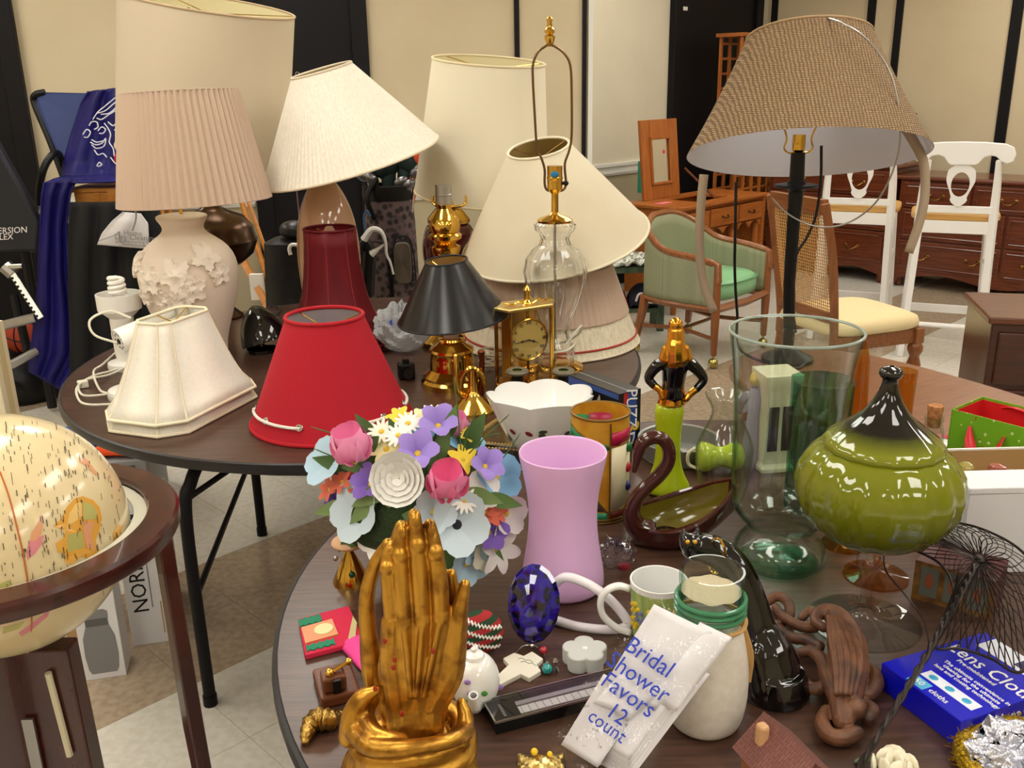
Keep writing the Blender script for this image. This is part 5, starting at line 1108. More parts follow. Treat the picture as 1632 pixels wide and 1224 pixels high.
# white brake-lever gadget in front of golf bag
Y = 4.2; P = ground(598, Y); q_ = lambda px, py, dy=0: aty(px, py, Y+dy)-P
t = thing('bicycle', 'handlebar with white brake levers between dark red shade and golf bag', 'bicycle', P)
g = G(); g.tube([q_(586, 470), q_(590, 400), q_(582, 385), q_(575, 395)], .03, 10); g.build('handlebar', m_black, t); g = G(); g.tube([q_(586, 470), Vector((q_(586, 470).x, 0, .0))], .02, 8); g.build('frame_tube', m_black, t)
for a in (((580, 382), (592, 366), (606, 368), (614, 384), (616, 405), (622, 418), (627, 437)), ((592, 405), (604, 396), (612, 390))):
    g = G(); pts = bez([q_(x, y, -.04) for x, y in a], 4); g.tube(pts, lerps([.028, .02, .012, .01, .008], len(pts)), 8, flat=.6); g.build('brake_lever', M('white_lever%d' % len(a), c(212, 210, 208), .3), t)
g = G(); g.tube(bez([q_(584, 376), q_(580, 350), q_(584, 336), q_(590, 345)], 4), .006, 6); g.build('brake_cable', M('cable_blue', c(60, 90, 130), .4), t)
# ---------------------------------------------------------------- near table: glass and ceramics
def lathe_thing(name, label, cat, px, py, rows, mat, part='body', seg=48, thick=0, flute=None, sub=0, z=TZ, smooth=60):
    P = at(px, py, z); F = Fr(0, 0, 0, P); t = thing(name, label, cat, P); pr = F.prof(rows); z0 = pr[0][1]; pr = [(r, zz-z0) for r, zz in pr]
    g = G()
    if thick:   # hollow vessel: closed bottom, open top
        inn = [(max(r-thick, .001), max(zz, thick*1.6)) for r, zz in pr]; L_ = [(.0005, pr[0][1])]+pr+[(r, zz) for r, zz in reversed(inn)]+[(.0005, inn[0][1])]
        if flute: n = len(pr); fl = lambda a, i: flute(a, max(0, min(n-1, i-1 if i <= n else 2*n-i)))
        else: fl = None
        g.lathe(L_, seg, flute=fl, caps=False)
    else: g.lathe([(.0005, pr[0][1])]+pr+[(.0005, pr[-1][1])], seg, flute=(lambda a, i: flute(a, i-1)) if flute else None, caps=False)
    o = g.build(part, mat, t, smooth=smooth, sub=sub); return t, F, P, pr, o
# purple frosted vase
m_lilac = M('frosted_lilac_glass', c(236, 190, 236), .35, trans=.1, spec=.5)
t, F, P, pr, o = lathe_thing('vase', 'frosted lilac glass vase flaring at the rim', 'vase', 897, 932, [(932, 62), (928, 66), (905, 65), (875, 59), (845, 55), (815, 54), (785, 57), (755, 63), (735, 68), (718, 72)], m_lilac, thick=.004, sub=1)
for dx, dz in ((-.02, 0),):
    g = G(); g.lathe([(.001, .005), (.018, .005), (.018, .12), (.012, .15), (.003, .185), (.0005, .19)], 16, (-.012, .02, 0)); g.build('taper_candle', M('white_wax', c(244, 236, 232), .5), t)
# stained glass cylinder
P = at(955, 816, TZ); F = Fr(0, 0, 0, P); t = thing('candle_holder', 'cylinder candle holder painted like stained glass with coloured gems', 'candle holder', P)
Rc = 45*F.k; Hc = zfor(P, 655)-TZ; m_lead = M('antique_gold_lead', c(130, 100, 50), .4, .6)
m_amb = M('amber_stain', c(214, 160, 48), .35, col2=c(198, 134, 34), nscale=24, trans=.1); m_crim = M('crimson_stain', c(176, 24, 70), .3); m_teal = M('green_stain', c(28, 140, 92), .3); m_ivo = M('ivory_stain', c(226, 216, 180), .4); m_plum = M('plum_stain', c(84, 66, 60), .35); m_dkr = M('dark_red_stain', c(108, 30, 16), .35)
g = G(); g.shell([(Rc, .0), (Rc, Hc)], .003, 64); g.lathe([(.001, .004), (Rc-.002, .004)], 48, caps=False); g.build('glass_wall', m_amb, t)
def cyl(a, z, h=.0): a = math.radians(a); return ((Rc+h)*math.sin(a), -(Rc+h)*math.cos(a), z*Hc)
def patch(poly, mat, n=10):
    """poly: left->right list of (angle, z_low, z_high)"""
    for h, nm in ((.0012, 'stained_panel'), (-.0042, 'stained_panel')):
        g = G(); vs = []
        for a, z0, z1 in poly: vs += [cyl(a, z0, h), cyl(a, z1, h)]
        g.add(vs, [(2*i, 2*i+2, 2*i+3, 2*i+1) for i in range(len(poly)-1)]); g.build(nm, mat, t, solid=.0008)
def lead(pts):
    g = G(); g.tube(bez([cyl(a, z, .002) for a, z in pts], 5), .0016, 6); g.build('lead_line', m_lead, t)
A_ = range(0, 11)
patch([(-78+k*9, .76+.004*(10-k)-.004*k, .90-.0135*k) for k in A_], m_teal); lead([(-80, .9), (-50, .86), (-10, .78), (12, .75)]); lead([(-80, .79), (-40, .765), (12, .75)])
patch([(16+k*6, .75+.002*k, .88+.001*k) for k in A_], m_crim); lead([(14, .97), (14, .75), (14, .05)]); lead([(14, .75), (50, .765), (80, .78)])
patch([(16+k*7, .12+.005*k, .735+.002*k) for k in A_], m_ivo); lead([(14, .12), (50, .14), (88, .19)])
patch([(16+k*7, .03, .11+.004*k) for k in A_], m_dkr); patch([(-30+k*4, .03, .115) for k in A_], m_teal); patch([(-60+k*6.5, .13, .5-.034*k) for k in A_], m_plum); lead([(-60, .5), (-20, .3), (8, .13)]); lead([(-60, .125), (12, .125)])
patch([(150+k*5, .72, .9) for k in A_], m_crim); patch([(200+k*8, .78-.01*abs(k-5), .88+.01*(5-abs(k-5))) for k in A_], MATS['green_stain'])
for z in (.0, 1.0, .03): g = G(); g.tube([(Rc*math.cos(2*pi*k/48), Rc*math.sin(2*pi*k/48), z*Hc+(.003 if z < .5 else 0)) for k in range(48)], .0028, 8, closed=True); g.build('metal_rim', m_lead, t)
for zf, cl in ((.70, (20, 120, 50)), (.505, (190, 20, 40)), (.325, (24, 30, 120))):
    g = G(); q = cyl(62, zf, .001); g.ell(q, (.0085, .0085, .0115), 14, 10); g.build('gem', M('gem_%d' % cl[0], c(*cl), .05, trans=.3, coat=1), t)
# large clear footed vase
t, F, P, pr, o = lathe_thing('vase', 'large clear recycled-glass vase with bulbous foot', 'vase', 1240, 896, [(896, 58), (890, 69), (876, 73), (862, 69), (850, 56), (842, 50), (834, 53), (824, 66), (810, 77), (790, 82), (740, 84), (680, 86), (620, 90), (570, 96), (545, 101), (527, 105)], m_glassg, thick=.0028, sub=1, seg=64)
g = G(); g.tube([(pr[-1][0]*math.cos(2*pi*k/64)*.99, pr[-1][0]*math.sin(2*pi*k/64)*.99, pr[-1][1]) for k in range(64)], .0026, 10, closed=True); g.build('rim', M('glass_rim', c(206, 220, 214), .05, trans=.6, ior=1.3), t)
g = G(); g.lathe([(.0005, .001), (pr[0][0]*.96, .001), (pr[1][0]*.9, .006), (.0005, .006)], 48, caps=False); g.build('green_base', TG('green_base_glass', c(214, 240, 228), c(120, 190, 160)), t)
# small clear vase
t, F, P, pr, o = lathe_thing('vase', 'small clear glass vase with narrow neck beside the large one', 'vase', 1150, 808, [(808, 28), (800, 31), (770, 40), (735, 47), (712, 47), (690, 38), (668, 25), (652, 22), (638, 31), (628, 37)], TG('thin_glass', c(250, 251, 250), c(196, 206, 204)), thick=.002, sub=1, seg=48)
# apple green ceramic behind it
P = at(1150, 772, TZ); F = Fr(0, 0, 0, P); P = P+Vector((0, .07, 0)); m_apple = M('apple_green_glaze', c(178, 200, 52), .08, coat=.4)
t = thing('ceramic_dish', 'apple green two-lobed ceramic piece lying behind the small clear vase', 'ceramic', P)
g = G(); k_ = F.k
g.lathe([(.001, 0), (24*k_, .004), (26*k_, .02), (22*k_, .035), (15*k_, .05), (18*k_, .07), (25*k_, .085), (22*k_, .105), (.001, .112)], 32, caps=False)
g.v = [(-.045+v[2], v[1], 27*k_+v[0]) for v in g.v]; g.build('body', m_apple, t, sub=1, smooth=180)
g = G(); g.tube(bez([(-.04, -.01, .012), (-.06, 0, .02), (-.062, .0, .045), (-.045, .0, .06)], 5), .004, 8); g.build('handle', M('cream_glaze', c(222, 214, 190), .2), t)
# grey round pan
P = at(1088, 742, TZ)+Vector((0, .06, 0)); t = thing('cake_pan', 'round grey metal pan behind the figurine', 'pan', P); g = G(); g.shell([(.085, .003), (.092, .045), (.096, .047)], .002, 48); g.lathe([(.001, .003), (.087, .003)], 48, caps=False); g.build('pan', M('dull_aluminium', c(150, 152, 146), .4, .7), t); g = G(); g.lathe([(.02, .046), (.055, .046), (.055, .052), (.02, .052)], 32, caps=False); g.v = [(v[0]*.5, v[1]*.5, v[2]-.042) for v in g.v]; g.build('inner_disc', m_steel, t)
# green glass tumbler, cream lantern, lilac angel behind the large vase
m_grn = TG('emerald_glass', c(176, 220, 204), c(80, 160, 134))
t, F, P, pr, o = lathe_thing('tumbler', 'tall faceted emerald glass tumbler behind the large clear vase', 'glass', 1294, 806, [(806, 44), (800, 46), (700, 48), (605, 51)], m_grn, thick=.004, seg=10, smooth=20)
P = at(1252, 778, TZ)+Vector((.0, .12, 0)); F = Fr(0, 0, 0, P); zt = zfor(P, 590)-TZ; m_crmc = M('cream_porcelain', c(226, 216, 184), .25, coat=.3)
t = thing('ceramic_lantern', 'cream square ceramic lantern seen through the large clear vase', 'lantern', P, .15)
g = G(); h_ = .032; 
g.loft([[(sx*s, sy*s, z) for sx, sy in ((-h_, -h_), (h_, -h_), (h_, h_), (-h_, h_))] for s, z in ((1.2, 0), (1.2, .01), (1, .02), (1, zt*.8), (1.15, zt*.86), (1.35, zt*.95), (1.35, zt))]); g.build('body', m_crmc, t, smooth=20, bevel=.002)
for sx in (-.5, .5): g = G(); g.box((sx*h_, -h_-.001, zt*.45), (h_*.7, .003, zt*.45)); g.build('window', M('dark_opening', c(50, 44, 40), .6) if sx < 0 else MATS['dark_opening'], t, smooth=0)
P = at(1212, 765, TZ)+Vector((0, .09, 0)); F = Fr(0, 0, 0, P); zt = zfor(P, 590)-TZ
t = thing('angel_figurine', 'small lilac glass angel with yellow hair behind the large clear vase', 'figurine', P)
g = G(); g.lathe([(.001, 0), (.026, 0), (.024, .02), (.014, zt*.55), (.018, zt*.72), (.009, zt*.82)], 24, caps=False); g.build('gown', M('lilac_glass', c(200, 186, 212), .1, trans=.4), t); g = G(); g.ell((0, 0, zt*.9), .014, 14, 10); g.ell((.003, .003, zt*.93), (.015, .014, .013)); g.build('head', M('yellow_hair', c(220, 184, 96), .4), t); g = G(); g.ell((-.022, .005, zt*.66), (.02, .004, .03), R=(0, .5, 0)); g.ell((.022, .005, zt*.66), (.02, .004, .03), R=(0, -.5, 0)); g.build('wings', MATS['lilac_glass'], t)
# amber glass pieces
m_amber = TG('amber_glass', c(246, 224, 172), c(220, 170, 84)); m_amber2 = TG('peach_glass', c(244, 214, 182), c(214, 146, 96))
lathe_thing('bottle', 'slender amber glass bottle right of the large clear vase', 'bottle', 1356, 742, [(742, 17), (735, 19), (680, 17), (620, 15), (575, 13), (555, 9), (543, 5)], m_amber, thick=.002, seg=28)
lathe_thing('tumbler', 'straight amber glass tumbler behind the green covered jar', 'glass', 1426, 722, [(722, 18), (716, 19), (650, 19), (590, 20.5)], m_amber, thick=.0025, seg=32)
for px, py, r, lab, mt in ((1344, 868, 34, 'small amber goblet with wide foot left of the jar stem', m_amber), (1395, 918, 50, 'peach glass goblet behind the stem of the green jar', m_amber2)):
    P = at(px, py, TZ); F = Fr(0, 0, 0, P); t = thing('goblet', lab, 'goblet', P); k_ = F.k
    g = G(); g.lathe([(.001, 0), (r*k_, 0), (r*k_, .003), (r*.4*k_, .009), (.005, .014), (.0045, .03), (.008, .036), (.005, .042)], 36, caps=False); g.build('foot', mt, t)
    g = G(); g.lathe([(.0005, .042), (.014, .046), (.026, .06), (.03, .085), (.0285, .085), (.0245, .061), (.013, .048), (.0005, .045)], 32, caps=False); g.build('bowl', mt, t)
# green covered compote
m_olv = M('olive_glaze', c(150, 160, 30), .06, coat=.6); m_lid = M('olive_black_glaze', c(150, 160, 34), .06, coat=.6)
for mt, zs in ((m_olv, 0), (m_lid, 1)):
    n, l = mt.node_tree.nodes, mt.node_tree.links; b = n['Principled BSDF']
    tc = n.new('ShaderNodeTexCoord'); sp = n.new('ShaderNodeSeparateXYZ'); l.new(tc.outputs['Object'], sp.inputs[0]); r = n.new('ShaderNodeValToRGB'); mr = n.new('ShaderNodeMapRange')
    l.new(sp.outputs['Z'], mr.inputs[0]); l.new(mr.outputs[0], r.inputs[0]); l.new(r.outputs[0], b.inputs['Base Color'])
    e = r.color_ramp.elements
    if zs: mr.inputs[1].default_value = 0.0; mr.inputs[2].default_value = .078; e[0].color = (*c(124, 130, 30), 1); e[0].position = .22; e[1].color = (*c(10, 10, 10), 1); e[1].position = .5
    else: mr.inputs[1].default_value = 0; mr.inputs[2].default_value = .16; e[0].color = (*c(82, 88, 8), 1); e[0].position = .1; e[1].color = (*c(116, 122, 20), 1); e[1].position = .8
P = at(1376, 992, TZ); F = Fr(0, 0, 0, P); t = thing('covered_compote', 'olive green ribbed covered jar with black knob on clear glass foot', 'jar', P)
pf = F.prof([(992, 86), (990, 86), (986, 60), (980, 22), (972, 11), (950, 8), (925, 9), (912, 14), (900, 20), (888, 21), (878, 15), (870, 12)])
pf[0] = (pf[0][0], 0); pf[1] = (pf[1][0], .0025); pf[2] = (pf[2][0], .005)
g = G(); g.lathe([(.0005, 0)]+pf+[(.0005, pf[-1][1])], 48, caps=False); g.build('glass_foot', m_glass, t, smooth=70)
pb = F.prof([(872, 14), (866, 34), (856, 62), (842, 86), (822, 107), (798, 121), (772, 126), (748, 122), (730, 112), (718, 100), (712, 92)])
z0 = pb[0][1]; g = G(); g.lathe([(r, z-z0) for r, z in pb]+[(.001, pb[-1][1]-z0)], 128, flute=lambda a, i: 1+.034*math.cos(9*a)**2 if 0 < i < 10 else 1, caps=True); g.build('bowl', m_olv, t, loc=(0, 0, z0), smooth=80)
pl_ = F.prof([(716, 86), (712, 92), (705, 91), (697, 84), (684, 66), (671, 48), (658, 35), (642, 24), (625, 16), (612, 12.5), (605, 12), (602, 16), (597, 19), (591, 18), (587, 12), (585, 4)])
z0 = pl_[0][1]; g = G(); g.lathe([(.001, 0)]+[(r, z-z0) for r, z in pl_], 96, flute=lambda a, i: 1+.02*math.cos(9*a)**2 if 1 < i < 7 else 1, caps=False); g.build('lid', m_lid, t, loc=(0, 0, z0+.0015), smooth=80)
# white scalloped bowl
P = at(862, 716, TZ); F = Fr(0, 0, 0, P); t = thing('serving_bowl', 'white scalloped porcelain bowl standing on the near table', 'bowl', P)
zt = zfor(P, 634)-TZ; k_ = F.k; m_porc = M('white_porcelain', c(238, 238, 236), .08, coat=.4)
def bowl(u, v, off=0):
    a = 2*pi*u; s = abs(math.sin(3.5*a))**.8; k = v**1.0
    r = (34+(80-34)*v**.8+off)*k_*(1+.07*s*v*v); z = zt*v**1.25*(1+.07*s*v**3); return (r*math.cos(a), r*math.sin(a)*.84, z+.004)
g = G(); g.grid(lambda u, v: bowl(u, v), 112, 16, closeu=True); g.grid(lambda u, v: bowl(u, 1-v, -2.2) if v < .999 else (0, 0, .008), 112, 16, closeu=True)
g.lathe([(.0005, .0), (36*k_, 0), (35*k_, .006)], 48, caps=False, sq=.84); g.build('bowl', m_porc, t, smooth=80)
rr_ = random.Random(2)
for k in range(26):
    a = -pi/2+rr_.uniform(-1.3, 1.3); v = rr_.uniform(.18, .62); q = Vector(bowl((a/(2*pi)) % 1, v)); n_ = Vector((math.cos(a), math.sin(a), -.5)).normalized()
    g = G(); g.X = axis_m(q+n_*.0012, q+n_*.01); g.ell((0, 0, 0), (rr_.uniform(.006, .013), rr_.uniform(.005, .009), .0008), 10, 4); g.build('painted_flower' if k % 3 == 0 else 'painted_leaf', M('decal_rose', c(130, 40, 60), .3) if k == 0 else MATS['decal_rose'] if k % 3 == 0 else M('decal_leaf', c(70, 84, 66), .3) if k == 1 else MATS['decal_leaf'], t)
# trays with beaded edge
def tray(label, q4, z, mat, bead, name='serving_tray'):
    W_ = [at(x, y, TZ+z) for x, y in q4]; P = sum(W_, Vector())/4; P.z = TZ+z; t = thing(name, label, 'tray', P); L_ = [(v.x-P.x, v.y-P.y) for v in W_]
    g = G(); g.prism(L_, 0, .004); g.build('tray', mat, t, bevel=.001)
    g = G()
    for i in range(4):
        a, b = Vector(L_[i]), Vector(L_[(i+1) % 4]); n = int((b-a).length/.0085)
        for k in range(n): p = a.lerp(b, k/n); g.ell((p.x, p.y, .006), .0036, 6, 4)
    o = g.build('beaded_edge', bead, t); o['kind'] = 'stuff'; return t
tray('silver tray with beaded edge lying left of the white bowl', [(742, 706), (838, 716), (836, 690), (802, 664)], 0, m_silver, m_brs)
tray('black tray with brass-beaded edge in front of the silver tray', [(752, 748), (838, 752), (836, 722), (757, 716)], 0, m_black, m_brs)
# puzzle box
m_bk = M('black_card_gloss', c(16, 15, 18), .3); P0 = at(986, 722, TZ); zt = zfor(P0, 628)
A, e1, e2 = pxbox((986, 628), (1022, 619), (922, 594), zt, TZ); t = thing('puzzle_box', 'black and blue puzzle box with big lettering beside the stained glass holder', 'box', (A.x, A.y, TZ), math.atan2(e1.y, e1.x))
w_, d_, h_ = e1.length, e2.length, zt-TZ
g = G(); box(g, 0, w_, 0, d_, 0, h_); g.build('carton', m_bk, t, smooth=0, bevel=.0015)
bx(t, 'blue_panel', M('print_blue', c(40, 70, 140), .35), w_*.42, w_*.8, -.0008, 0, h_*.12, h_*.98, 0); bx(t, 'red_panel', M('print_red', c(170, 36, 40), .35), w_*.22, w_*.42, -.0008, 0, h_*.05, h_*.98, 0)
text(t, 'lettering', 'PUZZ', h_*.33, m_white, basis((w_*.55, -.0012, h_*.72), (0, 0, -1), (1, 0, 0)), sx=.8, shear=.2)
text(t, 'lettering', '3', h_*.42, M('print_yellow', c(226, 180, 50), .35), basis((w_*.58, -.0012, h_*.38), (0, 0, -1), (1, 0, 0))); text(t, 'lettering', 'D', h_*.36, m_wpl, basis((w_*.45, -.0012, h_*.18), (0, 0, -1), (1, 0, 0)))
bx(t, 'side_print', M('print_side_blue', c(58, 84, 150), .35), -.0008, 0, d_*.74, d_*.99, h_*.1, h_*.98, 0); bx(t, 'side_stripe', MATS['print_side_blue'], -.0008, 0, .0, d_*.74, h_*.9, h_*.98, 0)
g = G(); g.prism([(d_*.3, h_*.5), (d_*.42, h_*.5), (d_*.4, h_*.78), (d_*.36, h_*.86), (d_*.33, h_*.7)], -.0012, 0, plane='yz'); g.build('printed_castle', M('print_pale', c(214, 206, 186), .4), t)
bx(t, 'top_seam', m_grey, w_*.46, w_*.5, 0, d_, h_, h_+.0008, 0)
# green dotted gift bag
m_dot = M('dotted_paper', c(112, 170, 30), .5); n, l = m_dot.node_tree.nodes, m_dot.node_tree.links; b = n['Principled BSDF']
tc = n.new('ShaderNodeTexCoord'); col = None
prev = (c(112, 170, 30))
last = None
for sc_, th_, cl in ((52, .17, c(206, 216, 150)), (60, .12, c(186, 40, 40))):
    v = n.new('ShaderNodeTexVoronoi'); v.inputs['Scale'].default_value = sc_; l.new(tc.outputs['Object'], v.inputs[0]); mth = n.new('ShaderNodeMath'); mth.operation = 'LESS_THAN'; mth.inputs[1].default_value = th_; l.new(v.outputs['Distance'], mth.inputs[0])
    mx = n.new('ShaderNodeMixRGB'); mx.inputs[1].default_value = (*prev, 1); mx.inputs[2].default_value = (*cl, 1); l.new(mth.outputs[0], mx.inputs[0])
    if last: l.new(last.outputs[0], mx.inputs[1])
    last = mx
l.new(last.outputs[0], b.inputs['Base Color'])
Pb = at(1518, 748, TZ); zt = zfor(Pb, 652); A, e1, e2 = pxbox((1517, 652), (1632, 682), (1576, 631), zt, TZ)
t = thing('gift_bag', 'green gift bag with red and white dots and red lining', 'bag', (A.x, A.y, TZ), math.atan2(e1.y, e1.x)); w_, d_, h_ = e1.length*1.05, e2.length*.9, zt-TZ; m_rl = M('red_paper', c(206, 24, 30), .6)
for nm, a in (('front_panel', (0, w_, 0, .002)), ('back_panel', (0, w_, d_-.002, d_)), ('side_panel', (0, .002, 0, d_)), ('side_panel', (w_-.002, w_, 0, d_))):
    o = bx(t, nm, m_dot, *a, 0, h_, 0); ins = {'front_panel': (0.003, w_-.003, .0022, .003), 'back_panel': (.003, w_-.003, d_-.003, d_-.0022), 'side_panel': (a[0]+.0022 if a[0] == 0 else a[0]-.001, a[0]+.003 if a[0] == 0 else a[0]-.0002, .003, d_-.003)}[nm]; bx(o, 'lining', m_rl, *ins, .003, h_-.006, 0)
bx(t, 'base', m_rl, 0, w_, 0, d_, 0, .002, 0)
g = G(); pts = bez([(w_*.28, -.003, h_*.82), (w_*.36, -.02, h_*.6), (w_*.5, -.03, h_*.35), (w_*.66, -.02, h_*.5), (w_*.74, -.003, h_*.8)], 6); g.tube(pts, lerps([.003, .011, .012, .011, .003], len(pts)), 8, flat=.25); g.build('ribbon_handle', M('red_ribbon', c(200, 20, 40), .35), t)
g = G(); pts = bez([(w_*.3, d_+.0, h_*.9), (w_*.5, d_-.015, h_*.98), (w_*.7, d_-.0, h_*.9)], 6); g.tube(pts, .006, 8, flat=.3); g.build('ribbon_handle', MATS['red_ribbon'], t)
# cork bottle, plate, glass bits
P = at(1480, 738, TZ); F = Fr(0, 0, 0, P); t = thing('corked_bottle', 'small pale glass bottle stopped with a cork', 'bottle', P); z_ = lambda y: zfor(P, y)-TZ
g = G(); pr = [(.001, 0), (.024, 0), (.025, .004), (.025, z_(690)), (.02, z_(678)), (.018, z_(672)), (.0205, z_(669)), (.0205, z_(664)), (.016, z_(664)), (.015, z_(676)), (.022, z_(692)), (.022, .005), (.001, .004)]; g.lathe(pr, 32, caps=False); g.build('glass', m_glassg, t)
g = G(); g.lathe([(.001, z_(682)), (.0135, z_(680)), (.0175, z_(648)), (.0165, z_(646)), (.001, z_(646))], 24, caps=False); g.build('cork', M('cork', c(186, 130, 82), .85, col2=c(150, 96, 56), nscale=120, bump=(300, .6)), t)
g = G(); g.lathe([(.001, .006), (.02, .006), (.02, .03), (.001, .032)], 20, caps=False); g.build('dark_contents', M('purple_sand', c(80, 40, 70), .7), t); g = G(); g.box((0, -.0215, z_(705)), (.022, .002, .03)); g.build('label', m_wpl, t, smooth=0)
P = at(1508, 722, TZ)+Vector((0, .03, 0)); t = thing('plate', 'small white plate with red rim beside the gift bag', 'plate', P); g = G(); g.lathe([(.001, .003), (.028, .003), (.05, .016), (.052, .017), (.03, .0), (.001, .0)], 40, caps=False); g.build('plate', m_porc, t); g = G(); g.lathe([(.041, .0125), (.051, .0185), (.052, .0178)], 40, caps=False); g.build('red_rim', M('red_glaze', c(180, 40, 50), .3), t)
P = at(1500, 742, TZ)+Vector((0, -.01, 0)); t = thing('glass_ornament', 'small faceted clear glass ornament beside the corked bottle', 'ornament', P); g = G(); g.lathe([(.001, 0), (.008, 0), (.016, .012), (.014, .024), (.004, .032), (.001, .034)], 8, caps=False); g.build('crystal', m_glass, t, smooth=10); g = G(); g.tube([(0, 0, .033), (.003, 0, .04), (0, 0, .042)], .0015, 6); g.build('loop', m_silver, t)
P = at(1380, 712, TZ)+Vector((0, .04, 0)); F = Fr(0, 0, 0, P); t = thing('pink_carnation', 'pink artificial carnation behind the green covered jar', 'flower', P); zt = zfor(P, 678)-TZ
g = G(); g.tube([(0, 0, 0), (0, 0, zt)], .004, 6); g.build('stem', M('stem_green', c(70, 100, 50), .6), t)
for k in range(16): a = k*2.4; r = .006+.0012*k; g = G(); g.ell((r*math.cos(a), r*math.sin(a), zt+.012-.0008*k), (.013, .004, .012), 8, 5, R=(.3*math.sin(a), .3*math.cos(a), a)); g.build('petal', M('carnation_pink', c(230, 150, 180), .7) if k == 0 else MATS['carnation_pink'], t)
P = at(1452, 705, TZ)+Vector((.0, .05, 0)); t = thing('toy_egg', 'yellow and white egg ornament behind the corked bottle', 'ornament', P); g = G(); g.lathe([(.001, 0), (.012, .003), (.017, .014), (.014, .024)], 20, caps=False); g.build('white_half', m_porc, t); g = G(); g.lathe([(.014, .024), (.009, .033), (.001, .037)], 20, caps=False); g.build('yellow_half', M('yellow_glaze', c(230, 190, 40), .2), t)
# white boxes at right
Pn = at(1527, 915, TZ); zt = zfor(Pn, 778); t = thing('white_box', 'large plain white box at right edge behind the wire skimmer', 'box', (Pn.x, Pn.y, TZ), .02); bx(t, 'box_body', m_box, 0, .3, 0, .07, 0, zt-TZ-.012, .002); bx(t, 'lid', m_box, -.002, .302, -.002, .072, zt-TZ-.012, zt-TZ, .002)
Pn = at(1522, 840, TZ); zt = zfor(Pn, 757); t = thing('open_tray_box', 'shallow cardboard tray with white rim holding a pink glass piece', 'box', (Pn.x, Pn.y+.015, TZ), .02); h_ = zt-TZ
for a in ((0, .3, 0, .003), (0, .3, .117, .12), (0, .003, .003, .117), (.297, .3, .003, .117)): o = bx(t, 'wall', m_kraft, *a, 0, h_-.004, 0); bx(o, 'white_edge', m_wpl, a[0]-.001, a[1]+.001, a[2]-.001, a[3]+.001, h_-.004, h_, 0)
bx(t, 'floor_panel', m_kraft, 0, .3, 0, .12, 0, .003, 0); trz = h_
P = Vector((Pn.x+.1, Pn.y+.06, TZ+.004)); t = thing('glass_figure', 'pink glass figure lying in the cardboard tray before the gift bag', 'figurine', P); g = G(); g.lathe([(.001, 0), (.03, 0), (.034, .03), (.02, .06), (.012, .075), (.02, .085), (.016, .1), (.001, .104)], 20, caps=False); g.build('body', M('pink_glass', c(206, 130, 116), .05, trans=.6), t); g = G(); g.tube([(.015, 0, .06), (.035, 0, .07), (.04, 0, .09)], .006, 8); g.build('arm', MATS['pink_glass'], t)
P = Vector((Pn.x+.03, Pn.y+.05, TZ+.004)); t = thing('wrapped_candy', 'cellophane wrapped yellow candy in the cardboard tray', 'candy', P); g = G(); g.ell((0, 0, trz-.012), (.018, .014, .014), 10, 7); g.tube([(0, 0, 0), (0, 0, trz-.02)], .014, 10); g.build('candy', M('cellophane_yellow', c(206, 190, 110), .1, trans=.5), t, smooth=20)
# ---------------------------------------------------------------- near table: figures and small things
m_goldh = M('antique_gold_leaf', c(196, 146, 58), .34, .9, col2=c(112, 68, 26), nscale=34, ndet=8, ramp=(.48, .74), bump=(60, .4, .003))
# praying hands
P = at(650, 1262, TZ); F = Fr(0, 0, 0, P); k_ = .00079
t = thing('praying_hands', 'gilded praying hands sculpture with draped cuffs in the foreground', 'sculpture', P)
def chain(g, pts, dy=0, n=5, seg=10, kk=None):
    V = [F.L(p[0], p[1], dy+(p[3] if len(p) > 3 else 0)) for p in pts]; C_ = bez(V, n); rr = lerps([p[2]*k_ for p in pts], len(C_)); g.tube(C_, rr, seg)
    g.ell(C_[-1], rr[-1], 10, 8); g.ell(C_[0], rr[0], 10, 8)
g = G()
fing = [[(624, 992, 12.5), (620, 945, 12.5, -.002), (616, 905, 11, 0), (618, 884, 10, .002), (623, 868, 8, .005)], [(645, 992, 15), (640, 930, 14.5, -.003), (637, 885, 13, -.001), (637, 860, 11.5, .002), (641, 840, 9, .006)],
        [(673, 988, 15.5), (669, 925, 15, -.003), (665, 870, 14, -.001), (663, 845, 12.5, .002), (662, 822, 9.5, .006)], [(703, 982, 15.5), (700, 925, 15, -.003), (694, 882, 13.5, 0), (690, 858, 12, .003), (687, 838, 9, .007)]]
for f in fing: chain(g, [(x, y, r*.88, *q) for x, y, r, *q in f], seg=14)
for a, b in (((624, 992), (640, 1150)), ((645, 992), (652, 1150)), ((673, 988), (668, 1150)), ((703, 982), (688, 1150))):   # metacarpals
    chain(g, [(a[0], a[1], 16), ((a[0]*.6+b[0]*.4)-4*(a[0] < 640), 1060, 21, .004), (b[0], b[1], 21, .004)])
chain(g, [(634, 1000, 14, .008), (622, 1060, 20, .008), (634, 1120, 20, .01)])
for a, b in (((645, 1000), (655, 1110)), ((673, 1000), (664, 1110)), ((700, 995), (676, 1110))): chain(g, [(a[0], a[1], 5, -.011), ((a[0]+b[0])/2, (a[1]+b[1])/2, 4.5, -.013), (b[0], b[1], 4, -.012)])
for f in fing:
    for j, rr in ((0, .9), (2, .98)): g.ell(F.L(f[j][0], f[j][1], -.004), (f[j][2]*k_*rr, f[j][2]*k_*.8, f[j][2]*k_*1.1), 10, 8)
chain(g, [(690, 1120, 24, .006), (716, 1070, 24, .004), (726, 1015, 18, .002), (733, 970, 13, .002), (741, 932, 8.5, .004)])   # thumb
g.ell(F.L(730, 985, 0), (14*k_, 12*k_, 17*k_), 10, 8)
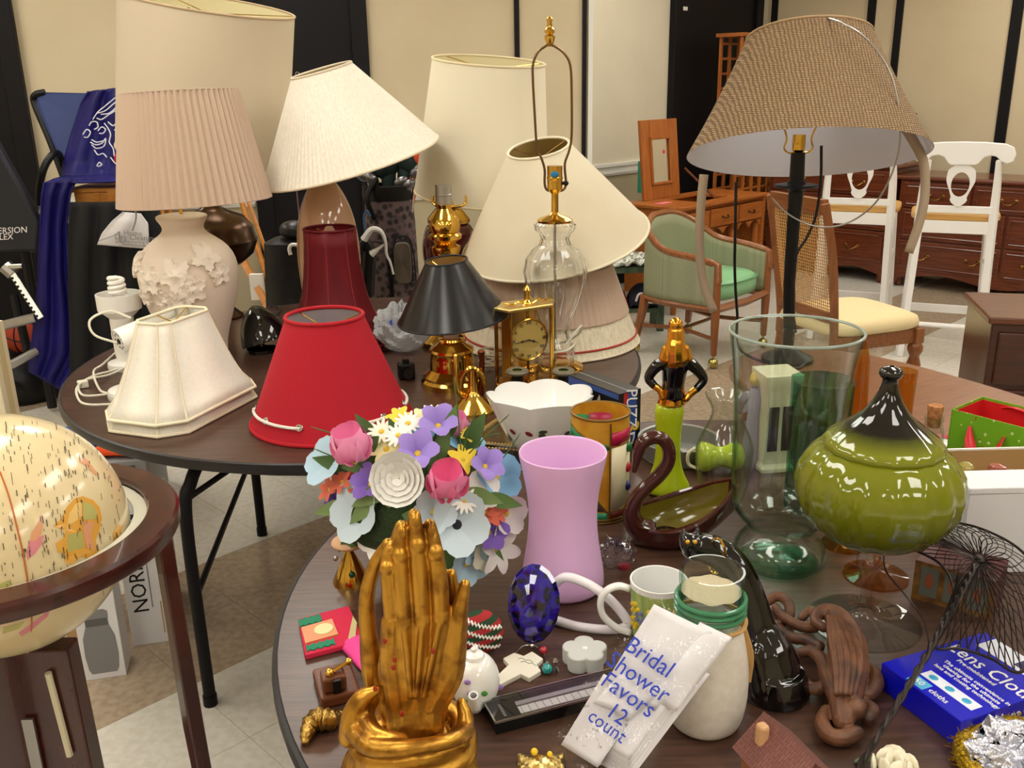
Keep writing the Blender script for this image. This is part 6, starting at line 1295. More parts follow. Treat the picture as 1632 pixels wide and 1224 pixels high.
# far hand pressed against it
chain(g, [(628, 1140, 22, .035), (598, 1080, 20, .034), (587, 1010, 14, .034), (585, 950, 12.5, .034), (598, 900, 11, .03), (618, 866, 8.5, .022)])
for f in fing[1:]: chain(g, [(x-2, y-2, r, .026+(q[0] if q else 0)*-1) for x, y, r, *q in f])
chain(g, [(640, 1140, 24, .03), (640, 1040, 24, .03), (650, 985, 18, .03)]); chain(g, [(690, 1140, 24, .03), (700, 1040, 24, .03), (690, 985, 18, .03)])
chain(g, [(712, 1040, 16, .03), (724, 970, 12, .03), (719, 915, 8.5, .028)])
chain(g, [(658, 1110, 46, .022), (660, 1160, 44, .022), (660, 1210, 46, .02)])
g.build('hands', m_goldh, t, remesh=.0015, sm_it=1)
for f in fing: q = F.L(f[4][0], f[4][1]+9, f[4][3]-.0105); g = G(); g.ell(q, (f[4][2]*k_*.6, .0018, f[4][2]*k_*.95), 10, 8, R=(-.25, 0, 0)); g.build('fingernail', m_goldh, t)
g = G()   # cuffs
for (cx_, cy_), rx, dep, r, tl in (((655, 1172), 80, .055, 17, .0), ((655, 1200), 92, .062, 19, .1), ((650, 1235), 98, .066, 20, -.05)):
    q = F.L(cx_, cy_, .02); g.tube([(q.x+rx*k_*math.cos(a), q.y+dep*math.sin(a), q.z+.012*math.sin(a*1.0+2)+tl*.06*math.cos(a)+.004*math.sin(3*a)) for a in [2*pi*k/36 for k in range(36)]], [r*k_*(1+.18*math.sin(3*2*pi*k/36+rx)) for k in range(36)], 10, closed=True)
for pts in ([(600, 1100, 8), (578, 1112, 15), (562, 1140, 18), (556, 1175, 17)], [(598, 1112, 9, .03), (585, 1140, 13, .0), (600, 1170, 14, -.03), (640, 1180, 12, -.045)], [(735, 1120, 9, .02), (742, 1145, 14, .01), (738, 1180, 15, -.01)], [(560, 1160, 16, .0), (590, 1190, 15, -.045), (650, 1192, 13, -.06), (720, 1180, 12, -.045), (745, 1165, 12, -.01)]): chain(g, pts)
z0 = F.L(650, 1200, 0).z; g.lathe([(.085, 0), (.082, z0*.5), (.07, z0), (.05, z0+.02)], 28, (0, .015, 0), sq=.75); g.build('cuffs', m_goldh, t, remesh=.003, sm_it=3)
g = G(); rr_ = random.Random(9)
for px, py in ((613, 1022), (629, 1052), (627, 1064), (640, 1138), (690, 1038), (598, 1098)): q = F.L(px, py, -.0205); g.ell(q, (.0028, .0012, .004), 8, 6); 
g.build('red_bole_marks', M('red_bole', c(150, 36, 20), .5), t)
# swan dish
P = at(1070, 858, TZ); F = Fr(0, 0, 0, P); k_ = F.k; m_swan = M('oxblood_glaze', c(66, 26, 22), .08, coat=.6); m_swin = M('olive_interior', c(104, 92, 26), .12, coat=.4)
t = thing('swan_dish', 'dark brown glazed swan dish with arched neck', 'dish', P)
g = G(); pts = [(1010, 752, 4), (1014, 738, 6), (1017, 722, 9), (1024, 706, 11), (1040, 697, 11), (1056, 700, 10.5), (1066, 716, 10.5), (1064, 738, 11), (1050, 758, 11), (1030, 776, 11.5), (1014, 796, 12.5), (1007, 818, 14), (1014, 838, 18), (1034, 850, 22)]
C_ = bez([F.L(x, y, 0) for x, y, r in pts], 5); g.tube(C_, lerps([r*k_ for x, y, r in pts], len(C_)), 12); g.build('neck', m_swan, t, smooth=180)
def hull(u, v, s=1, lift=0):
    # u along length 0..1, v around lower half 0..1 (rim to rim)
    x = (1008+(1166-1008)*u); w_ = (math.sin(pi*min(1, .12+u*.86))**.6)*.075*s; zr = F.L(x, 826-58*u**2.2, 0).z; zb = F.L(x, 868-92*max(0, u-.3)**1.6, 0).z
    a = pi*v; xx = F.L(x, 840, 0).x; return (xx, w_*math.cos(a), zr+(zb*s+(1-s)*zr-zr)*math.sin(a)**.8+lift)
g = G(); g.grid(lambda u, v: hull(u, v), 26, 15); g.grid(lambda u, v: hull(1-u, v, .9, .0005), 26, 15); g.build('body', m_swan, t, smooth=60)
g = G(); g.grid(lambda u, v: tuple(Vector(hull(.03+u*.94, v, .86, .001))), 24, 13); g.build('interior', m_swin, t, smooth=180)
for s in (-1, 1):
    g = G(); pts = bez([Vector(hull(u, 0 if s > 0 else 1)) for u in (.12, .3, .5, .7, .86, 1)], 4); g.tube(pts, lerps([.004, .006, .007, .006, .005, .003], len(pts)), 8); g.build('wing_edge', m_swan, t)
g = G(); g.lathe([(.001, 0), (.035, 0), (.03, .012)], 24, (-.01, 0, 0), caps=False); g.build('foot', m_swan, t)
# woman figurine
P = at(1062, 786, TZ); F = Fr(0, 0, 0, P); k_ = F.k; m_gold = M('bright_gold_lustre', c(226, 160, 60), .12, 1); m_onyx = M('black_onyx_glaze', c(8, 8, 12), .07, coat=.5); m_lime = M('lime_glaze', c(170, 186, 26), .1, coat=.4)
t = thing('lady_figurine', 'slim ceramic lady with gold hair, black top and lime skirt', 'figurine', P)
cx_ = lambda py: (proj(P)[0]+(786-py)*.0553); pz = lambda py: zfor(P, py)-TZ
g = G(); rows = [(786, 35, 10), (778, 37, 11), (768, 33, 10), (755, 25, 7), (735, 19.5, 4), (705, 18.5, 0), (675, 21, 0), (655, 23, 0), (640, 22, 0)]
rings = []
for py, r, lobe in rows: z = pz(py); rings.append([((r+lobe*.18*math.cos(4*a))*k_*math.cos(a), (r+lobe*.25*math.cos(4*a))*k_*.72*math.sin(a), z) for a in [2*pi*k/40 for k in range(40)]])
g.loft(rings); g.build('skirt', m_lime, t, sub=1, smooth=180)
g = G()
def wtube(pts, g): C_ = bez([F.L(x, y, d) for x, y, r, d in pts], 5); g.tube(C_, lerps([r*k_ for x, y, r, d in pts], len(C_)), 10); g.ell(C_[0], pts[0][2]*k_, 8, 6); g.ell(C_[-1], pts[-1][2]*k_, 8, 6)
wtube([(1072, 632, 19, 0), (1073, 612, 17, 0), (1075, 592, 19, 0), (1077, 578, 20, 0), (1077, 568, 12, 0)], g)
wtube([(1060, 576, 11, 0), (1046, 584, 9.5, 0), (1034, 602, 7.5, 0), (1042, 614, 6.5, -.004)], g); wtube([(1094, 576, 11, 0), (1108, 586, 9.5, 0), (1121, 604, 7.5, 0), (1110, 620, 6.5, -.004)], g)
g.build('black_top', m_onyx, t, remesh=.0016, sm_it=3)
g = G(); wtube([(1042, 614, 6, -.004), (1052, 622, 5.5, -.008), (1056, 634, 5, -.012)], g); g.build('hand', m_gold, t, remesh=.0014, sm_it=2); g = G(); wtube([(1110, 620, 6, -.004), (1100, 628, 5.5, -.008), (1094, 636, 5, -.012)], g); g.build('hand', m_gold, t, remesh=.0014, sm_it=2)
g = G(); z0, z1 = pz(644), pz(618); q = F.L(1071, 630); g.lathe([(20*k_, z0), (22.5*k_, z0+.004), (19.5*k_, (z0+z1)/2), (19*k_, z1)], 32, (q.x, 0, 0), sq=.85); g.build('gold_sash', m_gold, t)
g = G(); wtube([(1077, 524, 10.5, 0), (1077, 532, 11, .002)], g); wtube([(1077, 526, 12.5, -.004), (1077, 540, 13.5, -.006), (1076, 556, 16.5, -.008), (1076, 572, 19, -.006)], g); wtube([(1062, 556, 7, -.006), (1058, 572, 8, -.006)], g); wtube([(1092, 556, 7, -.006), (1096, 572, 8, -.006)], g); g.ell(F.L(1077, 517, -.005), 11*k_, 12, 10); g.build('gold_hair', m_gold, t, remesh=.0014, sm_it=2)
# black cat
P = at(1240, 1100, TZ); F = Fr(0, 0, 0, P); k_ = mpp(P+Vector((0, 0, .1)))
t = thing('cat_statue', 'glossy black ceramic cat stretching up behind the jar', 'statue', P)
g = G()
def ctube(pts): C_ = bez([F.L(x, y, d) for x, y, r, d in pts], 5); g.tube(C_, lerps([r*k_ for x, y, r, d in pts], len(C_)), 12); g.ell(C_[0], pts[0][2]*k_, 12, 8); g.ell(C_[-1], pts[-1][2]*k_, 12, 8)
ctube([(1106, 872, 22, .06), (1124, 874, 25, .06), (1150, 884, 27, .055), (1176, 912, 27, .045), (1194, 955, 28, .035), (1205, 1000, 33, .025), (1220, 1040, 42, .01), (1230, 1072, 44, .0)])
g.ell(F.L(1100, 866, .055), (18*k_, 18*k_, 17*k_), 14, 10)
for x, y in ((1090, 848), (1112, 846)): q = F.L(x, y, .06); g.lathe([(9*k_, -.012), (6*k_, -.002), (1*k_, .008)], 8, q)
ctube([(1240, 1030, 22, .02), (1258, 1064, 24, .02), (1264, 1088, 20, .0)]); ctube([(1200, 1040, 18, -.01), (1209, 1076, 19, -.02), (1212, 1100, 16, -.03)]); ctube([(1256, 1080, 14, .03), (1280, 1090, 11, .0), (1276, 1110, 9, -.03), (1236, 1120, 8, -.045)])
g.lathe([(.048, 0), (.05, .015), (.04, .04)], 24, (-.006, -.005, 0)); g.build('body', m_blackg, t, remesh=.0024, sm_it=3)
g = G()
for x in (1096, 1108): g.ell(F.L(x, 864, .036), .0035, 8, 6)
g.build('eyes', M('gold_eye', c(210, 160, 50), .2, .5), t); g = G(); q0 = F.L(1152, 886, .055); C_ = [F.L(1150+14*math.cos(a)-8, 886+28*math.sin(a), .055-.03*math.cos(a+.6)) for a in [2*pi*k/24 for k in range(24)]]; g.tube(C_, .0022, 6, closed=True); g.build('collar', m_brass, t)
# jar of sand with raffia
P = at(1122, 1150, TZ); F = Fr(0, 0, 0, P); k_ = F.k; t = thing('sand_jar', 'white sand-filled glass jar with green neck and raffia tie', 'jar', P)
pr = F.prof([(1150, 46), (1146, 54), (1130, 61), (1100, 66), (1060, 66), (1025, 61), (1000, 54), (985, 49)]); g = G(); g.lathe([(.0005, 0)]+pr+[(.0005, pr[-1][1])], 48, caps=False); g.build('white_body', M('white_sand_glaze', c(226, 220, 210), .35, col2=c(216, 208, 196), nscale=80), t, sub=1, smooth=180)
pn = F.prof([(988, 48), (975, 50), (962, 51), (945, 50), (930, 51), (908, 52)]); g = G(); g.shell(pn, .003, 48); g.build('glass_neck', m_glassg, t)
for py in (970, 960, 951): zz = zfor(P, py)-TZ; g = G(); g.tube([(51.5*k_*math.cos(2*pi*k/48), 51.5*k_*math.sin(2*pi*k/48), zz) for k in range(48)], .0035, 8, closed=True); g.build('green_band', M('green_glass_band', c(80, 150, 110), .1, trans=.3) if py == 970 else MATS['green_glass_band'], t)
zz = zfor(P, 940)-TZ; g = G(); g.lathe([(.001, zz), (45*k_, zz)], 32, caps=False); g.lathe([(.001, zz-.004), (.01, zz)], 8, caps=False); g.v = [(x, y, z+.0015*math.sin(200*x)*math.cos(170*y)) for x, y, z in g.v]; g.build('sand', M('beige_sand', c(206, 190, 160), .9, bump=(400, 1, .003)), t)
m_raf = M('raffia', c(190, 150, 92), .8); rr_ = random.Random(4)
zz = zfor(P, 985)-TZ; g = G(); g.tube([(54*k_*math.cos(2*pi*k/40), 54*k_*math.sin(2*pi*k/40), zz+.001*math.sin(k)) for k in range(40)], .003, 6, closed=True); g.build('raffia_tie', m_raf, t)
for j in range(18):
    a = F.L(1176+rr_.uniform(-6, 6), 978, -.0); g = G(); bx_ = rr_.uniform(-14, 12); pts = bez([a, F.L(1186+bx_*.4, 1005, -.012), F.L(1192+bx_, 1045, -.016), F.L(1186+bx_*1.2, 1080+rr_.uniform(-15, 12), -.012)], 5); g.tube(pts, .0018, 5); g.build('raffia_strand', m_raf, t)
# mug
P = at(1047, 1012, TZ); F = Fr(0, 0, 0, P); k_ = F.k; t = thing('mug', 'white mug with painted green side and yellow flowers', 'mug', P)
pr = F.prof([(1012, 36), (1008, 39), (960, 43), (923, 46)]); pr[0] = (pr[0][0], 0); g = G(); g.lathe([(.0005, 0)]+pr+[(r-.003, z) for r, z in reversed(pr[1:])]+[(.0005, .006)], 48, caps=False); g.build('cup', m_porc, t)
def mug(a, zf, h): a = math.radians(a); z = pr[-1][1]*zf; r = pr[1][0]+(pr[-1][0]-pr[1][0])*zf+h; return (r*math.sin(a), -r*math.cos(a), z)
g = G(); g.grid(lambda u, v: mug(-82+150*u, .06+.85*v, .0006), 24, 6); g.build('green_band', M('green_wash', c(176, 190, 110), .2, col2=c(140, 168, 84), nscale=14, stretch=(8, 8, .6)), t)
for a, zf, cl in ((-62, .62, 0), (-48, .5, 1), (-66, .35, 0), (-20, .6, 0), (5, .45, 1)):
    for j in range(5): q = Vector(mug(a+9*math.cos(j*1.257), zf+.085*math.sin(j*1.257), .0014)); g = G(); g.ell(q, (.0045, .003, .0045), 8, 5); g.build('painted_petal', (M('paint_yellow', c(232, 200, 40), .3) if 'paint_yellow' not in MATS else MATS['paint_yellow']) if cl == 0 else (M('paint_blue', c(120, 130, 170), .3) if 'paint_blue' not in MATS else MATS['paint_blue']), t)
g = G(); pts = bez([F.L(x, y, 0) for x, y in ((1003, 938), (985, 934), (966, 942), (957, 960), (962, 982), (982, 1000), (1004, 1008))], 5); g.tube(pts, 8*k_, 10, flat=.7); g.build('handle', m_porc, t, smooth=180)
# teapot
P = at(758, 1118, TZ); F = Fr(0, 0, 0, P); k_ = F.k; t = thing('teapot', 'miniature white teapot with violets, spout to the camera', 'teapot', P)
pr = F.prof([(1118, 22), (1114, 30), (1100, 38), (1082, 41), (1064, 37), (1052, 28), (1046, 18)]); pr[0] = (pr[0][0], 0); g = G(); g.lathe([(.0005, 0)]+pr+[(.0005, pr[-1][1])], 40, caps=False); g.build('pot', m_porc, t, sub=1, smooth=180)
g = G(); zl = pr[-1][1]; g.lathe([(17*k_, zl-.001), (15*k_, zl+.004), (4*k_, zl+.008), (5*k_, zl+.013), (.001, zl+.016)], 24); g.build('lid', m_porc, t)
g = G(); g.tube(bez([(0, -.028, .014), (0, -.042, .024), (0, -.05, .04), (0, -.054, .05)], 5), lerps([.011, .009, .007, .006], 16), 12, caps=False); o = g.build('spout', m_porc, t, solid=.002)
g = G(); g.tube(bez([(0, .03, .05), (0, .055, .055), (0, .06, .035), (0, .033, .018)], 5), .004, 8); g.build('handle', m_porc, t)
rr_ = random.Random(8)
for k in range(12): a = rr_.uniform(-1.4, 1.4); zf = rr_.uniform(.25, .8); z = pr[-1][1]*zf; r = max(r_ for r_, z_ in pr)*math.sin(pi*(.12+zf*.76))**.45+.0006; g = G(); g.ell((r*math.sin(a), -r*math.cos(a), z), (.005, .003, .004), 8, 5); g.build('painted_violet' if k % 2 else 'painted_leaf', (M('violet_paint', c(150, 120, 190), .3) if 'violet_paint' not in MATS else MATS['violet_paint']) if k % 2 else (M('leaf_paint', c(70, 140, 60), .3) if 'leaf_paint' not in MATS else MATS['leaf_paint']), t)
# striped cushion ornament
P = at(766, 1040, TZ); F = Fr(0, 0, 0, P); k_ = F.k; t = thing('striped_ornament', 'round red and green striped ornament with white zigzags', 'ornament', P, .0)
O_ = Vector((F.L(766, 1004, 0).x, 0, 38*k_)); g = G(); g.ell(O_, (37*k_, 22*k_, 38*k_), 32, 22); 
m_str = M('striped_felt', c(40, 74, 44), .85); n, l = m_str.node_tree.nodes, m_str.node_tree.links; tc = n.new('ShaderNodeTexCoord'); wv = n.new('ShaderNodeTexWave'); wv.bands_direction = 'Z'; wv.inputs['Scale'].default_value = 17; mp = n.new('ShaderNodeMapping'); mp.inputs['Rotation'].default_value = (0, .3, 0); l.new(tc.outputs['Object'], mp.inputs[0]); l.new(mp.outputs[0], wv.inputs[0]); r = n.new('ShaderNodeValToRGB'); r.color_ramp.interpolation = 'CONSTANT'; r.color_ramp.elements[0].color = (*c(34, 66, 40), 1); r.color_ramp.elements[1].color = (*c(168, 40, 44), 1); r.color_ramp.elements[1].position = .5; l.new(wv.outputs[0], r.inputs[0]); l.new(r.outputs[0], n['Principled BSDF'].inputs['Base Color'])
g.build('cushion', m_str, t, smooth=180)
for zo in (-.012, .006, .022):
    pts = []
    for k in range(25):
        u = -1+2*k/24; z = zo-u*.008+.0022*(1 if k % 2 else -1); x = u*.032; q = 1-(x/(37*k_))**2-(z/(38*k_))**2
        if q > .03: pts.append(O_+Vector((x, -22*k_*math.sqrt(q)-.001, z)))
    g = G(); g.tube(pts, .0022, 6); g.build('zigzag_braid', m_wpl, t)
# blue gem on white bracelet
P = at(846, 1020, TZ); F = Fr(0, 0, 0, P); k_ = F.k; t = thing('jewel_bracelet', 'white bangle with huge faceted cobalt blue jewel', 'jewellery', P)
q = F.L(850, 962, 0); m_gem = M('cobalt_jewel', c(34, 18, 140), .06, coat=1, col2=c(6, 4, 26), nscale=70, ramp=(.45, .58)); g = G(); g.X = Matrix.Translation(q) @ Euler((math.radians(70), 0, math.radians(-18))).to_matrix().to_4x4() @ Matrix.Diagonal((.78, 1.14, 1, 1))
g.lathe([(.001, -.012), (50*k_, -.011), (54*k_, -.006), (55*k_, 0), (50*k_, .008), (42*k_, .014), (30*k_, .0185), (16*k_, .021), (.001, .0215)], 18, caps=False); g.build('jewel', m_gem, t, smooth=0)
g = G(); pts = [aty(x, y, yy)-P for x, y, yy in ((878, 938, 1.37), (900, 920, 1.365), (935, 930, 1.355), (968, 952, 1.345), (992, 978, 1.335), (1000, 994, 1.33), (986, 1003, 1.325), (955, 1003, 1.325), (918, 998, 1.335), (884, 988, 1.35))]; g.tube(bez(pts, 5), .0095, 10, flat=.8); g.build('bangle', M('white_plastic_bangle', c(232, 226, 232), .25), t, smooth=180)
# frosted flower candle
P = at(932, 1056, TZ); F = Fr(0, 0, 0, P); t = thing('flower_candle', 'frosted white flower-shaped candle', 'candle', P, .3); poly = []
for k in range(80): a = 2*pi*k/80; poly.append(((.026+.009*abs(math.cos(2.5*a))**.7)*math.cos(a), (.026+.009*abs(math.cos(2.5*a))**.7)*math.sin(a)))
g = G(); g.prism(poly, 0, .026); g.build('wax', M('frosted_wax', c(220, 222, 220), .4, trans=.25, ior=1.3), t, bevel=.002); g = G(); g.ell((0, 0, .0262), (.004, .004, .001), 10, 4); g.build('wick', m_wpl, t)
# ceramic cross and charm
zq = TZ+.008; cr = [(235, 735), (250, 780), (370, 718), (415, 742), (478, 702), (455, 668), (490, 637), (430, 598), (385, 622), (335, 604), (275, 635), (305, 668)]
W_ = [at(720+x/3.363, 860+y/3.363, zq) for x, y in cr]; P = sum(W_, Vector())/12; P.z = TZ; t = thing('ceramic_cross', 'small white ceramic cross lying by the teapot', 'cross', P); g = G(); g.prism([(v.x-P.x, v.y-P.y) for v in reversed(W_)], 0, .008); g.build('cross', M('ivory_ceramic', c(238, 232, 216), .3), t, bevel=.001)
m_gp = M('grey_print', c(140, 136, 130), .5)
for dx, dy in ((0, 0), (4, 5)): g = G(); g.tube(bez([at(x+dx, y+dy, zq+.0004)-P for x, y in ((826, 1050), (832, 1049), (838, 1052), (844, 1052), (850, 1056))], 3), .0005, 5); g.build('script_line', m_gp, t)
P = at(868, 1058, TZ); t = thing('bead_charm', 'key charm with red and teal beads and crystal drops', 'charm', P); rr_ = random.Random(6)
for px, py, r, mt in ((866, 1036, .0065, M('red_bead', c(170, 14, 36), .1, coat=1)), (872, 1066, .008, M('teal_bead', c(20, 150, 150), .1, coat=1)), (848, 1029, .005, m_silver)): q = at(px, py, TZ+r)-P; g = G(); g.ell(q, r, 14, 10); g.build('bead', mt, t)
for k in range(9): q = at(rr_.uniform(868, 892), rr_.uniform(1040, 1075), TZ+.006)-P; g = G(); g.lathe([(.001, -.005), (.004, 0), (.001, .007)], 6, q); g.build('crystal_drop', m_glass if k % 2 else m_silver, t, smooth=0)
g = G(); g.tube(bez([at(x, y, TZ+.004)-P for x, y in ((822, 1040), (832, 1030), (846, 1028), (858, 1032), (866, 1040), (870, 1055), (872, 1066))], 4), .0012, 6); g.build('wire', m_silver, t)
# thermometer case
zq = TZ+.022; A, e1, e2 = pxbox((790, 1150), (1000, 1096), (770, 1116), zq, TZ); t = thing('thermometer_case', 'long black case with clear lid and white ruled scale', 'case', (A.x, A.y, TZ), math.atan2(e1.y, e1.x)); w_, d_, h_ = e1.length, e2.length, .022
bx(t, 'case', m_black, 0, w_, 0, d_, 0, h_-.004, .001); bx(t, 'clear_lid', TG('clear_acrylic', c(240, 240, 242), c(200, 200, 204)), -.001, w_+.001, -.001, d_+.001, h_-.0005, h_+.0004, 0)
bx(t, 'lid_rim', m_silver, -.001, w_+.001, -.0015, .0005, h_-.003, h_, 0); bx(t, 'lid_rim', m_silver, -.001, w_+.001, d_-.0005, d_+.0015, h_-.003, h_, 0); bx(t, 'lid_rim', m_silver, -.0015, .0005, 0, d_, h_-.003, h_, 0)
bx(t, 'scale', m_wpl, w_*.2, w_*.98, d_*.14, d_*.44, h_-.004, h_-.0026, 0); bx(t, 'glass_tube', M('tube_grey', c(190, 188, 190), .2, .3), w_*.2, w_*.98, d_*.5, d_*.66, h_-.004, h_-.002, 0)
g = G()
for k in range(14): x = w_*(.22+.055*k); box(g, x-.0004, x+.0004, d_*.14, d_*.44, h_-.0026, h_-.0023)
o = g.build('scale_marks', m_grey, t, smooth=0); o['kind'] = 'stuff'; bx(t, 'nameplate', m_grey, w_*.08, w_*.1, d_*.2, d_*.75, h_-.004, h_-.003, 0)
# bag of bridal shower favours leaning on the jar
B0_, B1_ = at(893, 1190, TZ+.002), at(990, 1252, TZ+.002); T0_, T1_ = aty(1035, 952, 1.075), aty(1168, 1016, 1.035)
P = (B0_+B1_)/2; P.z = TZ; t = thing('favor_bag', 'clear bag of white bridal favors with blue handwriting, leaning on jar', 'bag', P)
n_ = (B1_-B0_).cross(T0_-B0_).normalized(); n_ = n_ if n_.y < 0 else -n_
def S(u, v, h=0): return (B0_.lerp(B1_, u)).lerp(T0_.lerp(T1_, u), v)+n_*h-P
def sheet(name, u0, u1, v0, v1, h, mat, th=.002, curl=0):
    g = G(); g.grid(lambda u, v: tuple(S(u0+(u1-u0)*u, v0+(v1-v0)*v, h+curl*math.sin(pi*u)*math.sin(pi*v))), 10, 14); return g.build(name, mat, t, solid=th, smooth=180)
m_paper = M('white_paper', c(236, 235, 240), .6); m_glit = M('silver_fleck_paper', c(232, 231, 236), .5, col2=c(150, 148, 150), nscale=90, ramp=(.62, .7))
for k in range(5): sheet('ribbon_layer', .45-.02*k, 1.0-.03*k, .02+.03*k, .75, -.012+.003*k, m_paper, .0012, .004)
sheet('flecked_card', .02, .62, .02, .5, .004, m_glit); sheet('folded_tissue', .1, .8, .45, .98, .004, m_paper, .002, .012); sheet('white_sleeve', .62, 1.0, .5, 1.0, .002, m_paper, .002, .01)
g = G(); g.grid(lambda u, v: tuple(S(.12+.5*u+.1*v, .36+.22*v-.06*abs(u-.5), .009+.004*math.sin(pi*u))), 10, 8); g.build('bow_tag', m_paper, t, solid=.0012, smooth=180)
m_pen = M('blue_marker', c(40, 70, 200), .5); ux = (S(1, .5)-S(0, .5)).normalized(); uy = (S(.5, 1)-S(.5, 0)).normalized()
for s, u, v, sz in (('Bridal', .44, .72, .032), ('Shower', .46, .595, .032), ('Favors', .46, .475, .032), ('12', .48, .35, .03), ('count', .46, .265, .026)): text(t, 'handwriting', s, sz, m_pen, basis(S(u, v, .0215 if v > .5 else .0165), ux-uy*.12, uy), shear=.15, sx=.9)
m_film = TG('clear_film', c(252, 252, 253), c(236, 236, 240), .05, (50, 1, .006), .9); g = G(); g.grid(lambda u, v: tuple(S(-.05+1.12*u, -.02+1.06*v, .024+.003*math.sin(19*u+7*v)+.003*math.sin(23*v-5*u))), 30, 30); g.build('clear_film', m_film, t, smooth=30)
# crumpled cellophane behind lilac vase
P = at(982, 905, TZ); t = thing('cellophane', 'crumpled clear cellophane between lilac vase and mug', 'wrapper', P); g = G(); g.grid(lambda u, v: blob(u, v, .035, .03, .05, 2.1, .2), 28, 14, closeu=True); g.build('film', TG('crinkled_film', c(240, 238, 244), c(200, 196, 206), .05, (60, 1, .01)), t, smooth=20); g = G(); g.ell((.012, -.018, .012), (.012, .004, .008)); g.build('red_label', M('red_label', c(150, 40, 50), .4), t)
# gold bells / angel cone
P = at(560, 926, TZ); F = Fr(0, 0, 0, P); k_ = F.k; t = thing('brass_bell', 'conical brass bell angel with peach hat near flower pot', 'bell', P); z_ = lambda y: zfor(P, y)-TZ
g = G(); g.lathe([(.001, 0), (29*k_, 0), (29*k_, .003), (15*k_, z_(895)), (3*k_, z_(870))], 32, caps=False); g.build('cone', m_brass, t); g = G(); g.ell((0, 0, z_(864)), (27*k_, 27*k_, .011), 20, 10); g.build('hat', M('peach_ceramic', c(216, 170, 130), .4), t); g = G(); g.ell(F.L(561, 916, -.028), .006, 10, 8); g.build('green_button', M('green_button', c(16, 60, 30), .3), t); g = G(); g.ell(F.L(535, 890, .0), .005, 10, 8); g.build('bead', m_steel, t); g = G(); g.ell(F.L(541, 838, .0), .0075, 10, 8); g.ell(F.L(541, 848, .0), .005, 8, 6); g.build('jingle_bell', m_brass, t)
# holiday photo card
q4 = [(475, 984), (556, 963), (580, 1018), (486, 1042)]; W_ = [at(x, y, TZ+.012) for x, y in q4]; P = sum(W_, Vector())/4; P.z = TZ; t = thing('holiday_frame', 'festive red and green felt photo frame lying at table edge', 'picture frame', P); L_ = [(v.x-P.x, v.y-P.y) for v in W_]
g = G(); g.prism(list(reversed(L_)), 0, .010); g.build('frame', M('crimson_felt', c(206, 36, 72), .85), t, bevel=.002)
ctr = lambda u, v: Vector(L_[0]).lerp(Vector(L_[1]), u).lerp(Vector(L_[3]).lerp(Vector(L_[2]), u), v)
def flat(name, pts, mat, z0=.010, z1=.0125): g = G(); g.prism([tuple(ctr(u, v)) for u, v in pts][::-1], z0, z1); g.build(name, mat, t)
flat('photo', [(.02, .3), (.6, .28), (.62, .72), (.04, .74)], M('photo_orange', c(216, 140, 90), .4)); flat('oval', [(.4+.17*math.cos(a), .5+.14*math.sin(a)) for a in [2*pi*k/20 for k in range(20)]], M('pale_yellow', c(230, 216, 160), .5), .0125, .0135)
for vs in ([(.0+.06*k, .04+.05*(k % 2)) for k in range(8)]+[(.42-.06*k, .24+.04*(k % 2)) for k in range(8)], [(.04+.06*k, .78+.05*(k % 2)) for k in range(9)]+[(.52-.06*k, .96-.04*(k % 2)) for k in range(9)]): flat('green_scallop', vs, M('green_felt2', c(40, 130, 96), .85) if 'green_felt2' not in MATS else MATS['green_felt2'])
flat('corner_trim', [(.75, .9), (.98, .35), (1.0, .55), (.85, .98)], M('tan_felt', c(196, 180, 130), .85))
W_ = [at(x, y, TZ) for x, y in ((538, 1028), (582, 1012), (596, 1050), (576, 1072))]; P = sum(W_, Vector())/4; t = thing('pink_pouch', 'bright pink cloth pouch beside the gilded hands', 'pouch', P); L_ = [v-P for v in W_]; g = G(); g.grid(lambda u, v: tuple(L_[0].lerp(L_[1], u).lerp(L_[3].lerp(L_[2], u), v)+Vector((0, 0, .003+.013*(math.sin(pi*u)*math.sin(pi*v))**.6))), 14, 14); g.build('cloth', M('pink_cloth', c(232, 70, 150), .8, bump=(150, .4)), t, solid=.003, smooth=180); g = G(); g.tube([L_[0]+Vector((0, 0, .004)), L_[1]+Vector((0, 0, .004))], .002, 6); g.build('hem', MATS['pink_cloth'], t)
# wooden music box with brass crank
P = at(540, 1112, TZ); F = Fr(0, 0, 0, P); t = thing('music_box', 'small wooden crank music box with brass fittings', 'music box', P, .35); m_wal = wood('walnut_block', c(112, 62, 34), c(84, 44, 24), .35, 0, 8)
bx(t, 'base', m_wal, -.028, .03, -.02, .06, 0, .018); bx(t, 'block', m_wal, -.022, .012, -.012, .02, .018, .042); g = G(); g.box((-.003, -.014, .03), (.012, .006, .02)); g.build('dark_plate', m_black, t, smooth=0); g = G(); g.tube([(-.01, 0, .044), (.02, .01, .05)], .003, 8); g.ell((.02, .01, .05), .006, 10, 8); g.ell((-.01, 0, .045), .007, 10, 8); g.build('crank', m_brass, t)
# brass shell horn
P = at(512, 1165, TZ); F = Fr(0, 0, 0, P); t = thing('brass_cornucopia', 'small embossed brass horn lying at the table edge', 'ornament', P); pts = [(486, 1186, 5), (489, 1170, 11), (498, 1152, 17), (512, 1146, 20), (526, 1148, 16), (540, 1140, 9), (556, 1136, 4)]; C_ = bez([at(x, y, TZ+r*.00085)-P for x, y, r in pts], 6); rr = lerps([r*.00085 for x, y, r in pts], len(C_)); g = G(); g.tube(C_, [r*(1+.12*math.sin(i*1.9)) for i, r in enumerate(rr)], 14); g.build('horn', M('old_brass', c(170, 136, 70), .3, 1, bump=(120, .8, .004)), t, smooth=60); g = G(); g.ell(C_[20], (.012, .01, .012), 12, 8); g.build('leaf_boss', MATS['old_brass'], t)
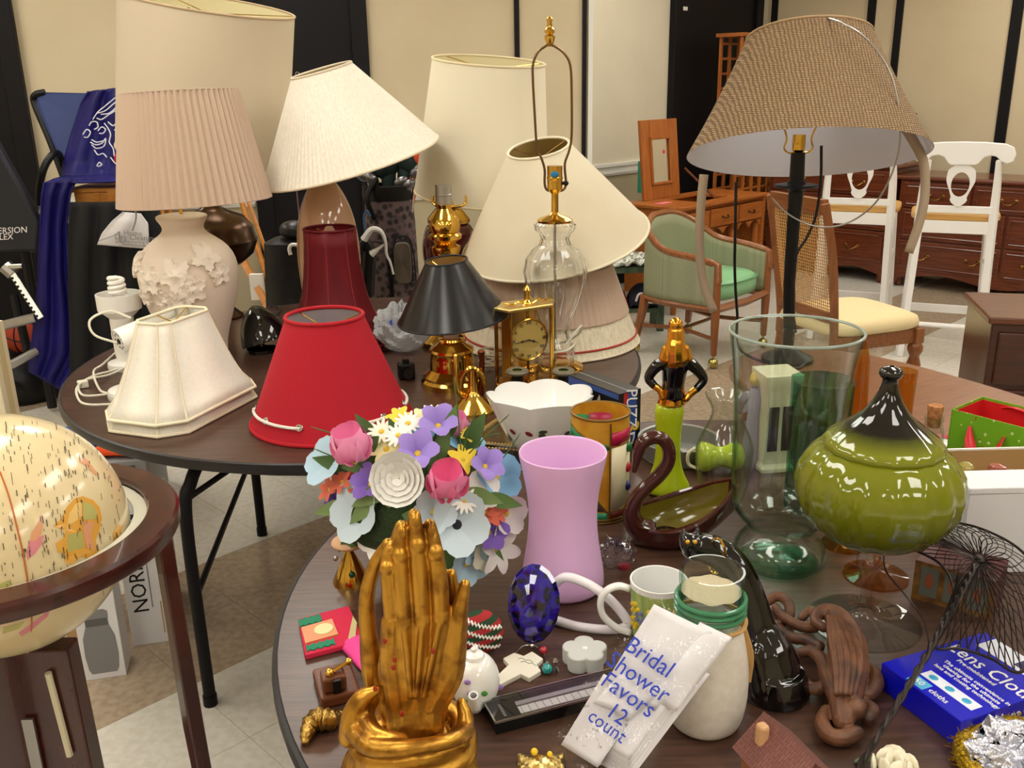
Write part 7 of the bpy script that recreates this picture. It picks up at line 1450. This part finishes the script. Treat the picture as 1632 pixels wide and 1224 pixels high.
# carved scroll bracket lying on the table
P = at(1325, 1090, TZ); m_carv = M('carved_walnut', c(112, 72, 48), .5, col2=c(58, 34, 26), nscale=26, ramp=(.4, .7), bump=(80, .3))
t = thing('carved_bracket', 'carved brown wooden scroll bracket lying between cat and blue box', 'carving', P); g = G(); kf = .00098
def fl(pts, n=5): C_ = bez([at(x, y, TZ+h)-P for x, y, r, h in pts], n); g.tube(C_, lerps([r*kf for x, y, r, h in pts], len(C_)), 10); g.ell(C_[0], pts[0][2]*kf, 8, 6); g.ell(C_[-1], pts[-1][2]*kf, 8, 6)
fl([(1312, 1000, 8, .045), (1300, 990, 9, .045), (1304, 978, 11, .05), (1322, 976, 15, .05), (1338, 992, 22, .048), (1348, 1020, 29, .042), (1352, 1050, 30, .036), (1350, 1085, 27, .03), (1346, 1120, 22, .026), (1344, 1150, 15, .02)])
for off in (-20, -10, 0, 10, 20): fl([(1330+off*.5, 984, 4, .068), (1344+off, 1020, 5, .072-abs(off)*.0004), (1351+off, 1060, 5, .066-abs(off)*.0004), (1347+off*.7, 1105, 4, .052-abs(off)*.0003)])
for pts in ([(1222, 960, 8, .015), (1240, 950, 9, .02), (1256, 960, 9, .022), (1258, 980, 9, .02), (1246, 992, 8, .018)], [(1236, 968, 7, .03), (1252, 985, 8, .03), (1276, 998, 9, .03), (1298, 1000, 9, .03)], [(1240, 1000, 8, .015), (1262, 1016, 9, .02), (1284, 1020, 9, .025), (1306, 1030, 9, .03)], [(1278, 985, 7, .02), (1292, 972, 7, .025), (1300, 985, 6, .025), (1290, 996, 6, .025)],
            [(1276, 1040, 8, .015), (1296, 1040, 10, .02), (1312, 1056, 11, .025), (1318, 1080, 11, .028), (1330, 1110, 11, .03)], [(1276, 1078, 8, .015), (1290, 1096, 10, .018), (1310, 1096, 10, .02), (1316, 1082, 8, .02)], [(1376, 1060, 8, .02), (1392, 1072, 11, .02), (1396, 1090, 12, .02), (1384, 1106, 10, .02), (1366, 1104, 8, .02)],
            [(1316, 1132, 8, .012), (1310, 1152, 11, .015), (1322, 1172, 12, .015), (1344, 1176, 12, .015), (1366, 1168, 10, .015)], [(1372, 1120, 8, .015), (1390, 1130, 10, .015), (1384, 1146, 9, .015)]): fl(pts)
g.ell(at(1362, 1128, TZ+.03)-P, (.017, .017, .016), 12, 8); g.build('carving', m_carv, t, remesh=.0016, sm_it=1)
# blue lens cloth box
zq = TZ+.042; A = at(1532, 1150, zq); e1 = at(1405, 1056, zq)-A; e2_ = at(1632, 1076, zq)-A; e2 = Vector((e1.y, -e1.x, 0)).normalized(); e2 = e2 if e2.dot(e2_) > 0 else -e2
w_, d_, h_ = e1.length, .20, zq-TZ; ex = -e1.normalized(); t = thing('lens_cloth_box', 'bright blue box of lens cloths under the wire skimmer', 'box', (A.x+e1.x, A.y+e1.y, TZ), math.atan2(ex.y, ex.x))
# local: x along lettering (left corner -> near corner), y away
m_zb = M('print_cobalt', c(14, 18, 186), .2, coat=.3); m_zd = M('print_navy', c(16, 18, 90), .25, coat=.3)
o = bx(t, 'carton', m_zb, 0, w_, 0, d_, 0, h_, .0015)
sv = 1
tm = lambda x, y, s=1: basis((x, y, h_+.0004), (1, 0, 0), (0, 1, 0))
g = G(); g.grid(lambda u, v: (.0+w_*u, d_*.72+d_*.28*v, h_+.0003), 4, 4)
bx(t, 'white_fade', M('print_white', c(226, 230, 244), .25), w_*.15, w_*.98, d_*.8, d_*.99, h_, h_+.0004, 0); bx(t, 'blue_square', m_zd, w_*.55, w_*.8, d_*.84, d_*.96, h_+.0004, h_+.0008, 0)
text(t, 'lettering', 'Lens Cloths', .036, m_wpl, tm(w_*.6, d_*.62), sx=.9); text(t, 'lettering', 'Pre-moistened', .011, m_wpl, tm(w_*.5, d_*.52)); text(t, 'lettering', 'The ultimate convenience in\ncleaning for the ultimate\nlens and coating technology', .0098, m_wpl, tm(w_*.62, d_*.38))
bx(t, 'icon_strip', MATS['print_white'], w_*.3, w_*.92, d_*.15, d_*.25, h_, h_+.0005, 0)
for k in range(3): g = G(); x = w_*(.4+.2*k); g.ell((x, d_*.2, h_+.0005), (.007, .006, .0005), 12, 4); g.build('icon', M('icon_cyan', c(60, 160, 200), .3) if k == 0 else MATS['icon_cyan'], t)
bx(t, 'count_badge', M('badge_cyan', c(90, 180, 226), .3), w_*.3, w_*.5, d_*.02, d_*.12, h_, h_+.0005, 0); text(t, 'lettering', '50', .015, m_wpl, basis((w_*.4, d_*.07, h_+.0008), (1, 0, 0), (0, 1, 0))); text(t, 'lettering', 'cloths', .013, m_wpl, tm(w_*.64, d_*.07))
sd = lambda y, z: basis((w_+.0006, y, z), (0, 1, 0), (0, 0, 1))
text(t, 'lettering', 'ZEISS', .016, m_silver, sd(d_*.14, h_*.5)); text(t, 'lettering', 'Lens Cloths', .022, m_wpl, sd(d_*.6, h_*.55), sx=.9)
# wire skimmer
P = at(1372, 1216, TZ); t = thing('wire_skimmer', 'dark wire flower-shaped basket skimmer with twisted handle', 'skimmer', P); m_wire = M('dark_wire', c(52, 44, 42), .4, .7)
H0 = at(1345, 1262, TZ+.008)-P; Pz = lambda px, py, z: at(px, py, TZ+z)-P
H1 = Pz(1482, 1035, .085); H2 = Pz(1556, 900, .13)
for ph in (0, pi): 
    C_ = bez([H0, H1, H2], 40); g = G(); g.tube([p+Vector((.0028*math.cos(i*.75+ph), 0, .0028*math.sin(i*.75+ph))) for i, p in enumerate(C_)], .0032, 6); g.build('twisted_handle', m_wire, t)
rim = [(1414, 856, .12), (1440, 840, .13), (1500, 832, .14), (1562, 842, .15), (1630, 880, .14), (1668, 950, .12), (1655, 1040, .1), (1622, 1072, .085), (1580, 1050, .075), (1530, 1034, .07), (1492, 1032, .074), (1500, 990, .085), (1520, 945, .10), (1500, 900, .115), (1448, 872, .12)]
R3 = bez([Pz(*r) for r in rim]+[Pz(*rim[0])], 8); g = G(); g.tube(R3[:-1], .0022, 6, closed=True); g.build('rim_wire', m_wire, t)
hub = Pz(1562, 892, .125); g = G(); N = 46
for k in range(N):
    for tw in (-.09, .09):
        e = R3[int((k/N+tw) % 1*(len(R3)-1))]; s0 = R3[int((k/N) % 1*(len(R3)-1))]; mid = hub.lerp(s0.lerp(e, .5), .55)+Vector((0, 0, .014)); g.tube(bez([hub+Vector((.004*math.cos(k), .004*math.sin(k), 0)), mid, e], 4), .0009, 4, caps=False)
o = g.build('wire_net', m_wire, t); o['kind'] = 'stuff'; g = G(); g.ell(hub, (.012, .012, .008), 12, 8); g.build('hub', m_wire, t)
g = G(); g.tube(bez([Pz(1412, 858, .12), Pz(1410, 905, .06), Pz(1440, 945, .02), Pz(1470, 985, .012), Pz(1482, 1030, .06)], 5), .0014, 6); g.build('loose_wire', m_wire, t)
# patterned box behind it
A = at(1452, 952, TZ); zt = zfor(A, 892); t = thing('pictured_box', 'dark red box with tribal mask picture behind the skimmer', 'box', (A.x, A.y, TZ), math.radians(-38)); w_, d_, h_ = .125, .09, zt-TZ
bx(t, 'carton', M('oxblood_card', c(74, 22, 24), .35), 0, w_, 0, d_, 0, h_, .0015); bx(t, 'picture', M('ochre_print', c(140, 100, 44), .4, col2=c(90, 60, 30), nscale=50), 0, w_, -.0006, 0, 0, h_, 0)
for k in range(3): x = w_*(.2+.3*k); o = bx(t, 'mask', M('mask_grey', c(100, 104, 96), .5) if k == 0 else MATS['mask_grey'], x-.014, x+.014, -.0012, -.0006, h_*.15, h_*.9, .0); g = G(); g.ell((x, -.0012, h_*.55), (.007, .0006, .014), 10, 6); g.build('face', M('mask_rust', c(150, 80, 50), .5) if k == 0 else MATS['mask_rust'], o)
# small wooden house
P = at(1262, 1262, TZ); t = thing('toy_house', 'tiny wooden toy house with brick-pattern roof at bottom edge', 'toy house', P, math.radians(20)); m_roof = M('shingle_brown', c(120, 74, 66), .7)
n, l = m_roof.node_tree.nodes, m_roof.node_tree.links; br = n.new('ShaderNodeTexBrick'); br.inputs['Scale'].default_value = 55; br.inputs['Color1'].default_value = (*c(128, 82, 74), 1); br.inputs['Color2'].default_value = (*c(118, 74, 66), 1); br.inputs['Mortar'].default_value = (*c(92, 56, 50), 1); tc = n.new('ShaderNodeTexCoord'); l.new(tc.outputs['Object'], br.inputs[0]); l.new(br.outputs[0], n['Principled BSDF'].inputs['Base Color'])
hb = .03
bx(t, 'wall', M('toy_wood', c(150, 96, 60), .6), -.035, .035, -.03, .06, 0, hb, 0); g = G(); g.prism([(-.035, hb), (.035, hb), (0, hb+.035)], -.03, .06, plane='xz'); g.build('gable', MATS['toy_wood'], t, smooth=0)
for s in (-1, 1): g = G(); g.X = Matrix.Translation((s*.021, .015, hb+.019)) @ Euler((0, s*.75, 0)).to_matrix().to_4x4(); g.box((0, 0, 0), (.062, .105, .004)); g.build('roof_panel', m_roof, t, smooth=0)
bx(t, 'chimney', M('pale_wood', c(206, 160, 116), .6), -.026, -.012, .035, .05, hb+.005, hb+.045); bx(t, 'red_door', M('toy_red', c(190, 30, 30), .5), -.03, -.012, -.032, -.03, 0, .022, 0)
# fabric rose, gold brooch, tinsel wreath
P = at(1425, 1240, TZ); t = thing('fabric_rose', 'crumpled cream fabric rose with green leaf at bottom edge', 'flower', P)
for k in range(12): a = k*2.399; r = .006+.0022*k; g = G(); g.ell((r*math.cos(a), r*math.sin(a), .02-.0008*k), (.016, .004, .014), 10, 6, R=(.4*math.sin(a), .4*math.cos(a), a+pi/2)); g.build('petal', M('cream_petal', c(232, 224, 200), .7) if k == 0 else MATS['cream_petal'], t)
g = G(); g.ell((-.03, .02, .012), (.018, .008, .003), 10, 6, R=(0, -.6, -.8)); g.build('leaf', M('sage_leaf', c(130, 150, 116), .7), t)
P = at(862, 1222, TZ); t = thing('gold_brooch', 'crinkled gold leaf brooch at bottom edge beside the hands', 'brooch', P); g = G(); g.grid(lambda u, v: (-.03+.06*u, -.03+.05*v, .003+.01*math.sin(pi*u)*math.sin(pi*v)+.002*math.sin(20*u+13*v)), 14, 14); g.build('foil', m_brs, t, solid=.0015, smooth=20); g = G(); g.ell((-.008, .012, .014), .005, 8, 6); g.ell((.012, .008, .013), .004, 8, 6); g.build('stones', M('yellow_stone', c(236, 196, 40), .1), t)
P = at(1640, 1235, TZ); t = thing('tinsel_wreath', 'gold tinsel wreath wrapped in silver film at lower right corner', 'wreath', P); g = G(); rr_ = random.Random(12); Rw = .078
g.tube([(Rw*math.cos(2*pi*k/40), Rw*math.sin(2*pi*k/40), .016) for k in range(40)], .013, 10, closed=True); g.build('ring', M('gold_foil', c(180, 146, 30), .3, .7, bump=(150, 1, .006)), t); g = G()
for k in range(500): a = rr_.uniform(0, 2*pi); b = rr_.uniform(0, 2*pi); d = Vector((math.cos(a)*math.cos(b), math.sin(a)*math.cos(b), math.sin(b))); q = Vector((Rw*math.cos(a), Rw*math.sin(a), .016))+d*.012; e_ = q+d*.008+Vector((rr_.uniform(-.004, .004), rr_.uniform(-.004, .004), .0)); e_.z = max(e_.z, .002); g.tube([q, e_], .0008, 3, caps=False)
o = g.build('tinsel', MATS['gold_foil'], t); o['kind'] = 'stuff'; g = G(); g.grid(lambda u, v: blob(u, v, .07, .06, .05, 4.4, .2), 36, 16, closeu=True); g.build('silver_film', M('silver_film', c(206, 208, 220), .12, .6, bump=(70, 1, .01)), t, smooth=15)
# ---------------------------------------------------------------- flower arrangement
P = at(655, 925, TZ); F = Fr(0, 0, 0, P); k_ = F.k; t = thing('flower_arrangement', 'silk spring flower arrangement in a brown pot behind the gilded hands', 'flowers', P)
g = G(); g.shell([(.05, 0), (.062, .05), (.07, .09), (.074, .095)], .004, 36); g.lathe([(.001, .002), (.05, .002)], 32, caps=False); g.build('pot', M('terracotta_brown', c(110, 62, 38), .5), t)
g = G(); g.ell((0, .01, .13), (.125, .10, .075), 20, 12); g.build('moss', M('dark_moss', c(38, 56, 26), .9, bump=(80, 1, .01)), t)
FC = F.L(665, 840, .0); flm = {}
def fmat(cl):
    if cl not in flm: flm[cl] = M('petal_%d_%d_%d' % cl, c(*cl), .7, sheen=.2)
    return flm[cl]
pm = {}
def petal_mesh(kind, cl):
    if (kind, cl) in pm: return pm[kind, cl]
    L_, W_, op0, curl, cup, pw = dict(tulip=(1.0, .5, .75, 1.25, .5, .55), open=(1.0, .55, .35, -.1, .12, .5), bell=(1.0, .42, 1.1, -1.3, .25, .6), daisy=(1.0, .14, .15, -.1, .0, .5), nar=(1.0, .3, .2, -.2, .1, .6), ran=(1.0, .62, .45, .5, .2, .5), star=(1.0, .28, .5, -.6, .1, .7))[kind]
    g = G(); nv = 7; r = .08; z = 0; vs = []
    for j in range(nv):
        v = j/(nv-1); a = op0+curl*v; wv = W_*math.sin(pi*min(1, v*.86+.1))**pw
        for i in range(5): u = -1+i/2; vs.append((r+(-cup*u*u*wv if op0 > .6 else 0)*math.sin(a)*.8, wv*u, z+(cup*u*u*wv if op0 <= .6 else 0)))
        r += L_/(nv-1)*math.cos(a); z += L_/(nv-1)*math.sin(a)
    g.add(vs, [(j*5+i, j*5+i+1, (j+1)*5+i+1, (j+1)*5+i) for j in range(nv-1) for i in range(4)]); o = g.build('petal', fmat(cl), None, smooth=180); me = o.data; bpy.data.objects.remove(o); pm[kind, cl] = me; return me
def flower(kind, px, py, sz, cl, dy=0, ctr=None, n=None, ax=None, roll=0, cc_=(226, 190, 60)):
    p = F.L(px, py, dy); d = Vector(ax) if ax else (p-FC).normalized()+Vector((0, -.75, .25)); d.normalize(); s = sz*k_
    nm = dict(tulip='tulip', open='anemone', bell='bellflower', daisy='daisy', nar='narcissus', ran='ranunculus', star='lily')[kind]
    g = G(); g.ell((0, 0, .02), (.16 if kind != 'daisy' else .22, .16 if kind != 'daisy' else .22, .10), 10, 7); o = g.build(nm, fmat(cc_), t); o.matrix_local = axis_m(p, p+d) @ Matrix.Rotation(roll, 4, 'Z') @ Matrix.Diagonal((s, s, s, 1))
    me = petal_mesh(kind, cl); n = n or dict(tulip=6, open=5, bell=5, daisy=14, nar=6, ran=0, star=6)[kind]
    if kind == 'ran':
        for lay, (cnt, sc_) in enumerate(((6, 1), (6, .82), (5, .62), (4, .42), (3, .25))):
            for k in range(cnt): q = bpy.data.objects.new('petal', me); COL.objects.link(q); q.parent = o; q.matrix_local = Matrix.Rotation(2*pi*k/cnt+lay*.5, 4, 'Z') @ Matrix.Translation((0, 0, .05*lay)) @ Matrix.Diagonal((sc_, sc_, sc_*.8+.1, 1))
    for k in range(n): q = bpy.data.objects.new('petal', me); COL.objects.link(q); q.parent = o; q.matrix_local = Matrix.Rotation(2*pi*k/n, 4, 'Z') @ Matrix.Diagonal((1, 1, 1, 1) if k % 2 else (.94, .94, .98, 1))
    g = G(); b = Vector((p.x*.25, p.y*.25, .11)); g.tube(bez([b, b.lerp(p, .5)+Vector((0, 0, .02)), p], 4), .0018, 5); g.build('stem', m_stem, t)
m_stem = M('flower_stem', c(64, 92, 44), .6)
PK = (250, 156, 202); PK2 = (250, 132, 184); WH = (238, 236, 232); PU = (150, 126, 206); PU2 = (132, 100, 196); LB = (176, 206, 226); LB2 = (196, 214, 226); BL = (130, 186, 220); YE = (236, 206, 60); PY = (238, 230, 170); OR = (226, 110, 84); CR = (236, 232, 214)
for a in (('tulip', 566, 732, 62, PK, -.05, None, None, (-.15, -.3, 1)), ('tulip', 712, 786, 62, PK2, -.12, None, None, (.08, -.55, 1)), ('tulip', 722, 694, 44, PK, .05, None, None, (.2, -.2, 1)),
          ('daisy', 650, 675, 22, WH, .0), ('daisy', 608, 688, 22, CR, -.01), ('daisy', 635, 694, 21, WH, -.03), ('daisy', 690, 664, 24, WH, .04), ('daisy', 740, 797, 20, WH, -.09),
          ('nar', 636, 664, 20, YE, .03), ('nar', 616, 716, 30, PY, -.03), ('nar', 738, 732, 24, YE, -.03), ('nar', 585, 715, 20, CR, -.01), ('nar', 672, 668, 22, PY, .02), ('nar', 745, 692, 16, YE, .03),
          ('bell', 592, 772, 34, PU2, -.05), ('bell', 666, 724, 40, PU, -.05), ('bell', 698, 680, 38, PU, .0), ('bell', 772, 744, 34, PU, -.03), ('bell', 778, 848, 34, PU2, -.05),
          ('open', 524, 738, 40, LB, .0), ('open', 790, 760, 42, BL, -.01), ('open', 680, 705, 34, BL, .03), ('open', 738, 704, 34, BL, .04), ('open', 572, 816, 46, LB2, -.05), ('open', 728, 836, 48, LB2, -.10, None, None, None, .4, (24, 28, 44)), ('open', 612, 852, 42, WH, -.06), ('open', 692, 816, 34, LB2, -.10), ('open', 764, 784, 32, WH, -.05), ('open', 806, 818, 36, WH, -.02),
          ('star', 792, 874, 42, WH, -.04), ('open', 744, 898, 36, LB, -.06), ('open', 770, 884, 26, CR, -.05), ('bell', 752, 880, 26, LB, -.05),
          ('ran', 638, 762, 44, WH, -.13, None, None, (-.1, -1, .35)), ('star', 546, 768, 22, OR, -.02), ('star', 564, 766, 22, OR, -.02), ('star', 526, 780, 22, OR, .0), ('star', 776, 818, 26, OR, -.06), ('star', 790, 816, 20, OR, -.05), ('bell', 540, 800, 26, (90, 60, 160), .0)):
    flower(*a)
rr_ = random.Random(21); lm = None; gm = [M('leaf_green_%d' % i, c(*cl), .6) for i, cl in enumerate(((92, 122, 66), (116, 140, 86), (70, 100, 50)))]
def leaf(px, py, ln, ang, dy, tilt, mi):
    global lm
    if lm is None:
        g = G(); vs = []
        for j in range(8):
            v = j/7; wv = .2*math.sin(pi*v**.8)
            for i in range(3): u = i-1; vs.append((v, wv*u, .06*abs(u)*wv*4-.25*v*v))
        g.add(vs, [(j*3+i, j*3+i+1, (j+1)*3+i+1, (j+1)*3+i) for j in range(7) for i in range(2)]); o = g.build('leaf', gm[0], t, smooth=180, solid=0); lm = o.data; bpy.data.objects.remove(o)
        lms.append(lm)
        for k in (1, 2): q = lm.copy(); q.materials.clear(); q.materials.append(gm[k]); lms.append(q)
    p = F.L(px, py, dy); o = bpy.data.objects.new('leaf', lms[mi]); COL.objects.link(o); o.parent = t; s = ln*k_
    dx = Vector((math.cos(ang), -tilt, math.sin(ang))).normalized(); up = Vector((0, -1, .3)); o.matrix_local = basis(p, dx, up.cross(dx)) @ Matrix.Diagonal((s, s, s, 1))
lms = []
for a in ((610, 735, 75, pi, -.02, .2, 0), (560, 745, 60, 2.8, -.01, .2, 2), (625, 770, 70, 3.6, -.06, .3, 1), (600, 790, 60, 3.9, -.06, .3, 1), (690, 745, 70, 1.2, -.02, .1, 0), (712, 700, 55, 1.3, .0, .1, 0), (740, 780, 60, -.3, -.07, .3, 1), (700, 800, 60, -2.2, -.08, .4, 1), (770, 790, 60, -.2, -.05, .3, 0), (640, 820, 80, -.1, -.08, .5, 0), (690, 810, 70, -2.9, -.06, .4, 2), (620, 810, 60, 1.5, -.07, .3, 1), (560, 800, 60, 3.4, -.03, .2, 1), (700, 850, 80, -1.2, -.06, .3, 2), (760, 850, 60, -.8, -.04, .3, 0), (740, 720, 70, 1.1, .02, .1, 2), (600, 700, 50, 2.2, .0, .1, 2), (650, 720, 60, 2.0, -.01, .2, 2), (580, 840, 60, -2.4, -.02, .2, 2), (640, 800, 55, 2.4, -.07, .3, 2), (720, 760, 60, .3, -.03, .2, 0)): leaf(*a)
for k in range(16):
    x = rr_.uniform(545, 800); y = rr_.uniform(690, 800); b = F.L(670, 800, rr_.uniform(-.06, .03)); e_ = F.L(x, y-30, rr_.uniform(-.08, .03)); leaf(x, y, rr_.uniform(45, 70), rr_.uniform(0, 2*pi), rr_.uniform(-.03, .04), rr_.uniform(0, .3), k % 3)
for lst in (((735, 720), (728, 640), (722, 600)), ((745, 725), (780, 690), (812, 660)), ((748, 735), (790, 740), (830, 690)), ((600, 740), (550, 700), (495, 680)), ((590, 735), (540, 730), (500, 715)), ((735, 735), (745, 690), (760, 655)), ((755, 740), (770, 700), (800, 690))):
    g = G(); g.tube(bez([F.L(x, y, -.02) for x, y in lst], 6), [.0012]*12+[.0004], 5); g.build('grass_blade', gm[2], t)
